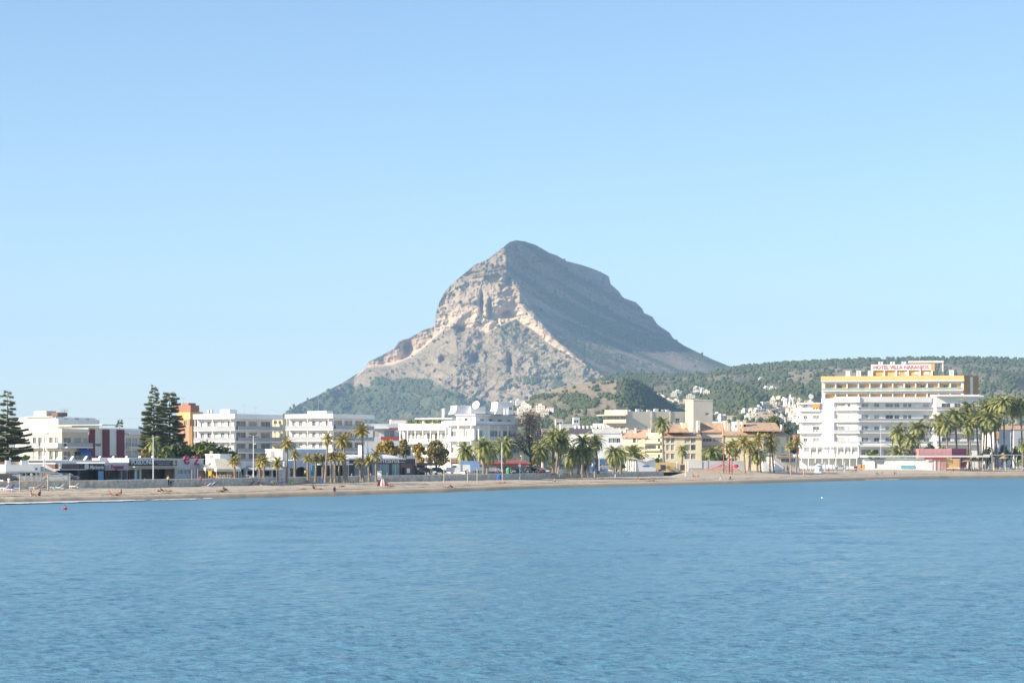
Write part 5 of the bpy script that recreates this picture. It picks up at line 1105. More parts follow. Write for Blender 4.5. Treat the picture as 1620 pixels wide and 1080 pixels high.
def fontana():
    d = 452; fr = ang(552, d, R(30), 657); z = lambda py: Z(py, d + 9)
    rt, s_, hs = shopfront('restaurant', 'dark plum restaurant with pale lettering and tall greenish windows', 'restaurant', fr, 552, 657, z(725.5), GZ - .2, DARK, dep=12, glass=((560.5, 583, GZ + .05, z(734)), (588.5, 616, GZ + .05, z(734)), (620, 632, GZ + .05, z(734)), (635, 640, None, z(739))), cap=OFFW)
    wins(rt, s_, hs[:3], [GLT], frame=OFFW, mull=1)
    text('la fontana', 1.3, s_, s_.u(577), z(731.6), OFFW, width=s_.u(632) - s_.u(577), rt=rt, v=.06, ext=.05, bold=.012)
    m = MB(); m.box(s_, s_.u(632.5), s_.u(640.5), .05, .12, z(730.8), z(730.2)); m.build('lettering_bar', OFFW, rt)
    m = MB(); m.box(s_, s_.u(634), s_.u(652), .02, .12, GZ, z(733)); hh = m.build('entrance_surround', BROWN, rt)
    m = MB(); m.box(s_, s_.u(635.5), s_.u(640), .125, .2, GZ, z(739.5)); m.build('door', BLACK, rt)
    m = MB(); m.box(s_, s_.u(643), s_.u(648), .125, .2, GZ + .7, z(740.5)); m.build('menu_board', OFFW, rt)
    # stepped white roof panels
    for i, (a, b, y0, y1, v) in enumerate(((552, 642, 724.8, 722, -1), (556, 640, 721.5, 719, -4), (600, 634, 718.8, 715, -7))):
        m = MB(); m.quad(s_.pt(s_.u(a), v + 1, z(y0)), s_.pt(s_.u(b), v + 1, z(y0)), s_.pt(s_.u(b) - 1.5, v - 2, z(y1)), s_.pt(s_.u(a), v - 2, z(y1))); m.box(s_, s_.u(a), s_.u(b), v + .8, v + 1.05, z(y0) - .3, z(y0) - .01); m.build('roof_panel', [OFFW, WHITE, LBLUE][i], rt)
    for a, b, y in ((595, 602, 704), (604, 615, 708)): m = MB(); m.box(s_, s_.u(a), s_.u(b), -9, -6.5, z(724), z(y)); m.build('roof_vent', WHITE, rt)
    # open pergola with posters on its right
    fr = ang(658, 470, R(30), 713); z = lambda py: Z(py, 474); rt = root('pergola', fr.P.x, fr.P.y, GZ, 'low dark pergola sheltering tables right of the plum restaurant', 'pergola'); m = MB(); m.box(fr, 0, fr.L * .55, -5, .3, z(736), z(731.5)); m.build('roof', BROWN, rt); m = MB()
    for k in range(5): u = .1 + fr.L * .54 * k / 4; m.box(fr, u, u + .18, 0, .18, GZ, z(736) - .01)
    m.build('posts', DARK, rt); m = MB(); m.box(fr, 0, fr.L * .55, -5.2, -5, GZ, z(736)); m.build('back_screen', DARK, rt)
    for k in range(3): m = MB(); u = 1 + k * 3.6; m.box(fr, u, u + 2.2, -1, -.9, GZ + .8, z(739)); m.build('poster', [OFFW, GLM, OFFW][k], rt)
fontana()
def middle_shops():
    d = 520; fr = ang(742, d, R(22), 835); z = lambda py: Z(py, d + 8); rt = root('shop', fr.P.x, fr.P.y, GZ, 'shop with a long bright red awning below the white villa', 'shop')
    m = MB(); m.box(fr, 0, fr.L, -5, -1, GZ, z(728)); m.build('wall', OFFW, rt)
    m = MB(); m.quad(fr.pt(0, -.98, z(730.5)), fr.pt(fr.L, -.98, z(730.5)), fr.pt(fr.L, 1.2, z(733.2)), fr.pt(0, 1.2, z(733.2))); m.box(fr, 0, fr.L, 1.15, 1.25, z(735.6), z(733.2)); m.build('red_awning', REDC, rt)
    m = MB()
    for k in range(8): u = 1 + k * (fr.L - 2) / 7; m.tube(fr.pt(u, 1.1, GZ), fr.pt(u, 1.1, z(735)), .05)
    m.build('poles', METAL, rt)
    for k in range(6): m = MB(); u = 1.5 + k * (fr.L - 4) / 6; m.box(fr, u, u + 2.4, -.99, -.95, GZ + .4, z(737)); m.build('display_window', [GLD, GLM][k % 2], rt)
    f2 = ang(800, d + 8, R(22), 828); rt = root('stone_wall', f2.P.x, f2.P.y, GZ, 'ochre rubble stone wall above the red awning at the foot of the villa', 'wall'); m = MB(); m.box(f2, 0, f2.L, -.6, 0, GZ, Z(721.5, d + 10)); m.build('masonry', STONEO, rt); m = MB(); m.box(f2, f2.L - .6, f2.L, -.7, .1, GZ, Z(720, d + 10)); m.build('end_pier', CREAM, rt)
    f2 = ang(712, d - 12, R(22), 744); rt = root('canopy', f2.P.x, f2.P.y, GZ, 'rusty orange and cream cafe canopy behind the parked white van', 'canopy'); m = MB(); m.quad(f2.pt(0, 0, Z(731.5, d)), f2.pt(f2.L, 0, Z(731.5, d)), f2.pt(f2.L, -5, Z(726, d)), f2.pt(0, -5, Z(726, d))); m.box(f2, 0, f2.L, -.1, 0, Z(733.5, d), Z(731.5, d)); m.build('canvas', mat('rust canvas', (.36, .20, .11), .9, .3), rt); m = MB()
    for k in range(4): m.tube(f2.pt(.1 + k * (f2.L - .2) / 3, -.05, GZ), f2.pt(.1 + k * (f2.L - .2) / 3, -.05, Z(733, d)), .06)
    m.build('poles', OFFW, rt)
    # blue and white low fronts behind the palm clump
    for (a, b, yt, dd, mm, lab) in ((868, 896, 722, 560, CREAM, 'small orange and cream shop behind the trio of palms'), (905, 936, 733, 560, LBLUE, 'low blue shop front left of the dense palm clump'), (939, 962, 726, 575, LBLUE, 'low blue and white pavilion right of the dense palm clump')):
        f2 = ang(a, dd, R(18), b); rt = root('shop', f2.P.x, f2.P.y, GZ, lab, 'shop'); hs = grid(.3, f2.L - .3, 3, f2.L / 3 * .7, [GZ + .9], 1.4); m = MB(); m.wall(f2, 0, f2.L, GZ, Z(yt, dd), hs, .2); m.box(f2, 0, f2.L, -5, -.4, GZ, Z(yt, dd)); m.build('wall', mm, rt); wins(rt, f2, hs, [GLD, BLUE]); m = MB(); m.box(f2, -.2, f2.L + .2, -5, .3, Z(yt, dd) + .002, Z(yt, dd) + .3); m.build('roof', WHITE, rt)
middle_shops()
def kiosk():
    d = 585; fr = ang(990, d - 2, R(-20), 1008); f2 = ang(1008, fr.Q.y, R(12), 1037); fr = Fr(fr.P, f2.P); z = lambda py: Z(py, d)
    rt = root('kiosk', f2.P.x, f2.P.y, 2.0, 'white beach kiosk with a sagging canvas top and blue name strip', 'kiosk'); m = MB(); m.wall(f2, 0, f2.L, 1.6, z(728.5), []); m.wall(fr, 0, fr.L, 1.6, z(730), [(fr.L * .15, fr.L * .8, 2.2, z(734))], .3)
    Dp = fr.P + (f2.Q - f2.P); m.quad((f2.Q.x, f2.Q.y, 1.6), (Dp.x, Dp.y, 1.6), (Dp.x, Dp.y, z(729)), (f2.Q.x, f2.Q.y, z(728.5))); m.build('wall', WHITE, rt)
    m = MB(); n = 8
    for i in range(n):
        t0, t1 = i / n, (i + 1) / n; g_ = lambda t: z(726) - .5 * math.sin(math.pi * t) * (1 - .3 * math.sin(9 * t)); m.quad(f2.pt(f2.L * t0 - .4, .5, g_(t0)), f2.pt(f2.L * t1 - .4, .5, g_(t1)), f2.pt(f2.L * t1 - .4, -4.2, g_(t1) + .5), f2.pt(f2.L * t0 - .4, -4.2, g_(t0) + .5)); m.quad(f2.pt(f2.L * t0 - .4, .5, g_(t0) - .35), f2.pt(f2.L * t1 - .4, .5, g_(t1) - .35), f2.pt(f2.L * t1 - .4, .5, g_(t1)), f2.pt(f2.L * t0 - .4, .5, g_(t0)))
    m.quad(fr.pt(0, .3, z(723)), fr.pt(fr.L, .3, z(727)), fr.pt(fr.L, -.2, z(725)), fr.pt(0, -.2, z(722))); m.build('canvas_top', CANVG, rt)
    m = MB()
    for k in range(5): u = fr.L * k / 5; m.quad(fr.pt(u, .25, 1.7), fr.pt(u + fr.L / 8, .45, 1.7), fr.pt(u + fr.L / 9, .3, z(729)), fr.pt(u, .2, z(729)))
    m.build('curtains', OFFW, rt); m = MB(); m.box(f2, f2.L * .3, f2.L * .66, .02, .06, z(737.8), z(736)); m.build('name_strip', BLUE, rt)
    # yellow low wall with dark boards
    d = 600; f3 = ang(1037, d, R(2), 1089); z = lambda py: Z(py, d); rt = root('garden_wall', f3.P.x, f3.P.y, 2.0, 'ochre yellow wall with dark panels and tiny dark writing beside the kiosk', 'wall'); m = MB(); m.box(f3, 0, f3.u(1069), -.3, 0, 1.7, z(731.5)); m.box(f3, f3.u(1073), f3.L, -.3, -.01, 1.7, z(733.5)); m.build('wall', YEL2, rt)
    for a, b in ((1045, 1052.5), (1076, 1083)): m = MB(); m.box(f3, f3.u(a), f3.u(b), .003, .08, z(743.5), z(735)); m.build('panel', SLATE, rt)
    m = MB()
    for k, (a, b) in enumerate(((1055, 1059), (1056, 1062), (1055.5, 1058.5))): m.box(f3, f3.u(a), f3.u(b), .003, .03, z(736.9 + k * 1.6), z(736.2 + k * 1.6))
    m.build('small_writing', BROWN, rt)
    for a in (1070, 1087.5): m = MB(); m.box(f3, f3.u(a), f3.u(a + 1.6), -.5, .1, 1.7, z(730)); m.build('white_post', WHITE, rt)
    f3 = ang(1089, 612, R(8), 1178); rt = root('garden_wall', f3.P.x, f3.P.y, 2.0, 'long pale garden wall behind the red climbing net', 'wall'); z = lambda py: Z(py, 620); m = MB(); m.box(f3, 0, f3.L, -.3, 0, z(741.5), z(728.5)); m.box(f3, f3.L * .3, f3.L * .31 + .6, -.35, .1, z(741.5), z(728)); m.build('wall', GREYW, rt); m = MB(); m.box(f3, 0, f3.L, -.35, .15, 1.6, z(741.5) - .002); m.build('plinth', STONE, rt)
    m = MB(); m.box(f3, 0, f3.L * .24, .12, .16, z(740), z(729)); m.build('reed_screen', OFFW, rt)
kiosk()
def beach_bar():
    d = 700; fr = ang(1366, d, R(-7), 1480); P = fr.P; f2 = ang(1366, d, R(8), 1622); z = lambda py, px: Z(py, f2.P.y + f2.e.y * f2.u(px))
    rt = root('beach_bar', P.x, P.y, 2.3, 'long white beach bar with shutters under a flat white roof slab', 'bar'); zt = z(727, 1420); hs = [(fr.u(1384), fr.u(1399), 3.0, zt - .3), (fr.u(1425), fr.u(1447), 2.9, z(736, 1430))]
    m = MB(); m.wall(fr, 0, fr.L, 2.0, zt, hs, .3); m.wall(ang(1366, d, R(80), 1368), 0, 1, 2, zt, []); m.box(fr, 0.01, fr.L, -6, -.9, 2.0, zt); m.build('wall', WHITE, rt)
    m = MB(); m.box(fr, fr.u(1384), fr.u(1399), -.8, -.4, 2.5, zt - 1.2); m.build('bar_counter', BLIND, rt)
    m = MB(); m.box(fr, fr.u(1425), fr.u(1447), -.7, .2, 2.9, 3.9); m.build('counter', TEAL, rt)
    m = MB(); m.box(fr, fr.u(1425), fr.u(1447), .02, .1, z(736, 1430) + .02, zt - .1); m.build('shutter', OFFW, rt)
    for a in (1400, 1409, 1450, 1461, 1468): m = MB(); m.box(fr, fr.u(a), fr.u(a + 7.2), .004, .05, 2.4, zt - .15); m.build('door_leaf', OFFW, rt)
    m = MB(); m.box(fr, 0, fr.u(1462), .05, .4, zt + .003, zt + .6); m.build('green_fascia', mat('grey green fascia', (.30, .36, .34), .7), rt)
    m = MB(); m.box(f2, f2.u(1369), f2.u(1562), -6, 2.6, z(722.8, 1450), z(720.2, 1450)); m.build('roof_slab', WHITE, rt); m = MB(); m.box(f2, f2.u(1562) + .01, f2.u(1630), -4, 2.0, z(720.2, 1580), z(718.5, 1580)); m.build('pergola_beam', METAL, rt)
    m = MB(); 
    for k in range(9): u = f2.u(1480) + (f2.L - f2.u(1480)) * k / 8; m.box(f2, u, u + .18, 1.6, 1.78, 2.2, z(722.8, 1450) - .01)
    m.build('posts', WHITE, rt)
    f4 = ang(1475.5, fr.Q.y, R(8), 1497); f4 = Fr(f4.P, f4.Q); rt = root('beach_shop', f4.P.x, f4.P.y, 2.3, 'pink boarded hut under the right end of the white roof slab', 'hut'); m = MB(); m.box(f4, 0, f4.L, -5, 0, 2.0, z(726.4, 1480)); m.build('wall', mat('salmon boards', (.62, .36, .31), .8), rt); m = MB(); m.box(f4, -3, f4.L, .01, .4, z(726.3, 1480), z(723.2, 1480)); m.build('red_fascia', REDC, rt); m = MB(); m.box(f4, f4.L * .45, f4.L * .5, .003, .08, 2.1, z(727, 1480)); m.build('door_frame', WHITE, rt)
    f5 = ang(1497.5, f4.Q.y + .3, R(8), 1518); rt = root('beach_shop', f5.P.x, f5.P.y, 2.3, 'orange and yellow snack hut beside the thatched parasols', 'hut'); m = MB(); m.box(f5, 0, f5.L, -4, 0, 2.0, z(725, 1500)); m.build('wall', ORNG, rt); m = MB(); m.box(f5, -.1, f5.L * .4, .003, .1, z(733, 1500), z(725.5, 1500)); m.build('yellow_panel', YEL2, rt); m = MB(); m.box(f5, 0, f5.L, .01, .5, 2.9, 3.2); m.build('counter', WHITE, rt)
    # red block behind
    f3 = ang(1453, d + 14, R(-2), 1506); rt = root('low_building', f3.P.x, f3.P.y, GZ, 'pink slatted box with a crimson side wall rising over the beach bar roof', 'building'); zz = Z(709.5, d + 14); m = MB(); m.box(f3, 0, f3.L, -6, 0, GZ, zz); m.build('wall', PINK, rt); m = MB()
    n = 26
    for k in range(n): u = f3.L * k / n; m.box(f3, u + .1, u + .28, .003, .08, zz - 2.2, zz - .05)
    m.build('slats', mat('pale pink slats', (.66, .42, .40), .8), rt); f6 = ang(1506, f3.Q.y, R(25), 1529); m = MB(); m.box(f6, .003, f6.L, -4, 0, GZ, zz + .1); m.build('side_wall', CRIM, rt)
beach_bar()
def right_ground():
    # grey stepped pavilion and slide left of the hotel
    d = 640; fr = ang(1222, d, R(14), 1268); z = lambda py: Z(py, d); rt = root('pavilion', fr.P.x, fr.P.y, GZ, 'small grey pavilion with a sloping white stair rail beside the hotel terrace', 'building'); m = MB(); m.box(fr, 0, fr.L * .7, -5, .2, z(719), z(716.5)); m.build('roof', METAL, rt); m = MB(); m.box(fr, 0, fr.L * .95, -5, -.3, GZ, z(722.5)); m.build('wall', CREAM, rt); hs = [(fr.L * .3, fr.L * .6, z(731), z(724.5)), (fr.L * .65, fr.L * .8, z(731), z(724.5))]; wins(rt, fr, hs, [GLD], v=-.1); m = MB(); m.box(fr, fr.L * .1, fr.L * .7, -.29, .6, z(722.4), z(720)); m.build('orange_shade', mat('sand canvas', (.60, .42, .25), .85), rt)
    for k in (0, 1):
        f2 = ang(1207 + 19 * k, d - 14 - k, R(8), 1232 + 12 * k); rt = root('slide' if 0 else 'stair', f2.P.x, f2.P.y, 2.2, ['white sloping beach stair just left of the grey pavilion', 'white sloping beach stair below the grey pavilion'][k], 'stair'); m = MB(); n = 12; L = f2.L; zt = Z(727, d - 14); zb = Z(743, d - 14)
        for i in range(n): m.box(f2, L * i / n, L * (i + 1) / n, -1.2, 0, 2.0, zt + (zb - zt) * (i + 1) / n)
        m.build('steps', WHITE, rt); m = MB(); m.quad(f2.pt(0, .05, zt + .6), f2.pt(L, .05, zb + .6), f2.pt(L, .05, zb + .9), f2.pt(0, .05, zt + .9)); m.quad(f2.pt(0, -.02, zt + .6), f2.pt(L, -.02, zb + .6), f2.pt(L, -.02, zb + .9), f2.pt(0, -.02, zt + .9)); m.build('handrail', STEELW, rt)
    # white gabled hut
    d = 628; f2 = ang(1288, d, R(-10), 1301); z = lambda py: Z(py, d); rt = root('beach_hut', f2.P.x, f2.P.y, 2.2, 'little white gabled hut with blue door strips in front of the hotel', 'hut'); L = f2.L; m = MB(); m.box(f2, 0, L, -3, 0, 2.0, z(734)); m.tri(f2.pt(0, 0, z(734)), f2.pt(L, 0, z(734)), f2.pt(L / 2, 0, z(729.5))); m.build('wall', WHITE, rt)
    m = MB(); m.quad(f2.pt(-.3, .3, z(734.8)), f2.pt(L / 2, .3, z(729.2)), f2.pt(L / 2, -3.2, z(729.2)), f2.pt(-.3, -3.2, z(734.8))); m.quad(f2.pt(L / 2, .3, z(729.2)), f2.pt(L + .3, .3, z(734.8)), f2.pt(L + .3, -3.2, z(734.8)), f2.pt(L / 2, -3.2, z(729.2))); m.build('roof', OFFW, rt); m = MB(); m.box(f2, L * .55, L * .9, .003, .06, 2.3, z(736)); m.build('door', LBLUE, rt)
    # hedge under the hotel
    m = MB()
right_ground()
# ================================================================ trees, palms
G1 = 'palms lining the promenade'; G2 = 'bushy palms behind the promenade'; G3 = 'palms in the grove beside the big hotel'
PL = [ # px, top row, base row(None=ground), distance, crown radius px, kind, label, group, top px
 (372.5, 719, 766.5, 381, 12, 'y', 'small yellow-tipped palm in front of the cream tent canopies', G1, None),
 (411, 722, 763, 392, 12, 'y', 'left palm of the low overlapping pair near the sunbathers', G1, None),
 (417.5, 717, 763, 390, 14, 'y', 'right and taller palm of the low overlapping pair near the sunbathers', G1, None),
 (439, 723, 765, 388, 11, 'y', 'small palm with drooping tips left of the first tall thin palm', G1, None),
 (453.5, 691, 764, 392, 13, 'y', 'first tall thin palm of the row, orange-tinted crown before the yellow block', G1, None),
 (466.5, 710, 759, 408, 10, 'y', 'short palm beside the arched bar', G1, None),
 (487, 716, 763, 404, 10, 'y', 'short palm just left of the blue bin', G1, None),
 (499, 715, 762, 406, 11, 'y', 'short palm with the blue bin at its right', G1, None),
 (510.5, 718, 763, 407, 9, 'y', 'thin short palm behind the leaning tall palm', G1, None),
 (514.5, 684, 763, 404, 12, 'y', 'tall thin palm leaning slightly right, in front of the mountain-foot flats', G1, 518),
 (524, 714, 763, 410, 9, 'y', 'short leafy palm, first of a trio between two tall palms', G1, None),
 (530, 713, 763, 410, 11, 'y', 'short leafy palm, middle of a trio between two tall palms', G1, None),
 (537, 715, 763, 411, 9, 'y', 'short leafy palm, last of a trio between two tall palms', G1, None),
 (545.5, 715, 763, 408, 10, 'y', 'short dark trunk hard against the double-trunked tall palm', G1, None),
 (549, 684, 763, 411, 15, 'y', 'tall palm leaning left with a ragged crown over the flats', G1, 543),
 (574.5, 670, 762, 412, 14, 'y', 'tallest thin palm of the row, crown against the mountain foot', G1, 573),
 (571, 723, 762, 414, 9, 'y', 'low palm tucked against the tallest thin palm', G1, None),
 (584, 719, 761, 420, 10, 'y', 'low palm before the first tall green window', G1, None),
 (595, 709, 761, 417, 13, 'y', 'bright yellow-green palm hiding the first letters of the pale name', G1, None),
 (738, 697, 745, 495, 19, 'g', 'round palm with drooping fronds above the parked white van', G2, None),
 (765, 690, 750, 480, 18, 'g', 'left stem of the big twin palm before the villa', G2, None),
 (771, 694, 748, 486, 20, 'g', 'right stem of the big twin palm before the villa', G2, None),
 (797, 689, 744, 500, 18, 'g', 'palm standing by the green bin below the villa', G2, None),
 (854, 701, 745, 505, 14, 'g', 'left palm of a pair under the bare grey tree', G2, None),
 (861, 695, 745, 508, 15, 'g', 'right palm of a pair under the bare grey tree', G2, None),
 (875, 677, 746, 510, 17, 'g', 'left of three close palm trunks', G2, None),
 (879, 673, 744, 516, 18, 'g', 'middle and tallest of three close palm trunks', G2, 884),
 (883, 684, 745, 512, 17, 'g', 'right of three close palm trunks', G2, 889),
 (904, 706, 741, 520, 15, 'g', 'bright green low palm at the left of the dense clump', G2, None),
 (921, 683, 745, 518, 18, 'g', 'highest crown of the dense palm clump', G2, None),
 (915, 703, 746, 514, 16, 'g', 'thick low palm filling the middle of the dense clump', G2, None),
 (931, 700, 746, 516, 16, 'g', 'dark palm low on the right of the dense clump', G2, None),
 (946.5, 684, 745, 522, 14, 'g', 'slim-crowned palm just right of the dense clump', G2, 946),
 (971, 702, 746, 530, 16, 'g', 'palm with wide drooping fronds left of the kiosk', G2, None),
 (982, 706, 745, 536, 13, 'g', 'thick-trunked palm nearest the kiosk', G2, None),
 (1003, 700, 744, 592, 20, 'g', 'palm spreading over the roof of the kiosk', G2, None),
 (1051, 655, 731, 630, 16, 'g', 'lone very tall palm before the yellow flats', G2, 1047),
 (1078, 702, 729, 628, 9, 'g', 'small palm against the yellow flats wall', G2, None),
 (1127, 701, 742, 632, 17, 'g', 'low spreading palm behind the red climbing net', G2, None),
 (1154, 697, 748, 604, 13, 'y', 'thin palm right of the brown net mast', G1, None),
 (1164, 693, 748, 618, 13, 'g', 'palm behind the climbing net, left of the straight dark trunk', G2, None),
 (1179, 688, 751, 598, 13, 'y', 'palm with one straight dark trunk nearest the sand', G1, None),
 (1187, 694, 750, 606, 12, 'y', 'shorter palm beside the straight dark trunk', G1, None),
 (1184, 701, 749, 612, 12, 'y', 'stubby palm behind the straight dark trunk', G1, None),
 (1198, 704, 747, 612, 15, 'g', 'vivid green bushy palm among the dark trunks', G2, None),
 (1204, 685, 749, 610, 13, 'y', 'left palm of the tall pair before the beach stair', G1, 1200),
 (1218, 681, 749, 612, 16, 'y', 'right palm of the tall pair before the beach stair', G1, 1215),
 (1225, 700, 749, 614, 11, 'y', 'palm whose trunk leans over the grey pavilion', G1, 1220),
 (1251, 697, 747, 622, 10, 'y', 'left of two thin palms before the pavilion', G1, None),
 (1259.5, 690, 747, 624, 11, 'y', 'right of two thin palms before the pavilion', G1, 1258),
 (1428, 668, 741, 745, 16, 'g', 'leftmost tall palm of the grove beside the big hotel', G3, 1423),
 (1424, 700, 738, 738, 19, 'g', 'low bushy palm at the left foot of the grove', G3, None),
 (1443, 682, 741, 742, 14, 'g', 'second palm of the grove, under the hotel front', G3, None),
 (1452, 660, 741, 745, 17, 'g', 'full-crowned palm in the left half of the grove', G3, 1453),
 (1489, 652, 735, 748, 16, 'g', 'leaning palm before the hotel end wing, its trunk slanting right', G3, 1480),
 (1500, 657, 738, 742, 15, 'g', 'thick pale palm in front of the hotel end wing', G3, 1498),
 (1515, 641, 736, 750, 17, 'g', 'tall dark palm before the hotel end wing', G3, 1511),
 (1534, 632, 738, 752, 16, 'g', 'tall palm just right of the hotel end wing', G3, 1531),
 (1537, 662, 738, 742, 13, 'g', 'half-height palm above the crimson wall', G3, 1532),
 (1549, 648, 738, 746, 14, 'g', 'palm with a curved trunk right of the crimson wall', G3, 1544),
 (1554, 629, 738, 760, 15, 'g', 'dark crown at the back of the grove', G3, None),
 (1559, 660, 738, 748, 12, 'g', 'smaller palm in the middle of the grove', G3, None),
 (1571, 644, 738, 744, 18, 'g', 'widest crown in the middle of the grove', G3, 1568),
 (1575, 626, 738, 756, 14, 'g', 'tall palm whose crown meets the widest one', G3, 1577),
 (1580, 655, 738, 750, 12, 'g', 'slim palm below the tall right-hand crowns', G3, None),
 (1589, 621, 738, 748, 16, 'g', 'highest palm of the grove', G3, 1588),
 (1600, 625, 730, 755, 15, 'g', 'tall palm right of the highest one', G3, 1601),
 (1619, 626, 738, 752, 15, 'g', 'palm cut by the right edge of the picture', G3, 1617),
 (1618, 697, 738, 722, 9, 'g', 'young palm at the right edge above the banana plant', G3, None),
 (243, 690, 730, 440, 14, 'g', 'small silvery palm at the foot of the araucaria pair', 'palms behind the restaurant row', None),
]
for (px, yt, yb, d, r, k, lab, g, tx) in PL:
    if g == G3: d -= 18; r *= 1.22
    if g == G2: r *= 1.12
    zb = Z(yb, d) if yb > 744 or d < 470 else GZ - .3
    zb = min(zb, GZ - .05) if d > 470 else zb
    if d < 470: zb = min(max(zb, 1.1), GZ)
    palm(px, yt, yb, d, r, k, lab, g, pxtop=tx, zb=zb)
# Norfolk-type araucarias: whorls of level branches
ARAU = leafmat('araucaria needles', (0.13, 0.165, 0.09), (0.31, 0.33, 0.17), 1.0)
def araucaria(px, ytop, ybase, d, prof, label, seed, step=1.0, lo=GZ, top=None):
    rng = random.Random(seed); x = X(px, d); zt = Z(ytop, d); rt = empty('araucaria_tree', (x, d, lo)); tag(rt, label, 'conifer', 'araucaria trees')
    H = zt - lo; V = []; Fc = []; z = H - .25
    m = MB(); m.tube((0, 0, 0), (0, 0, H * .6), .38, .2, 8); m.tube((0, 0, H * .6), (0, 0, H), .2, .03, 6); m.build('trunk', BARK, rt)
    def needle(p, dr, L, w_):
        up = Vector((0, 0, 1)); s_ = dr.cross(up).normalized()
        for q in (s_ * w_ + up * w_ * .5, -s_ * w_ + up * w_ * .5, up * w_ * .9, s_ * w_ * .7 - up * w_ * .3, -s_ * w_ * .7 - up * w_ * .3):
            b = len(V); V.extend([tuple(p - dr * .12), tuple(p + dr * .12), tuple(p + dr * L * .7 + q)]); Fc.append((b, b + 1, b + 2))
    while z > prof[-1][0] * H:
        t = z / H; r = float(np.interp(-t, [-p[0] for p in prof], [p[1] * .88 for p in prof])); nb = 6 if r < 3 else 8
        a0 = rng.uniform(0, 6.28)
        for k in range(nb):
            a = a0 + 6.283 * k / nb + rng.uniform(-.2, .2); L = r * rng.uniform(.62, 1.15); n = max(4, int(L / .20)); p = Vector((0, 0, z + rng.uniform(-.45, .25))); e = rng.uniform(-.08, .25)
            for i in range(n):
                dr = Vector((math.cos(a) * math.cos(e), math.sin(a) * math.cos(e), math.sin(e))); p = p + dr * (L / n); e += .5 / n * (1 if i > n * .5 else -.4)
                if i > n * .12:
                    needle(p, dr, .5, .46); needle(p + dr * .1, dr, .5, -.4)
                    # side sprays
                    if i < n - 1 and L > 1.4:
                        sw = math.sin(math.pi * i / n) * L * .30 + .15
                        for sg in (-1, 1):
                            sd_ = (Vector((-dr.y, dr.x, 0)) * sg + dr * .8 + Vector((0, 0, .15))).normalized(); q = p.copy(); ns = max(1, int(sw / .30))
                            for j in range(ns): q = q + sd_ * .28; needle(q, sd_, .42, .34)
        z -= (top if top and t > .66 else step) * (0.55 + .25 * rng.random())
    me = bpy.data.meshes.new('crown'); me.from_pydata(V, [], Fc); me.materials.append(ARAU); o = bpy.data.objects.new('crown', me); COL.objects.link(o); o.parent = rt
araucaria(12, 618, 735, 455, ((1, .5), (.93, 1.4), (.80, 1.6), (.70, 1.9), (.64, 3.6), (.55, 4.6), (.40, 5.6), (.2, 6.0), (.08, 5.0)), 'big dark araucaria filling the left edge, thin top over a wide crown', 1, 1.1, top=1.5)
araucaria(243.5, 610.5, 725, 470, ((1, .3), (.9, 1.2), (.72, 2.4), (.5, 3.4), (.33, 4.1), (.24, 3.2), (.2, 2.0)), 'taller pointed araucaria, left of the central pair', 2, .95)
araucaria(268.5, 621, 725, 478, ((1, 1.0), (.95, 1.9), (.88, 2.3), (.7, 3.1), (.5, 3.7), (.33, 4.2), (.22, 3.0)), 'blunt-topped araucaria, right of the central pair', 3, .95)
araucaria(189.5, 665, 690, 640, ((1, .3), (.97, .9), (.9, 1.3), (.86, 1.5)), 'tiny far araucaria top peeping over the maroon-striped flats', 4, 1.0)
LF_D = leafmat('dark green leaf', (0.05, 0.075, 0.035), (0.14, 0.17, 0.065)); LF_M = leafmat('mid green leaf', (0.09, 0.125, 0.035), (0.24, 0.26, 0.08)); LF_A = leafmat('autumn leaf', (0.26, 0.19, 0.05), (0.52, 0.38, 0.10)); LF_O = leafmat('olive autumn leaf', (0.18, 0.16, 0.07), (0.42, 0.34, 0.14)); LF_B = leafmat('grey brown twig', (0.24, 0.19, 0.15), (0.46, 0.37, 0.29)); LF_L = leafmat('lime leaf', (.14, .20, .02), (.30, .36, .06))
blob_tree('tree', 290, 703, 735, 452, 42, LF_D, 'dark wide tree mass left half of the hedge behind the plum letters', 'tree', 3800, clumps=24, leaf=.30)
blob_tree('tree', 330, 701, 735, 458, 44, LF_D, 'dark wide tree mass right half, ending at the white flats', 'tree', 3800, clumps=24, leaf=.30, seed=3)
blob_tree('shrub', 262, 704, 722, 448, 14, LF_M, 'lighter green shrub at the foot of the araucaria pair', 'shrub', 700)
blob_tree('shrub', 318, 700, 712, 449, 22, LF_M, 'lighter olive-green top of the dark tree mass', 'shrub', 900, low=.6)
blob_tree('shrub', 40, 719, 735, 430, 8, LF_L, 'yellow-green bush above the white cafe', 'shrub', 500)
blob_tree('shrub', 228, 707, 724, 452, 9, LF_A, 'orange bush beside the balconies of the striped flats', 'shrub', 500)
blob_tree('tree', 612, 692, 735, 480, 20, LF_A, 'yellow autumn tree behind the roof panels, left of the villa', 'tree', 1900, 'autumn trees', clumps=16)
blob_tree('tree', 638, 694, 738, 486, 15, LF_O, 'brownish autumn tree at the right end of the plum restaurant', 'tree', 1300, 'autumn trees')
blob_tree('tree', 664, 697, 740, 500, 13, LF_A, 'golden autumn tree, left of the pair before the villa wing', 'tree', 1300, 'autumn trees')
blob_tree('tree', 690, 695, 742, 498, 21, LF_O, 'dark olive round tree, right of the pair before the villa wing', 'tree', 2200, 'autumn trees', clumps=18)
blob_tree('tree', 840, 646, 735, 560, 36, LF_B, 'tall nearly leafless grey-brown tree beside the villa', 'tree', 2600, clumps=26, leaf=.22, low=.25)
blob_tree('tree', 1222, 655, 738, 700, 24, LF_M, 'round dark green tree behind the tiled roofs, lit on its left', 'tree', 2400, clumps=16, leaf=.35)
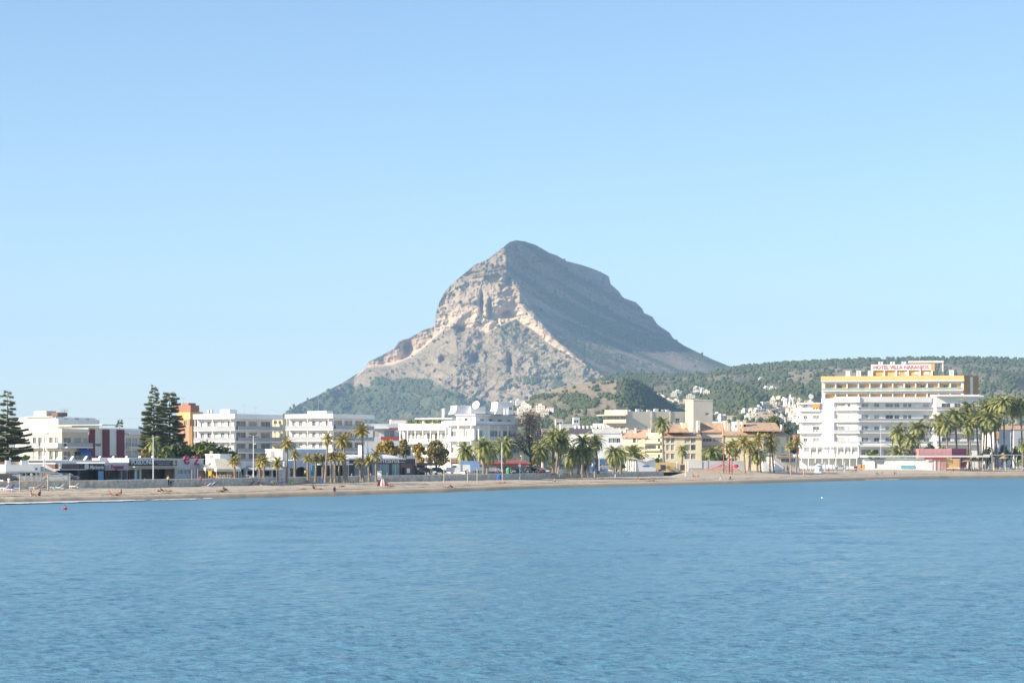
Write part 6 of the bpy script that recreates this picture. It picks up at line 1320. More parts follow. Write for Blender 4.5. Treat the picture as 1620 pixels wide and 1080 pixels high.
blob_tree('tree', 1246, 670, 738, 690, 18, LF_D, 'darker drooping tree between the tiled roofs and the hotel', 'tree', 1600, clumps=14, leaf=.35)
blob_tree('hedge', 1378, 713, 727, 738, 14, LF_L, 'bright clipped green hedge at the foot of the hotel front', 'hedge', 1100, low=.3, leaf=.25)
for i, (px, yt, r, lm, lab) in enumerate(((1470, 700, 12, LF_D, 'dark shrub behind the pink box'), (1492, 703, 12, LF_M, 'sunlit shrub over the crimson wall'), (1528, 706, 10, LF_M, 'light shrub right of the crimson wall'), (1562, 705, 14, LF_D, 'dark undergrowth between grove trunks'), (1588, 703, 12, LF_D, 'dark undergrowth under the highest palm'), (1607, 706, 13, LF_M, 'yellow-green bush near the right edge'), (1440, 705, 14, LF_D, 'dark undergrowth at the left of the grove'))):
    blob_tree('shrub', px, yt, 725, 742 if i < 6 else 736, r, lm, lab, 'shrub', 700, leaf=.3, low=.1)
for i, (px, yt, r, lm, d, lab) in enumerate(((1160, 708, 18, LF_D, 640, 'dark garden shrub behind the climbing net'), (1140, 712, 12, LF_O, 640, 'brownish garden shrub left of the net mast'), (1238, 716, 12, LF_D, 650, 'dark shrub behind the grey pavilion'), (925, 715, 20, LF_D, 530, 'dark leafy undergrowth inside the dense palm clump'), (878, 724, 15, LF_M, 530, 'leafy shrub at the foot of the three close palms'), (845, 722, 12, LF_O, 540, 'scrubby bush under the grey-brown tree'), (975, 722, 14, LF_M, 560, 'green shrub behind the palms left of the kiosk'), (372, 728, 5, LF_M, 405, 'tiny potted bush by the cream tents'), (1040, 722, 5, LF_D, 625, 'small dark bush at the yellow wall'))):
    blob_tree('shrub', px, yt, 740, d, r, lm, lab, 'shrub', 650, leaf=.25, low=.1)
def banana():
    d = 728; x = X(1611, d); rt = empty('banana_plant', (x, d, 2.3)); tag(rt, 'tall lime green banana plant at the right edge of the bar terrace', 'plant'); V = []; Fc = []; rng = random.Random(4)
    for i in range(9):
        a = i * 2.4; el = rng.uniform(.7, 1.4); p = np.array([0, 0, rng.uniform(.8, 2.4)]); side = np.array([-math.sin(a), math.cos(a), 0]); prev = None
        for j in range(7):
            w_ = .42 * math.sin(math.pi * (j + .6) / 7.2); b = len(V); V += [tuple(p - side * w_), tuple(p + side * w_)]
            if j: Fc.append((b - 2, b - 1, b + 1, b))
            p = p + .42 * np.array([math.cos(a) * math.cos(el), math.sin(a) * math.cos(el), math.sin(el)]); el -= .25
    me = bpy.data.meshes.new('leaves'); me.from_pydata(V, [], Fc); me.materials.append(LF_L); o = bpy.data.objects.new('leaves', me); COL.objects.link(o); o.parent = rt; m = MB(); m.tube((0, 0, 0), (0, 0, 2.4), .16, .1); m.build('stem', LF_M, rt)
banana()

# ================================================================ houses on the slopes
def hill_house(T, px, py, w_, h, kind, lab, grp, rz=None):
    p, i, j = T.at(px, py); rz = random.uniform(-.5, .6) if rz is None else rz; dp = w_ * .8
    rt = empty('house', (p[0], p[1] - 2, p[2] - 1.0)); rt.rotation_euler = (0, 0, rz); tag(rt, lab, 'house', grp)
    fr = Fr((-w_ / 2, -dp / 2), (w_ / 2, -dp / 2)); m = MB(); n = max(2, int(w_ / 3)); hs = grid(.5, w_ - .5, n, 1.2, [1.9] + ([4.8] if h > 6 else []), 1.3)
    m.box(fr, 0, w_, -dp, 0, -2.5, h); me_w = [OFFW, OFFW, CREAM, BEIGE, BEIGE, WHITE][kind % 6]; m.build('wall', me_w, rt)
    m = MB()
    for q in hs: m.box(fr, q[0], q[1], .01, .06, q[2], q[3])
    m.build('windows', GLD, rt)
    m = MB()
    if kind % 3 == 2:
        a, b, o_ = -.4, w_ + .4, .4; m.quad(fr.pt(a, o_, h), fr.pt(b, o_, h), fr.pt(b - 1, -dp / 2, h + 1.7), fr.pt(a + 1, -dp / 2, h + 1.7)); m.quad(fr.pt(b, -dp - o_, h), fr.pt(a, -dp - o_, h), fr.pt(a + 1, -dp / 2, h + 1.7), fr.pt(b - 1, -dp / 2, h + 1.7)); m.tri(fr.pt(a, -dp - o_, h), fr.pt(a, o_, h), fr.pt(a + 1, -dp / 2, h + 1.7)); m.tri(fr.pt(b, o_, h), fr.pt(b, -dp - o_, h), fr.pt(b - 1, -dp / 2, h + 1.7)); m.build('roof', TILE, rt)
    else: m.box(fr, -.1, w_ + .1, -dp - .1, .1, h + .002, h + .5); m.box(fr, w_ * .2, w_ * .6, -dp, -dp * .4, h + .5, h + 2.6); m.build('roof', me_w, rt)
rh = random.Random(21); pts = []; tries = 0
while len(pts) < 100 and tries < 9000:
    tries += 1; px = rh.uniform(1178, 1306); py = rh.uniform(622, 672); top = np.interp(px, [1178, 1200, 1225, 1250, 1275, 1306], [656, 646, 636, 629, 637, 646])
    if py < top or py > np.interp(px, [1178, 1200, 1260, 1306], [660, 668, 672, 672]): continue
    if any(abs(px - a) < 4.2 and abs(py - b) < 2.8 for a, b in pts): continue
    pts.append((px, py))
for i, (px, py) in enumerate(pts):
    k = rh.randrange(6); big = rh.random() < .3
    zone = ['far left', 'left', 'middle', 'right', 'far right'][min(4, int((px - 1178) / 26))] + ' of the ' + ['top', 'upper', 'lower', 'bottom'][min(3, int((py - 622) / 12.6))] + ' tier'; tone = ['off-white', 'pale', 'cream', 'beige', 'beige', 'white'][k % 6]; shape = 'tile-roofed' if k % 3 == 2 else 'flat-roofed'; siz = 'large' if big else 'small'
    hill_house(hc, px, py, rh.uniform(9, 12) if big else rh.uniform(5.5, 8.5), rh.uniform(5, 7.5) if big else rh.uniform(3, 5), k, f'{siz} {tone} {shape} village house, {zone}', 'white hillside village left of the hotel')
for grp, lst, T, w0 in (('villas behind the beige tower', ((1034, 634), (1042, 629), (1049, 631), (1058, 636), (1066, 627), (1073, 624), (1079, 630), (1088, 636), (1070, 638), (1101, 622), (1112, 621), (1118, 623), (1093, 631), (1081, 642)), hc, 11),
                    ('villas on the slope above the grey tree', ((812, 637), (820, 639), (830, 641), (836, 648), (862, 658), (826, 651), (842, 655), (871, 655), (856, 650)), hb, 9),
                    ('scattered villas on the long hill', ((1214, 619), (1222, 619), (1135, 659), (1146, 663), (1142, 666), (1158, 664), (1205, 603), (1102, 616)), hc, 10)):
    for i, (px, py) in enumerate(lst):
        k = rh.randrange(6); w_ = w0 * rh.uniform(.75, 1.25); shape = 'tile-roofed' if k % 3 == 2 else 'flat-roofed'
        where = {'villas behind the beige tower': 'among pines behind the beige tower', 'villas on the slope above the grey tree': 'on the scrub slope above the grey-brown tree', 'scattered villas on the long hill': 'standing apart in the scrub of the long hill'}[grp]
        hill_house(T, px, py, w_, rh.uniform(4, 7), k, f'{"wide" if w_ > w0 else "small"} pale {shape} villa {where}', grp)
def number_twins(grps):
    ORD = ['leftmost', 'second from left', 'third from left', 'fourth from left', 'fifth from left', 'sixth from left', 'seventh from left', 'eighth from left', 'ninth from left']
    by = {}
    for o in bpy.data.objects:
        if not o.parent and o.get('group') in grps: by.setdefault(o['label'], []).append(o)
    for lab, os_ in by.items():
        if len(os_) > 1:
            for i, o in enumerate(sorted(os_, key=lambda q: q.location.x / q.location.y)): o['label'] = lab + ', ' + ORD[min(i, 8)]
number_twins(('white hillside village left of the hotel', 'villas behind the beige tower', 'villas on the slope above the grey tree', 'scattered villas on the long hill'))
def low_town():
    rng = random.Random(5)
    for (px, py, w_, dd, mm, lab) in ((898, 672, 22, 900, OFFW, 'flat pale house over the crowns of the three close palms'), (866, 680, 16, 820, CREAM, 'cream house left of the slate roof, behind the grey-brown tree'), (948, 671, 16, 880, OFFW, 'pale house between the slate roof and the beige block'), (885, 664, 12, 1000, CREAM, 'small cream house high above the slate roof'), (1140, 668, 22, 900, WHITE, 'long white house peeping above the mottled tile roof'), (1168, 668, 14, 940, OFFW, 'pale flat house above the long tiled roof'), (1268, 689, 18, 820, TERRA, 'low red-brown house between dark tree and hotel balconies'), (640, 664, 22, 760, OFFW, 'pale block with a red roof line left of the villa wing'), (10, 662, 26, 760, OFFW, 'white block behind the big left araucaria'), (912, 661, 10, 1100, OFFW, 'tiny pale house high behind the dense palm clump')):
        fr = ang(px - w_ / 2, dd, R(rng.choice((-10, 12))), px + w_ / 2); rt = root('house', fr.P.x, fr.P.y, GZ, lab, 'house', 'low houses of the town behind'); zt = Z(py, dd); hs = grid(.5, fr.L - .5, max(2, int(fr.L / 3)), 1.2, [zt - 2.4], 1.3); LFx = Fr(fr.P + Vector((-.3, 7)), fr.P)
        body(rt, LFx, fr, GZ, zt, [], hs, mm); wins(rt, fr, hs, mull=0); parapet(rt, LFx, fr, zt + .003, .4, .05, mm)
low_town()
# ================================================================ street furniture
def lamp(px, ytop, ybase, d, label, arms=1, h2=None):
    z0 = Z(ybase, d); zt = Z(ytop, d); x = X(px, d); rt = empty('street_lamp', (x, d, z0)); tag(rt, label, 'street lamp', 'street lamps'); H = zt - z0
    m = MB(); m.tube((0, 0, 0), (0, 0, H), .11, .07, 8); m.build('pole', STEELW, rt)
    for s_ in ([-1, 1] if arms == 2 else [1]):
        m = MB(); m.tube((0, 0, H - .15), (s_ * .55, 0, H + .05), .04); m.tube((s_ * .45, 0, H + .04), (s_ * .95, 0, H + .08), .11, .09, 8); m.build('lamp_head', METAL, rt)
    if h2:
        m = MB(); m.tube((.0, -.05, H * h2), (.5, -.05, H * h2), .09, .09, 8); m.build('lower_lamp', OFFW, rt)
for a in ((69.5, 686, 764, 355, 'tall thin lamp post left of the cream corner flats'), (242.5, 691, 760, 372, 'tall lamp post in front of the long dark sign', 1), (401, 689, 761, 386, 'tall lamp post left of the low overlapping palms', 2, .82), (713, 668, 744, 478, 'tall pale lamp post before the villa', 1), (794, 699, 746, 470, 'tall lamp post at the villa palm', 1), (1393.5, 671, 722, 735, 'lamp post before the white hotel', 1, .35), (988, 640 + 52, 744, 560, 'thin lamp post left of the kiosk roof'), (948, 712, 744, 510, 'short lamp post at the dense palm clump')):
    lamp(*a)
def pole_mast():
    d = 590; x = X(1145, d); rt = empty('mast', (x, d, 1.9)); tag(rt, 'tall brown mast rising from the red climbing net', 'mast'); m = MB(); m.tube((0, 0, 0), (0, 0, Z(677, d) - 1.9), .17, .11, 8, m=0); m.build('pole', mat('rust pole', (.30, .16, .11), .8), rt)
pole_mast()
def climbing_net():
    d = 588; x0, x1 = X(1100, d), X(1178, d); xm = X(1144, d); z0 = 1.95; zt = Z(727.5, d); rt = empty('climbing_net', (xm, d, z0)); tag(rt, 'red rope climbing net on the sand among dark palm trunks', 'climbing net'); red = mat('red rope', (.55, .10, .08), .8)
    apex = Vector((0, 0, zt - z0)); R0 = [Vector((x0 - xm, 0, .2)), Vector((x1 - xm, .5, .2)), Vector((-1.5, -4, .2)), Vector((1.5, 4, .2))]
    m = MB(); 
    for i, c in enumerate(R0): m.tube(apex * .95, c, .06, .06, 4)
    for t in (.2, .35, .5, .65, .8):
        q = [apex.lerp(c, t) for c in (R0[0], R0[2], R0[1], R0[3])]
        for a, b in zip(q, q[1:] + q[:1]): m.tube(a, b, .045, .045, 4)
    for k in range(1, 7):
        for a, b in ((R0[0], R0[2]), (R0[2], R0[1])): e_ = a.lerp(b, k / 7); m.tube(apex * .7, Vector((e_.x * .75, e_.y * .75, (apex.z * .25))), .04, .04, 4)
    m.build('rope_net', red, rt)
    for px in (1153.5, 1158): m = MB(); xx = X(px, d) - xm; m.tube((xx, 0, 0), (xx, 0, Z(726, d) - z0), .16, .14, 8); m.build('red_post', red, rt)
    m = MB(); m.tube((X(1163, d) - xm, -.3, Z(737, d) - z0), (X(1167, d) - xm, .3, Z(737, d) - z0), .55, .4, 8); m.build('red_seat', mat('bright red plastic', (.6, .03, .04), .4), rt)
climbing_net()
def volleyball(px0, px1, ytop, ybase, d0, d1, label, sag=.15, netc=CANVG, band=OFFW, h_net=.9):
    P = Vector((X(px0, d0), d0, 0)); Q = Vector((X(px1, d1), d1, 0)); z0, z1 = Z(ybase, d0), Z(ytop, d0)
    rt = empty('volleyball_net', (P.x, P.y, z0)); tag(rt, label, 'volleyball net', 'beach volleyball nets'); H = z1 - z0; D_ = Q - P
    for c in (Vector((0, 0, 0)), D_): m = MB(); m.tube((c.x, c.y, -.4), (c.x, c.y, H), .11, .09, 8); m.build('post', WOOD, rt)
    m = MB(); m2 = MB(); n = 14
    for i in range(n):
        t0, t1 = i / n, (i + 1) / n; s0, s1 = -sag * 4 * t0 * (1 - t0), -sag * 4 * t1 * (1 - t1); a, b = D_ * t0, D_ * t1; zt = H - .12
        m.quad((a.x, a.y - .02, zt + s0 - .14), (b.x, b.y - .02, zt + s1 - .14), (b.x, b.y - .02, zt + s1), (a.x, a.y - .02, zt + s0))
        if h_net: m2.quad((a.x, a.y - .02, zt - h_net + s0), (b.x, b.y - .02, zt - h_net + s1), (b.x, b.y - .02, zt - h_net + s1 + .06), (a.x, a.y - .02, zt - h_net + s0 + .06))
    o = m.build('net_band', band, rt)
    if h_net: m2.build('lower_band', band, rt)
    if h_net:
        m = MB(); N = int(D_.length / .22)
        for i in range(N): t = i / N; s0 = -sag * 4 * t * (1 - t); a = D_ * t; m.quad((a.x, a.y, H - .14 - h_net + s0), (a.x + .03, a.y, H - .14 - h_net + s0), (a.x + .03, a.y, H - .2 + s0), (a.x, a.y, H - .2 + s0))
        for j in range(1, 5):
            for i in range(n): t0, t1 = i / n, (i + 1) / n; s0, s1 = -sag * 4 * t0 * (1 - t0), -sag * 4 * t1 * (1 - t1); a, b = D_ * t0, D_ * t1; zz = H - .14 - h_net * j / 5; m.quad((a.x, a.y, zz + s0), (b.x, b.y, zz + s1), (b.x, b.y, zz + s1 + .03), (a.x, a.y, zz + s0 + .03))
        m.build('mesh', netc, rt)
volleyball(31.5, 65.5, 751, 773, 322, 336, 'volleyball net furthest left, posts beside the sunbeds', .02)
volleyball(76, 111, 750, 772, 324, 338, 'volleyball net with a grey top band before the brown bar', .1)
volleyball(702.5, 740, 741.5, 760, 436, 444, 'sagging white volleyball line between two pale posts', .55, h_net=0)
volleyball(875, 914.5, 737, 755, 512, 528, 'volleyball net with a pale green mesh near the shower screen', .03, netc=mat('green mesh', (.28, .33, .22), .9), h_net=1.6)
volleyball(755, 795, 741, 760, 446, 466, 'volleyball posts without a net, beside the sagging line', .05, h_net=0)
PEGM = WOOD
def stake(px, ytop, ybase, d, label, r=.09, m_=None, name='post', cat='post'):
    z0 = Z(ybase, d); o = MB(); o.tube((0, 0, -.3), (0, 0, Z(ytop, d) - z0), r, r * .85, 8); o.tube((0, 0, Z(ytop, d) - z0), (0, 0, Z(ytop, d) - z0 + .05), r * 1.15, r * .9, 8); q = o.build(name, m_ or WOOD); q.location = (X(px, d), d, z0); tag(q, label, cat, 'posts on the sand'); return q
for a in ((229.5, 757, 768, 362, 'short thick pale post left of the man with the blue bag'), (303.5, 743, 768, 374, 'left thin swing post under the plum letters', .06), (308, 736, 768, 375, 'middle swing post under the plum letters', .07), (313, 741, 768, 376, 'right swing post under the plum letters', .06), (556.5, 749, 761.5, 425, 'short stake left of the low palm'), (568.5, 751, 761.5, 426, 'second short stake left of the tallest palm'), (612.5, 748, 757, 436, 'thin white stake behind the red beach tent', .06), (822.5, 733, 755, 482, 'white sign post by the green bin', .08, STEELW), (865, 741, 753, 505, 'short pale stake under the three palms', .08), (921, 745, 753, 525, 'short stub right of the green-mesh net', .14), (930, 738, 754, 524, 'tall pale post between the stubs', .12), (940.5, 745, 753, 528, 'second short stub right of the tall pale post', .14), (973.5, 735, 752.5, 540, 'white post, one of two left of the kiosk', .12, STEELW), (1084.5, 731, 752, 560, 'white post before the pale garden wall', .13, STEELW), (1251, 735, 749, 600, 'wooden frame post before the thin palms', .1), (1271.5, 742, 749.5, 600, 'low pale post right of the thin palms', .1), (1305, 730, 747, 640, 'white frame post right of the gabled hut', .1, STEELW), (1321, 730, 747, 642, 'second white frame post before the hotel arches', .1, STEELW), (1336, 730, 746, 645, 'third white frame post before the hotel arches', .1, STEELW)):
    stake(*a)
def simple(name, label, cat, px, y, d, parts, group=None, rz=0.0):
    """thing standing at column px, row y (its foot); parts = [(part name, material, builder(MB, frame))]"""
    rt = empty(name, (X(px, d), d, Z(y, d)), rz); tag(rt, label, cat, group); fr = Fr((-.5, 0), (.5, 0)); fr.P = Vector((0, 0))
    for nm, m_, f in parts: m = MB(); f(m, fr); m.build(nm, m_, rt)
    return rt
def lounger(px, y, d, col, label, grp, rz=0, person_=None):
    return simple('sunbed', label, 'sunbed', px, y, d, [('frame', STEELW, lambda m, f: [m.box(f, -.9, .9, -.3, .3, .24, .30)] + [m.box(f, a, a + .06, b, b + .06, 0, .24) for a in (-.8, .7) for b in (-.28, .22)]), ('cushion', col, lambda m, f: m.box(f, -.88, .3, -.27, .27, .303, .40)), ('backrest', col, lambda m, f: (m.quad(f.pt(.3, .27, .33), f.pt(.3, -.27, .33), f.pt(.95, -.27, .85), f.pt(.95, .27, .85)), m.quad(f.pt(.3, .27, .41), f.pt(.3, -.27, .41), f.pt(.95, -.27, .93), f.pt(.95, .27, .93)), m.quad(f.pt(.3, .27, .33), f.pt(.95, .27, .85), f.pt(.95, .27, .93), f.pt(.3, .27, .41))))], grp, rz)
cols = [BLUE, OFFW, mat('violet towel', (.20, .15, .36), .9), mat('coral towel', (.58, .22, .17), .9), mat('teal towel', (.08, .30, .34), .9), CANV]
tint = {0: 'blue', 1: 'off-white', 2: 'violet', 3: 'coral', 4: 'teal', 5: 'cream'}
LB = [(9, 775, 322, 1), (14, 776, 321, 2), (19, 775, 324, 0), (24, 774, 326, 0), (55, 774, 328, 5), (62, 775, 327, 3), (70, 774, 329, 2), (88, 773, 332, 4), (93, 774, 331, 1), (118, 772, 336, 5), (214, 770, 353, 0), (219, 769.5, 355, 0), (224, 769, 357, 2), (318, 771, 366, 3), (325, 772, 365, 5), (331, 771, 368, 1), (336, 770, 370, 2), (390, 767, 384, 1), (396, 768, 383, 3), (402, 768, 384, 5), (408, 769, 383, 3), (415, 768, 386, 4), (424, 767, 388, 1), (430, 767, 389, 5), (436, 767, 390, 2), (444, 767, 391, 0), (449, 766, 393, 2)]
for i, (px, y, d, c) in enumerate(LB):
    zone = 'beside the far left volleyball net' if px < 50 else 'between the left volleyball posts' if px < 130 else 'below the long dark sign' if px < 240 else 'below the cream tents' if px < 350 else 'under the low pair of palms'
    k = [q for q in LB[:i] if q[3] == c and (q[0] > 350) == (px > 350) and (q[0] > 150) == (px > 150)]
    lounger(px, y, d, cols[c], f'{["", "second ", "third ", "fourth ", "fifth "][min(4, len(k))]}{tint[c]} sunbed {zone}', 'sunbeds on the sand', random.uniform(-.6, .6))
simple('beach_tent', 'red and white dome beach tent on the open sand', 'beach tent', 607.5, 768.5, 388, [('canopy', mat('red white tent cloth', (.66, .25, .22), .85), lambda m, f: [m.quad(*[tuple(Vector((1.0 * math.cos(a) * math.sin(b) - .3, .8 * math.sin(a) * math.sin(b), 1.35 * math.cos(b)))) for a, b in ((2.6 * i / 9 + 1.0, math.pi / 2 * j / 6), (2.6 * i / 9 + 1.0, math.pi / 2 * (j + 1) / 6), (2.6 * (i + 1) / 9 + 1.0, math.pi / 2 * (j + 1) / 6), (2.6 * (i + 1) / 9 + 1.0, math.pi / 2 * j / 6))]) for i in range(-9, 9) for j in range(6) if i != 8]), ('white_stripe', WHITE, lambda m, f: [m.quad(*[tuple(Vector((1.02 * math.cos(a) * math.sin(b) - .3, .82 * math.sin(a) * math.sin(b), 1.37 * math.cos(b)))) for a, b in ((-1.9 + w_, math.pi / 2 * j / 6), (-1.9 + w_, math.pi / 2 * (j + 1) / 6), (-1.65 + w_, math.pi / 2 * (j + 1) / 6), (-1.65 + w_, math.pi / 2 * j / 6))]) for w_ in (0, .55) for j in range(6)])])
simple('lifeguard_chair', 'high white lifeguard chair right of the bright yellow-green palm', 'chair', 599.5, 761.5, 424, [('leg', STEELW, (lambda a, b: lambda m, f: m.tube((a, b, 0), (a * .8, b * .8, 1.3), .05))(a, b)) for a in (-.55, .55) for b in (-.4, .4)] + [('seat', STEELW, lambda m, f: m.box(f, -.5, .5, -.4, .4, 1.3, 1.38)), ('backrest', STEELW, lambda m, f: (m.box(f, -.5, .5, -.42, -.36, 1.385, 2.1), m.box(f, -.6, .6, -.5, .4, 2.1, 2.16))), ('front_boards', STEELW, lambda m, f: [m.box(f, -.5, .5, .41, .45, z_, z_ + .12) for z_ in (.5, .85, 1.1)])])
simple('shower_screen', 'white shower screen on legs below the three close palms', 'screen', 887, 755, 510, [('leg', STEELW, lambda m, f: m.tube((-.35, 0, 0), (-.35, 0, 2.1), .06)), ('leg', STEELW, lambda m, f: m.tube((.35, 0, 0), (.35, 0, 2.1), .06)), ('panel', WHITE, lambda m, f: m.box(f, -.42, .42, .06, .12, .7, 2.15))])
simple('bin', 'blue square bin between two palm trunks', 'bin', 507.5, 763.5, 405, [('body', BLUE, lambda m, f: m.box(f, -.3, .3, -.3, .3, 0, .75)), ('lid', BLUE, lambda m, f: m.box(f, -.33, .33, -.33, .33, .753, .83))])
simple('bin', 'lime green bin at the foot of the short palm by the arch', 'bin', 461.5, 764.5, 396, [('body', LF_L, lambda m, f: m.box(f, -.28, .28, -.28, .28, 0, .6)), ('lid', LF_L, lambda m, f: m.box(f, -.31, .31, -.31, .31, .603, .7))])
simple('recycling_bin', 'tall round-topped green recycling bin below the villa', 'bin', 804.5, 750.5, 492, [('body', mat('bottle bank green', (.10, .36, .16), .5), lambda m, f: (m.tube((0, 0, 0), (0, 0, 1.1), .62, .66, 14), m.tube((0, 0, 1.1), (0, 0, 1.5), .66, .52, 14), m.tube((0, 0, 1.5), (0, 0, 1.75), .52, .2, 14))), ('opening', BLACK, lambda m, f: m.tube((.15, -.62, 1.3), (.15, -.66, 1.3), .16, .16, 10))])
simple('fabric_windbreak', 'blue fabric bag shelter at the foot of the villa lamp post', 'windbreak', 789.5, 757.5, 452, [('cloth', mat('bright blue cloth', (.03, .16, .50), .8), lambda m, f: (m.tube((0, 0, 0), (0, 0, .8), .55, .42, 7), m.tube((0, 0, .8), (0, 0, 1.05), .42, .15, 7)))])
simple('sign_panel', 'round white sign panel on the post by the green bin', 'sign', 822, 736, 481.6, [('disc', WHITE, lambda m, f: m.tube((0, 0, 0), (0, -.05, 0), .32, .32, 14))])
for i, (px, d) in enumerate(((1240.5, 612), (1245.5, 614), (1264.5, 618), (1276, 622), (1283, 622), (1391, 690), (1396, 690), (1359, 680), (1366, 682))):
    nm = ['first pink-striped folded parasol beside the stair', 'second pink-striped folded parasol beside the stair', 'folded pale parasol right of the two thin palms', 'folded cream parasol left of the gabled hut', 'folded parasol nearest the gabled hut', 'left white rental board before the bar end', 'right white rental board before the bar end', 'orange stacked deckchair rack, left half', 'orange stacked deckchair rack, right half'][i]
    mm = [PINK, PINK, OFFW, CANV, CANV, WHITE, WHITE, ORNG, ORNG][i]
    simple('parasol' if i < 5 else 'stand', nm, 'parasol' if i < 5 else 'stand', px, Z(0, 1) and HY + (CH - (2.25 if i < 5 else 2.4)) / d * F, d, [('pole', METAL, lambda m, f: m.tube((0, 0, 0), (0, 0, 2.3), .04)), ('cloth' if i < 5 else 'board', mm, (lambda m, f: m.tube((0, 0, .6), (0, 0, 2.2), .22, .06, 8)) if i < 5 else (lambda m, f: m.box(f, -.55, .55, .05, .12, .3, 2.0)))], 'parasols and stands along the hotel front')
THATCH = mat('dry thatch', (0.36, 0.27, 0.14), 0.95, 0.35, 3.0)
for i, (px, yt, r, d, lab) in enumerate(((1528, 722, 1.9, 704, 'first thatched parasol from the orange hut'), (1541.5, 721, 2.0, 706, 'second thatched parasol from the orange hut'), (1554, 721.5, 1.8, 708, 'third thatched parasol from the orange hut'), (1587, 716, 2.2, 706, 'tall thatched parasol standing apart near the banana plant'), (1503, 723, 1.5, 702, 'small thatched parasol at the orange hut'))):
    z0 = 2.45; x = X(px, d); rt = empty('thatched_parasol', (x, d, z0)); tag(rt, lab, 'parasol', 'thatched parasols'); H = Z(yt, d) - z0; m = MB(); m.tube((0, 0, 0), (0, 0, H * .8), .09, .08, 8); m.build('pole', WOOD, rt); m = MB(); m.cone((0, 0, H - r * .85), r, r * .85, 18, rag=.16); m.cone((0, 0, H - r * .42), r * .55, r * .5, 14, rag=.2); m.build('thatch', THATCH, rt)
def chair_set(px, d, z0, lab, grp, col=OFFW):
    rt = empty('table_set', (X(px, d), d, z0)); tag(rt, lab, 'table and chairs', grp); f = Fr((0, 0), (1, 0)); m = MB(); m.box(f, -.4, .4, -.4, .4, .72, .76); m.tube((0, 0, 0), (0, 0, .72), .04); m.build('table', col, rt)
    for s_ in (-1, 1): m = MB(); c = s_ * .8; m.box(f, c - .22, c + .22, -.22, .22, .42, .46); m.box(f, c + (.18 if s_ > 0 else -.22), c + (.22 if s_ > 0 else -.18), -.22, .22, .46, .95); [m.box(f, c + a, c + a + .04, b, b + .04, 0, .42) for a in (-.2, .16) for b in (-.2, .16)]; m.build('chair', col, rt)
for i in range(11):
    px = 1522 + i * 9.2; chair_set(px, 698 + (i % 3), 2.46, f'{["white", "dark"][i % 2]} chairs and table, {["first","second","third","fourth","fifth","sixth","seventh","eighth","ninth","tenth","last"][i]} along the thatched terrace', 'terrace tables by the thatched parasols', [WHITE, BROWN][i % 2])
for i in range(9):
    px = 1334 - i * 6; chair_set(px, 726, 2.46, f'white terrace chairs under the hotel arches, {["first","second","third","fourth","fifth","sixth","seventh","eighth","last"][i]} from the right', 'tables under the hotel terrace', WHITE)
for i, (px, d) in enumerate(((346, 386), (352, 388), (357, 387), (363, 390), (391, 396), (399, 398), (1275, 626), (1268, 624), (1281, 628), (1258, 622))):
    chair_set(px, d, GZ, ['white chairs under the left of the cream tents', 'white chairs in the middle of the cream tents', 'pale chairs at the tent opening', 'pale chairs right of the cream tents', 'chairs left of the tall lamp post by the pale restaurant', 'chairs right of the tall lamp post by the pale restaurant', 'pale table set before the hotel corner', 'pink table set by the thin palms', 'table set beside the gabled hut', 'table set before the pavilion'][i], 'restaurant tables near the sand', [WHITE, WHITE, CANV, CANV, WHITE, WHITE, CANV, PINK, OFFW, OFFW][i])
simple('slide', 'orange playground slide with yellow panel beside the cream tents', 'slide', 343, 767.5, 377, [('chute', mat('orange plastic', (.75, .25, .04), .5), lambda m, f: (m.quad(f.pt(-.9, .3, 1.8), f.pt(1.3, .3, .25), f.pt(1.3, -.3, .25), f.pt(-.9, -.3, 1.8)), m.quad(f.pt(-.9, .3, 1.8), f.pt(1.3, .3, .25), f.pt(1.3, .3, .55), f.pt(-.9, .3, 2.1)), m.quad(f.pt(1.3, .32, .25), f.pt(-.9, .32, 1.8), f.pt(-.9, .32, 2.1), f.pt(1.3, .32, .55)))), ('tower', mat('yellow plastic', (.75, .55, .05), .5), lambda m, f: (m.box(f, -1.5, -.9, -.4, .4, 1.7, 2.6),)), ('leg', WOOD, lambda m, f: m.tube((-1.45, -.3, 0), (-1.45, -.3, 2.9), .07)), ('leg', WOOD, lambda m, f: m.tube((-.95, .3, 0), (-.95, .3, 2.9), .07))])

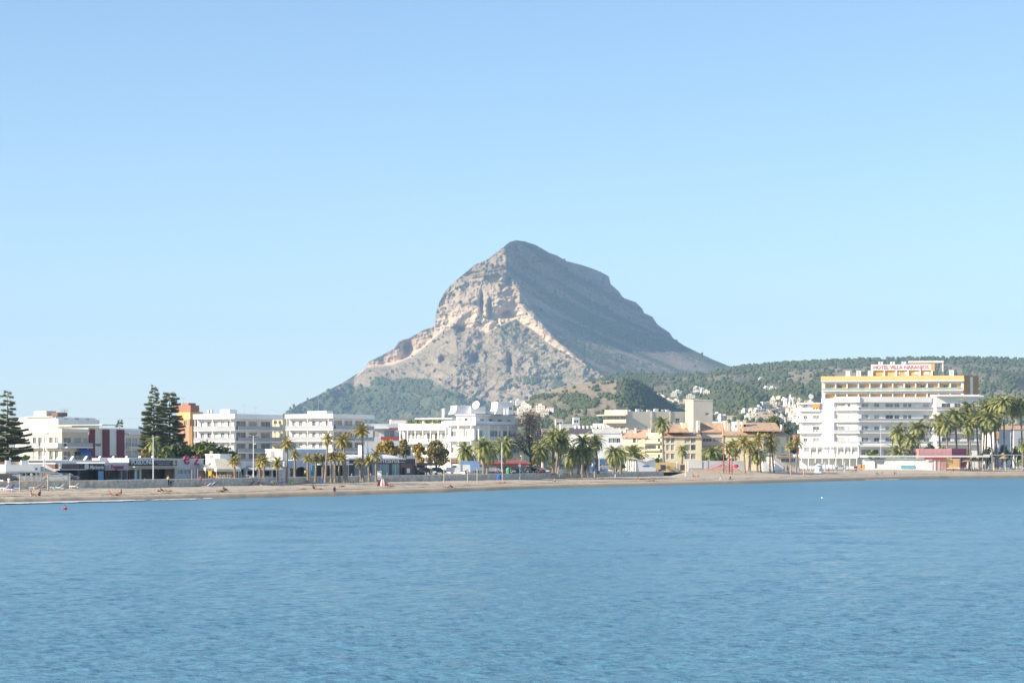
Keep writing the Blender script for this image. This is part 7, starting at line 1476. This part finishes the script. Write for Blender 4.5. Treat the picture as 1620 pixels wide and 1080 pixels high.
# ---------------------------------------------------------------- vehicles
def car_proto(kind):
    """side profile lofted across the width, with glazed cabin, wheels and lamps"""
    prof = {'car': [(-2.1, .35), (-2.15, .75), (-1.9, .95), (-1.25, 1.02), (-.65, 1.45), (.75, 1.47), (1.45, 1.05), (2.05, .98), (2.15, .6), (2.1, .35)], 'van': [(-2.5, .4), (-2.55, 1.0), (-2.1, 1.25), (-1.6, 1.95), (2.4, 2.0), (2.5, 1.2), (2.5, .4)], 'truck': [(-2.9, .5), (-2.95, 1.3), (-2.6, 2.2), (-1.4, 2.3), (-1.35, 2.9), (2.9, 2.9), (2.9, .6)]}[kind]
    return prof
def vehicle(kind, px, y, d, mbody, label, face=1, rz=0.0, cat='car'):
    prof = car_proto(kind); z0 = max(GZ, Z(y, d)); rt = empty({'car': 'parked_car', 'van': 'parked_van', 'truck': 'parked_truck'}[kind], (X(px, d), d, z0), rz); tag(rt, label, cat, 'vehicles parked along the promenade'); W_ = .85 if kind == 'car' else .95
    m = MB(); n = len(prof); V = []
    for s_ in (-1, 1): V += [(face * x, s_ * W_ * (1 if z < 1.1 or kind != 'car' else .84), z) for x, z in prof]
    m.v = V
    for k in range(n): q = (k, (k + 1) % n, n + (k + 1) % n, n + k); m.f.append(q); m.m.append(0)
    m.f.append(tuple(range(n))); m.f.append(tuple(range(2 * n - 1, n - 1, -1))); m.m += [0, 0]; m.build('body', mbody, rt)
    wz = {'car': ((-1.15, 1.03), (-.62, 1.38), (.68, 1.4), (1.25, 1.05)), 'van': ((-1.95, 1.3), (-1.55, 1.8), (-.7, 1.8), (-.7, 1.3)), 'truck': ((-2.7, 1.4), (-2.5, 2.05), (-1.6, 2.1), (-1.6, 1.4))}[kind]
    for s_ in (-1, 1): m = MB(); yy = s_ * (W_ * (.93 if kind == 'car' else 1) + .012); m.quad(*[(face * x, yy, z) for x, z in wz]); m.build('side_window', GLD, rt)
    for x in ((-1.35, 1.35) if kind == 'car' else (-1.7, 1.6)):
        for s_ in (-1, 1): m = MB(); m.tube((face * x, s_ * (W_ - .16), .33), (face * x, s_ * (W_ + .03), .33), .33, .33, 14); w_ = m.build('wheel', BLACK, rt); m = MB(); m.tube((face * x, s_ * (W_ + .031), .33), (face * x, s_ * (W_ + .045), .33), .19, .19, 10); h_ = m.build('rim', METAL); h_.parent = w_
    for s_ in (-1, 1): m = MB(); x = prof[1][0]; m.box(Fr((face * x - .03, 0), (face * x + 1, 0)), 0, .06, s_ * .6 - .12, s_ * .6 + .12, .62, .78); m.build('headlight', OFFW, rt)
CW = mat('white car paint', (.72, .72, .72), .25, .04, 1, spec=.5); CS = mat('silver car paint', (.42, .44, .46), .3, .05, 1, metal=.4); CD = mat('dark car paint', (.05, .055, .065), .25, .05, 1, spec=.5); CB = mat('blue truck paint', (.22, .33, .58), .35, .06, 1)
CR_ = mat('red car paint', (.35, .03, .03), .3, .05, 1)
for a in (('car', 4, 765, 346, CD, 'dark car at the far left edge'), ('car', 23, 765, 348, CS, 'silver-violet hatchback parked before the white cafe', -1), ('car', 88, 763, 350, CS, 'pale grey car behind the second volleyball net'), ('car', 104, 763, 352, CD, 'dark car before the brown bar', -1),
          ('car', 672, 749.5, 472, CD, 'black car under the golden autumn tree'), ('car', 692, 749.5, 474, CD, 'black car right of the dark olive tree', -1), ('van', 727, 748.5, 480, CW, 'white van parked left of the blue truck', 1, 0, 'van'), ('truck', 748, 748, 492, CB, 'lavender blue box truck behind the round palm', -1, 0, 'truck'),
          ('car', 778, 747.5, 492, CS, 'silver car between the villa palms'), ('car', 826, 747, 500, CD, 'dark grey car right of the white sign post'), ('car', 838.5, 747, 503, CD, 'black car under the grey-brown tree', -1), ('car', 849, 747, 503, CS, 'grey car at the left pair of palms'), ('car', 895, 744, 530, CD, 'dark car behind the shower screen', -1),
          ('car', 958, 743, 545, CS, 'silver car beside the blue pavilion'), ('car', 1167, 744, 618, CR_, 'dark red car behind the climbing net', -1), ('car', 1360, 742, 735, CD, 'dark car under the hotel arches, left'), ('car', 1330, 742, 733, CS, 'silver car under the hotel arches, right', -1)):
    vehicle(*a)
def scooter(px, y, d, mm, label):
    simple('scooter', label, 'scooter', px, y, d, [('wheel', BLACK, lambda m, f: m.tube((-.6, -.05, .25), (-.6, .05, .25), .25, .25, 12)), ('wheel', BLACK, lambda m, f: m.tube((.6, -.05, .25), (.6, .05, .25), .25, .25, 12)), ('body', mm, lambda m, f: (m.box(f, -.1, .75, -.14, .14, .35, .72), m.box(f, -.55, -.1, -.12, .12, .25, .35))), ('seat', BLACK, lambda m, f: m.box(f, 0, .7, -.12, .12, .723, .82)), ('handlebar', METAL, lambda m, f: (m.tube((-.6, 0, .25), (-.4, 0, 1.0), .05), m.tube((-.4, -.3, 1.0), (-.4, .3, 1.0), .03)))], 'scooters parked on the promenade')
for i, (px, y, d, mm, lab) in enumerate(((811, 748.5, 486, CW, 'white scooter right of the green bin'), (816, 748.5, 487, CD, 'dark scooter left of the white sign post'), (820, 748, 488, CS, 'silver scooter behind the white sign post'), (853, 748, 498, CR_, 'red scooter under the left pair of palms'), (858, 748, 499, CD, 'dark scooter between the palm pair'), (864, 748, 500, CW, 'white scooter right of the palm pair'), (685, 750, 468, CW, 'white scooter at the foot of the dark olive tree'), (1042, 747, 592, CD, 'dark bicycle-like scooter at the yellow wall'))):
    scooter(px, y, d, mm, lab)

# ---------------------------------------------------------------- people
SKIN = mat('fair skin', (0.48, 0.27, 0.18), 0.6, 0.08, 2.0); SKIN2 = mat('tanned skin', (0.32, 0.17, 0.10), 0.6, 0.08, 2.0); HAIR = mat('dark hair', (0.03, 0.02, 0.015), 0.7); HAIR2 = mat('fair hair', (0.35, 0.24, 0.12), 0.7)  # two plain skin tones, two hair colours
POSES = { # joints: pelvis, chest, neck, head, shoulders/elbows/hands, hips/knees/ankles/toes (x right, y away, z up)
 'stand': dict(p=(0, 0, .93), c=(0, 0, 1.28), n=(0, 0, 1.46), h=(0, -.02, 1.64), l=[(-.19, 0, 1.40), (-.25, .02, 1.12), (-.25, -.08, .88)], r=[(.19, 0, 1.40), (.25, .02, 1.12), (.25, -.08, .88)], L=[(-.1, 0, .90), (-.11, -.02, .50), (-.11, 0, .08), (-.12, -.16, .03)], Rr=[(.1, 0, .90), (.11, -.02, .50), (.11, 0, .08), (.12, -.16, .03)]),
 'walk': dict(p=(0, 0, .90), c=(.03, 0, 1.25), n=(.05, 0, 1.43), h=(.08, 0, 1.61), l=[(.03, -.19, 1.37), (-.12, -.24, 1.12), (-.02, -.24, .9)], r=[(.03, .19, 1.37), (.15, .24, 1.12), (.33, .22, 1.0)], L=[(0, -.1, .88), (.22, -.1, .50), (.34, -.1, .08), (.48, -.1, .06)], Rr=[(0, .1, .88), (-.05, .1, .47), (-.38, .1, .14), (-.28, .1, .03)]),
 'sit': dict(p=(0, 0, .12), c=(-.10, 0, .45), n=(-.10, 0, .62), h=(-.07, 0, .80), l=[(-.10, -.18, .57), (.05, -.2, .38), (.28, -.12, .42)], r=[(-.10, .18, .57), (.05, .2, .38), (.28, .12, .42)], L=[(.04, -.1, .13), (.42, -.12, .46), (.66, -.1, .07), (.82, -.1, .04)], Rr=[(.04, .1, .13), (.42, .12, .44), (.66, .12, .07), (.82, .12, .04)]),
 'lie': dict(p=(0, 0, .12), c=(-.36, 0, .15), n=(-.55, 0, .17), h=(-.74, 0, .20), l=[(-.50, -.18, .14), (-.28, -.27, .10), (-.05, -.26, .07)], r=[(-.50, .18, .14), (-.60, .32, .16), (-.74, .18, .12)], L=[(.06, -.1, .12), (.42, -.11, .30), (.80, -.11, .08), (.9, -.11, .15)], Rr=[(.06, .1, .12), (.48, .11, .12), (.88, .11, .08), (.95, .11, .2)]),
 'prop': dict(p=(0, 0, .12), c=(-.26, 0, .32), n=(-.38, 0, .46), h=(-.40, 0, .64), l=[(-.35, -.18, .41), (-.50, -.24, .22), (-.38, -.2, .04)], r=[(-.35, .18, .41), (-.50, .24, .22), (-.38, .2, .04)], L=[(.05, -.1, .13), (.45, -.11, .20), (.86, -.11, .08), (.93, -.11, .18)], Rr=[(.05, .1, .13), (.42, .11, .36), (.74, .11, .07), (.88, .11, .05)]),
 'bend': dict(p=(0, 0, .88), c=(.28, 0, 1.06), n=(.42, 0, 1.08), h=(.58, 0, 1.05), l=[(.36, -.18, 1.02), (.42, -.2, .74), (.52, -.15, .52)], r=[(.36, .18, 1.02), (.45, .2, .74), (.58, .15, .55)], L=[(0, -.1, .86), (.06, -.12, .48), (0, -.12, .08), (.15, -.12, .03)], Rr=[(0, .1, .86), (.06, .12, .48), (-.1, .12, .08), (.05, .12, .03)])}
def skin_obj(name, pts, edges, radii, mat_, sub_=1):
    me = bpy.data.meshes.new(name); me.from_pydata(pts, edges, []); o = bpy.data.objects.new(name, me); COL.objects.link(o)
    md = o.modifiers.new('skin', 'SKIN'); lay = me.skin_vertices[0].data
    for i, r in enumerate(radii): lay[i].radius = (r, r)
    lay[0].use_root = True; o.modifiers.new('sub', 'SUBSURF').levels = sub_; o.modifiers['sub'].render_levels = sub_
    bpy.context.view_layer.update(); e = o.evaluated_get(bpy.context.evaluated_depsgraph_get()); m2 = bpy.data.meshes.new_from_object(e); bpy.data.objects.remove(o)
    m2.materials.clear(); m2.materials.append(mat_)
    m2.polygons.foreach_set('use_smooth', [True] * len(m2.polygons)); return m2
PM = {}
def pose_meshes(pose):
    if pose in PM: return PM[pose]
    q = POSES[pose]; P = []; E = []; Rd = []
    def add(p, r, par=None):
        P.append(tuple(p)); Rd.append(r)
        if par is not None: E.append((par, len(P) - 1))
        return len(P) - 1
    pv = add(q['p'], .125); c = add(q['c'], .135, pv); n = add(q['n'], .055, c); h1 = add(Vector(q['n']).lerp(Vector(q['h']), .55), .075, n); h = add(q['h'], .095, h1)
    hv = (Vector(q['h']) - Vector(q['n'])).normalized(); h2 = add(Vector(q['h']) + hv * .08, .07, h); add(Vector(q['h']) + Vector((.06 if pose not in ('stand',) else 0, -.07 if pose == 'stand' else -.02, -.01)), .028, h)
    for k in 'lr':
        a = add(q[k][0], .062, c); b = add(q[k][1], .042, a); w_ = add(q[k][2], .028, b); dr = (Vector(q[k][2]) - Vector(q[k][1])).normalized(); palm_ = add(Vector(q[k][2]) + dr * .06, .03, w_)
        for j in range(5): s_ = dr.orthogonal().normalized(); add(Vector(q[k][2]) + dr * (.14 - .02 * abs(j - 2) if j < 4 else .08) + s_ * (.018 * (j - 1.5) if j < 4 else .05), .009, palm_)
    for k in ('L', 'Rr'):
        a = add(q[k][0], .095, pv); b = add(q[k][1], .062, a); d_ = add(q[k][2], .042, b); add(q[k][3], .036, d_)
    body_ = skin_obj('body', P, E, Rd, SKIN)
    top = skin_obj('top', [q['p'], q['c'], Vector(q['c']).lerp(Vector(q['n']), .6), q['l'][0], Vector(q['l'][0]).lerp(Vector(q['l'][1]), .7), q['r'][0], Vector(q['r'][0]).lerp(Vector(q['r'][1]), .7)], [(0, 1), (1, 2), (1, 3), (3, 4), (1, 5), (5, 6)], [.145, .155, .08, .08, .062, .08, .062], WHITE)
    sh = lambda t: skin_obj('shorts', [q['p'], q['L'][0], Vector(q['L'][0]).lerp(Vector(q['L'][1]), t), q['Rr'][0], Vector(q['Rr'][0]).lerp(Vector(q['Rr'][1]), t)], [(0, 1), (1, 2), (0, 3), (3, 4)], [.142, .115, .092, .115, .092], WHITE)
    tr = skin_obj('trousers', [q['p'], q['L'][0], q['L'][1], Vector(q['L'][1]).lerp(Vector(q['L'][2]), .92), q['Rr'][0], q['Rr'][1], Vector(q['Rr'][1]).lerp(Vector(q['Rr'][2]), .92)], [(0, 1), (1, 2), (2, 3), (0, 4), (4, 5), (5, 6)], [.142, .112, .08, .062, .112, .08, .062], WHITE)
    hair = skin_obj('hair', [Vector(q['h']) + hv * .10, Vector(q['h']) + hv * .02 + Vector((-.04 if pose != 'stand' else 0, .05 if pose == 'stand' else 0, 0)), Vector(q['n']).lerp(Vector(q['h']), .35) + Vector((-.07 if pose != 'stand' else 0, .07 if pose == 'stand' else 0, 0))], [(0, 1), (1, 2)], [.085, .10, .05], HAIR)
    PM[pose] = (body_, top, sh(.6), tr, hair); return PM[pose]
CL = {n_: mat(n_ + ' clothing', c, .9, .1, 3) for n_, c in {'black': (.03, .03, .035), 'white': (.75, .74, .72), 'blue': (.05, .13, .42), 'purple': (.14, .06, .20), 'coral': (.60, .20, .16), 'pink': (.62, .33, .38), 'grey': (.28, .28, .30), 'red': (.5, .05, .05), 'yellow': (.62, .50, .10), 'green': (.10, .25, .12), 'navy': (.03, .05, .13)}.items()}
def person(px, y, d, pose, label, top=None, low=None, low_kind='shorts', rz=0.0, tan=False, fair=False, s=1.0, grp='people on the beach', z=None):
    b, t, sh, tr, ha = pose_meshes(pose); rt = empty('person', (X(px, d), d, Z(y, d) if z is None else z), rz); rt.scale = (s, s, s); tag(rt, label, 'person', grp)
    def put(nm, me, mm):
        o = bpy.data.objects.new(nm, me); COL.objects.link(o); o.parent = rt; o.material_slots[0].link = 'OBJECT'; o.material_slots[0].material = mm
    put('body', b, SKIN2 if tan else SKIN); put('hair', ha, HAIR2 if fair else HAIR)
    if top: put('top', t, CL[top])
    if low: put('shorts' if low_kind == 'shorts' else 'trousers', sh if low_kind == 'shorts' else tr, CL[low])
def D_at(px, y):
    """distance of the sand surface at this row of the view"""
    a, b = shore_d(px), prom_d(px); best = a; top = float(ipl(px, STOP))
    for i in range(101):
        t = i / 100; d = a + (b - a) * t; z = float(np.interp(t, [0, .10, .2, .32, 1], [0, .42, .62, .72, 1])) * top
        if HY + (CH - z) / d * F >= y: best = d
    return best
PP = [(529, 784, 'walk', 'woman in dark swimwear walking at the water edge', 'purple', 'purple', 'shorts', 0), (1140.5, 760.5, 'walk', 'slim person in grey walking left along the shore', 'grey', 'white', 'trousers', math.pi), (1155.5, 760, 'walk', 'person in white shirt walking left behind the other walker', 'white', 'navy', 'trousers', math.pi),
      (50, 785.5, 'sit', 'pale person in a pink top sitting, left of the one in black', 'pink', None, 'shorts', 0), (62.5, 784, 'sit', 'person in black sitting beside the one in pink', 'black', 'black', 'shorts', math.pi),
      (266, 768, 'stand', 'man with yellow top and dark trousers beside a blue bag', 'yellow', 'navy', 'trousers', 0), (270.5, 770, 'bend', 'person in blue bending over beside the standing man', 'blue', 'blue', 'shorts', 0),
      (176, 783, 'prop', 'sunbather propped on elbows, left one of a row below the pink sign', None, 'red', 'shorts', 0), (184, 783.3, 'lie', 'sunbather lying flat in the middle of the row below the pink sign', None, 'black', 'shorts', 0), (191, 783, 'sit', 'sunbather sitting up at the right of the row below the pink sign', 'coral', None, 'shorts', math.pi),
      (251, 777.5, 'lie', 'sunbather lying below the leaf emblem, left', None, 'black', 'shorts', 0), (258, 777.5, 'prop', 'sunbather leaning back below the leaf emblem, middle', 'black', None, 'shorts', 0), (266, 778, 'lie', 'sunbather lying below the leaf emblem, right', None, 'grey', 'shorts', 0),
      (317, 768, 'stand', 'person in red standing at the swing posts', 'red', 'grey', 'shorts', 0), (354.5, 777, 'sit', 'lone dark-clad person sitting on open sand before the tents', 'navy', 'black', 'trousers', 0), (350, 778, 'lie', 'person lying beside the lone sitter before the tents', None, 'black', 'shorts', 0),
      (496, 773, 'sit', 'person sitting upright before the palm row, facing right', 'black', 'black', 'shorts', 0), (505, 774, 'lie', 'person lying full length before the palm row', None, 'coral', 'shorts', 0), (542, 770, 'lie', 'person lying on a violet towel under the ragged tall palm', 'purple', 'purple', 'shorts', 0), (478, 774, 'lie', 'small distant sunbather left of the upright sitter', None, 'grey', 'shorts', 0),
      (613, 768.5, 'sit', 'person in striped top sitting at the opening of the red tent', 'white', 'black', 'shorts', 0), (618, 769.5, 'lie', 'person on a red towel right of the red tent', None, 'red', 'shorts', 0), (586, 760.5, 'stand', 'person in grey standing between the stakes and the bright palm', 'grey', 'white', 'shorts', 0), (661, 760.5, 'prop', 'person resting on a pale chair on empty sand', 'white', 'grey', 'shorts', 0),
      (707, 771, 'lie', 'fair sunbather lying left below the sagging net line', None, 'pink', 'shorts', 0), (715, 771, 'prop', 'dark sunbather leaning up below the sagging net line', 'black', 'black', 'shorts', 0), (788, 764, 'lie', 'sunbather on a coral towel below the villa lamp post, left', 'coral', None, 'shorts', 0), (796, 764, 'lie', 'sunbather on a coral towel below the villa lamp post, right', None, 'coral', 'shorts', 0),
      (878, 762, 'sit', 'person in white sitting below the shower screen', 'white', 'black', 'shorts', math.pi), (1010, 758.5, 'sit', 'person in red sitting before the kiosk', 'red', None, 'shorts', 0), (1016, 759, 'lie', 'dark person lying before the kiosk', 'black', 'black', 'shorts', 0), (1026, 761, 'lie', 'person lying on a dark towel right of the kiosk', None, 'green', 'shorts', 0), (1034, 761, 'sit', 'person in orange-yellow sitting right of the kiosk', 'yellow', 'black', 'shorts', math.pi),
      (1097, 755, 'sit', 'person in coral sitting, left of a pair before the garden wall', 'black', 'coral', 'shorts', 0), (1105, 755, 'sit', 'person in red sitting, right of a pair before the garden wall', 'red', 'red', 'shorts', math.pi), (1134, 724, 'stand', 'person in white by the low palm on the raised garden', 'white', 'white', 'trousers', 0),
      (1311, 747.5, 'stand', 'person in red standing left of the hotel frame posts', 'coral', 'black', 'shorts', 0), (1319, 748, 'walk', 'person in white walking before the hotel arches', 'white', 'navy', 'shorts', 0), (1348, 749.5, 'bend', 'person with a bicycle bending before the hotel arches', 'coral', 'grey', 'shorts', 0), (1354, 748, 'stand', 'person in pale lilac standing beside the bending one', 'pink', 'black', 'shorts', 0),
      (1388, 750, 'prop', 'person in black reclining before the bar counter', 'black', 'black', 'shorts', 0), (1396, 750, 'sit', 'pale person sitting with knees up before the bar counter', 'pink', None, 'shorts', math.pi), (1415, 749.5, 'sit', 'lone person in grey sitting before the bar doors', 'grey', 'navy', 'shorts', 0),
      (1504, 748.5, 'bend', 'person in pale trunks bending near the orange hut', None, 'pink', 'shorts', math.pi), (1507.5, 748, 'walk', 'dark-haired person walking near the orange hut', None, 'black', 'shorts', 0), (1449, 744, 'stand', 'person in blue standing at the bar counter', 'blue', 'blue', 'shorts', 0)]
for i, (px, y, pose, lab, tp, lo, lk, rz) in enumerate(PP):
    d = D_at(px, y); z = Z(y, d)
    if y < 730: d = 640; z = 3.6 + 2.4
    person(px, y, d, pose, lab, tp, lo, lk, rz + random.uniform(-.4, .4) - .3, tan=i % 3 == 0, fair=i % 5 == 0, z=z + .02)
for i, (px, y, d, tp, lo, pose, lab) in enumerate(((461, 760, 410, 'navy', 'navy', 'stand', 'person in dark blue on the promenade by the arched bar'), (483, 759, 415, 'yellow', 'black', 'stand', 'person in yellow at the arch opening'), (445, 766, 392, 'blue', 'purple', 'sit', 'person in bright blue sitting by the first tall thin palm'), (411, 765, 386, 'coral', 'coral', 'prop', 'person in coral reclining under the low palms'), (397, 764.5, 384, 'white', 'blue', 'sit', 'person in white sitting under the lamp post'), (50, 763, 345, 'white', 'grey', 'walk', 'person in white walking on the promenade behind the far left net'), (14, 771, 331, 'white', 'white', 'stand', 'person in white standing among the far left sunbeds'), (335, 770, 372, 'grey', 'black', 'sit', 'person in grey sitting among the coral sunbeds'), (322, 770, 370, 'red', 'red', 'prop', 'person in red reclining below the cream tents'), (785, 750, 482, 'pink', 'purple', 'stand', 'person in pink at the villa lamp post'), (872, 747, 502, 'white', 'grey', 'stand', 'person in white by the three close palms'), (831, 747, 495, 'grey', 'black', 'walk', 'person in grey walking past the dark cars'), (1247, 747, 612, 'coral', 'white', 'stand', 'person in coral by the left thin palm'), (1541, 742, 696, 'white', 'black', 'sit', 'person in white seated under the second thatched parasol'), (1557, 742, 697, 'black', 'black', 'sit', 'person in black seated under the third thatched parasol'))):
    zz = GZ + (.35 if pose == 'sit' and px > 1500 else 0) if d > prom_d(px) else Z(y, d); person(px, y, d, pose, lab, tp, lo, 'trousers' if i % 2 else 'shorts', random.uniform(-1, 1), tan=i % 2 == 0, z=zz)
# one bather in the sea and two small floats
q = PM['stand'] if 'stand' in PM else pose_meshes('stand')
person(102.5, 808, 262, 'stand', 'bather in a red top standing chest-deep in the sea at left', 'red', 'red', z=-1.15)
simple('buoy', 'small white float on the water near the right shore', 'buoy', 1300.5, 787.6, CH * F / 63.6, [('float', WHITE, lambda m, f: (m.tube((0, 0, -.1), (0, 0, .18), .16, .12, 10),))])
simple('buoy', 'tiny yellow float on the water in front of the yellow flats', 'buoy', 1041, 811, CH * F / 87, [('float', YEL2, lambda m, f: (m.tube((0, 0, -.1), (0, 0, .2), .12, .08, 10),))])
# ropes strung behind the flats
def cables():
    for (a, b, y0, y1, d, lab) in ((110, 240, 659, 659.5, 604, 'thin cable strung from the mast to the araucarias'), (350, 432, 651, 648, 575, 'thin cable over the roofs of the left white flats'), (432, 476, 648, 653, 572, 'thin cable running to the mast of the right white flats')):
        m = MB(); P0, P1 = Vector((X(a, d), d, Z(y0, d))), Vector((X(b, d), d, Z(y1, d)))
        for i in range(8):
            f = lambda t: P0.lerp(P1, t) - Vector((0, 0, .5 * 4 * t * (1 - t))); m.tube(f(i / 8), f((i + 1) / 8), .035, .035, 4, cap=False)
        tag(m.build('cable', METAL), lab, 'cable')
cables()
# ---------------------------------------------------------------- haze
def haze():
    k = NT('haze air'); t = k.t; t.nodes.remove(k.b)
    v = t.nodes.new('ShaderNodeVolumePrincipled'); v.inputs['Density'].default_value = 6.5e-5; v.inputs['Color'].default_value = (0.45, 0.69, 1.0, 1); v.inputs['Anisotropy'].default_value = 0.0
    k.l(v.outputs[0], t.nodes['Material Output'].inputs['Volume'])
    x0, x1, y0, y1, z0, z1 = -9000, 9000, -500, 16500, -41, 1100
    V = [(x0, y0, z0), (x1, y0, z0), (x1, y1, z0), (x0, y1, z0), (x0, y0, z1), (x1, y0, z1), (x1, y1, z1), (x0, y1, z1)]
    o = poly_mesh('haze', V, [(0, 3, 2, 1), (4, 5, 6, 7), (0, 1, 5, 4), (1, 2, 6, 5), (2, 3, 7, 6), (3, 0, 4, 7)], [k.m])
    tag(o, 'thin bluish air haze that pales the far mountain', 'haze', kind='stuff')
haze()
# each post, column or pole becomes a part of its own
def split_loose(o, single):
    me = o.data; n = len(me.vertices); par = list(range(n))
    def find(a):
        while par[a] != a: par[a] = par[par[a]]; a = par[a]
        return a
    for p in me.polygons:
        v = list(p.vertices)
        for b in v[1:]:
            ra, rb = find(v[0]), find(b)
            if ra != rb: par[rb] = ra
    groups = {}
    for p in me.polygons: groups.setdefault(find(p.vertices[0]), []).append(p)
    if len(groups) < 2: o.name = single; return
    mats = [m for m in me.materials]
    for g in groups.values():
        idx = {}; V = []; Fc = []
        for p in g:
            f = []
            for v in p.vertices:
                if v not in idx: idx[v] = len(V); V.append(tuple(me.vertices[v].co))
                f.append(idx[v])
            Fc.append(f)
        m2 = bpy.data.meshes.new(single); m2.from_pydata(V, [], Fc)
        for m in mats: m2.materials.append(m)
        q = bpy.data.objects.new(single, m2); COL.objects.link(q); q.parent = o.parent; q.location = o.location
    bpy.data.objects.remove(o)
SING = {'posts': 'post', 'columns': 'column', 'poles': 'pole', 'windows': 'window', 'pilasters': 'pilaster', 'colonnade': 'column', 'parapet': 'parapet', 'curtains': 'curtain', 'front_boards': 'board', 'red_band': 'red_band', 'small_print': 'small_print', 'cornice': 'cornice', 'roof_band': 'roof_band', 'purple_line': 'purple_line', 'ground_canopy': 'ground_canopy'}
for o in list(bpy.data.objects):
    b = o.name.split('.')[0]
    if o.type == 'MESH' and o.parent and b in SING: split_loose(o, SING[b])
for o in bpy.data.objects:
    if '_w' in o.keys(): del o['_w']
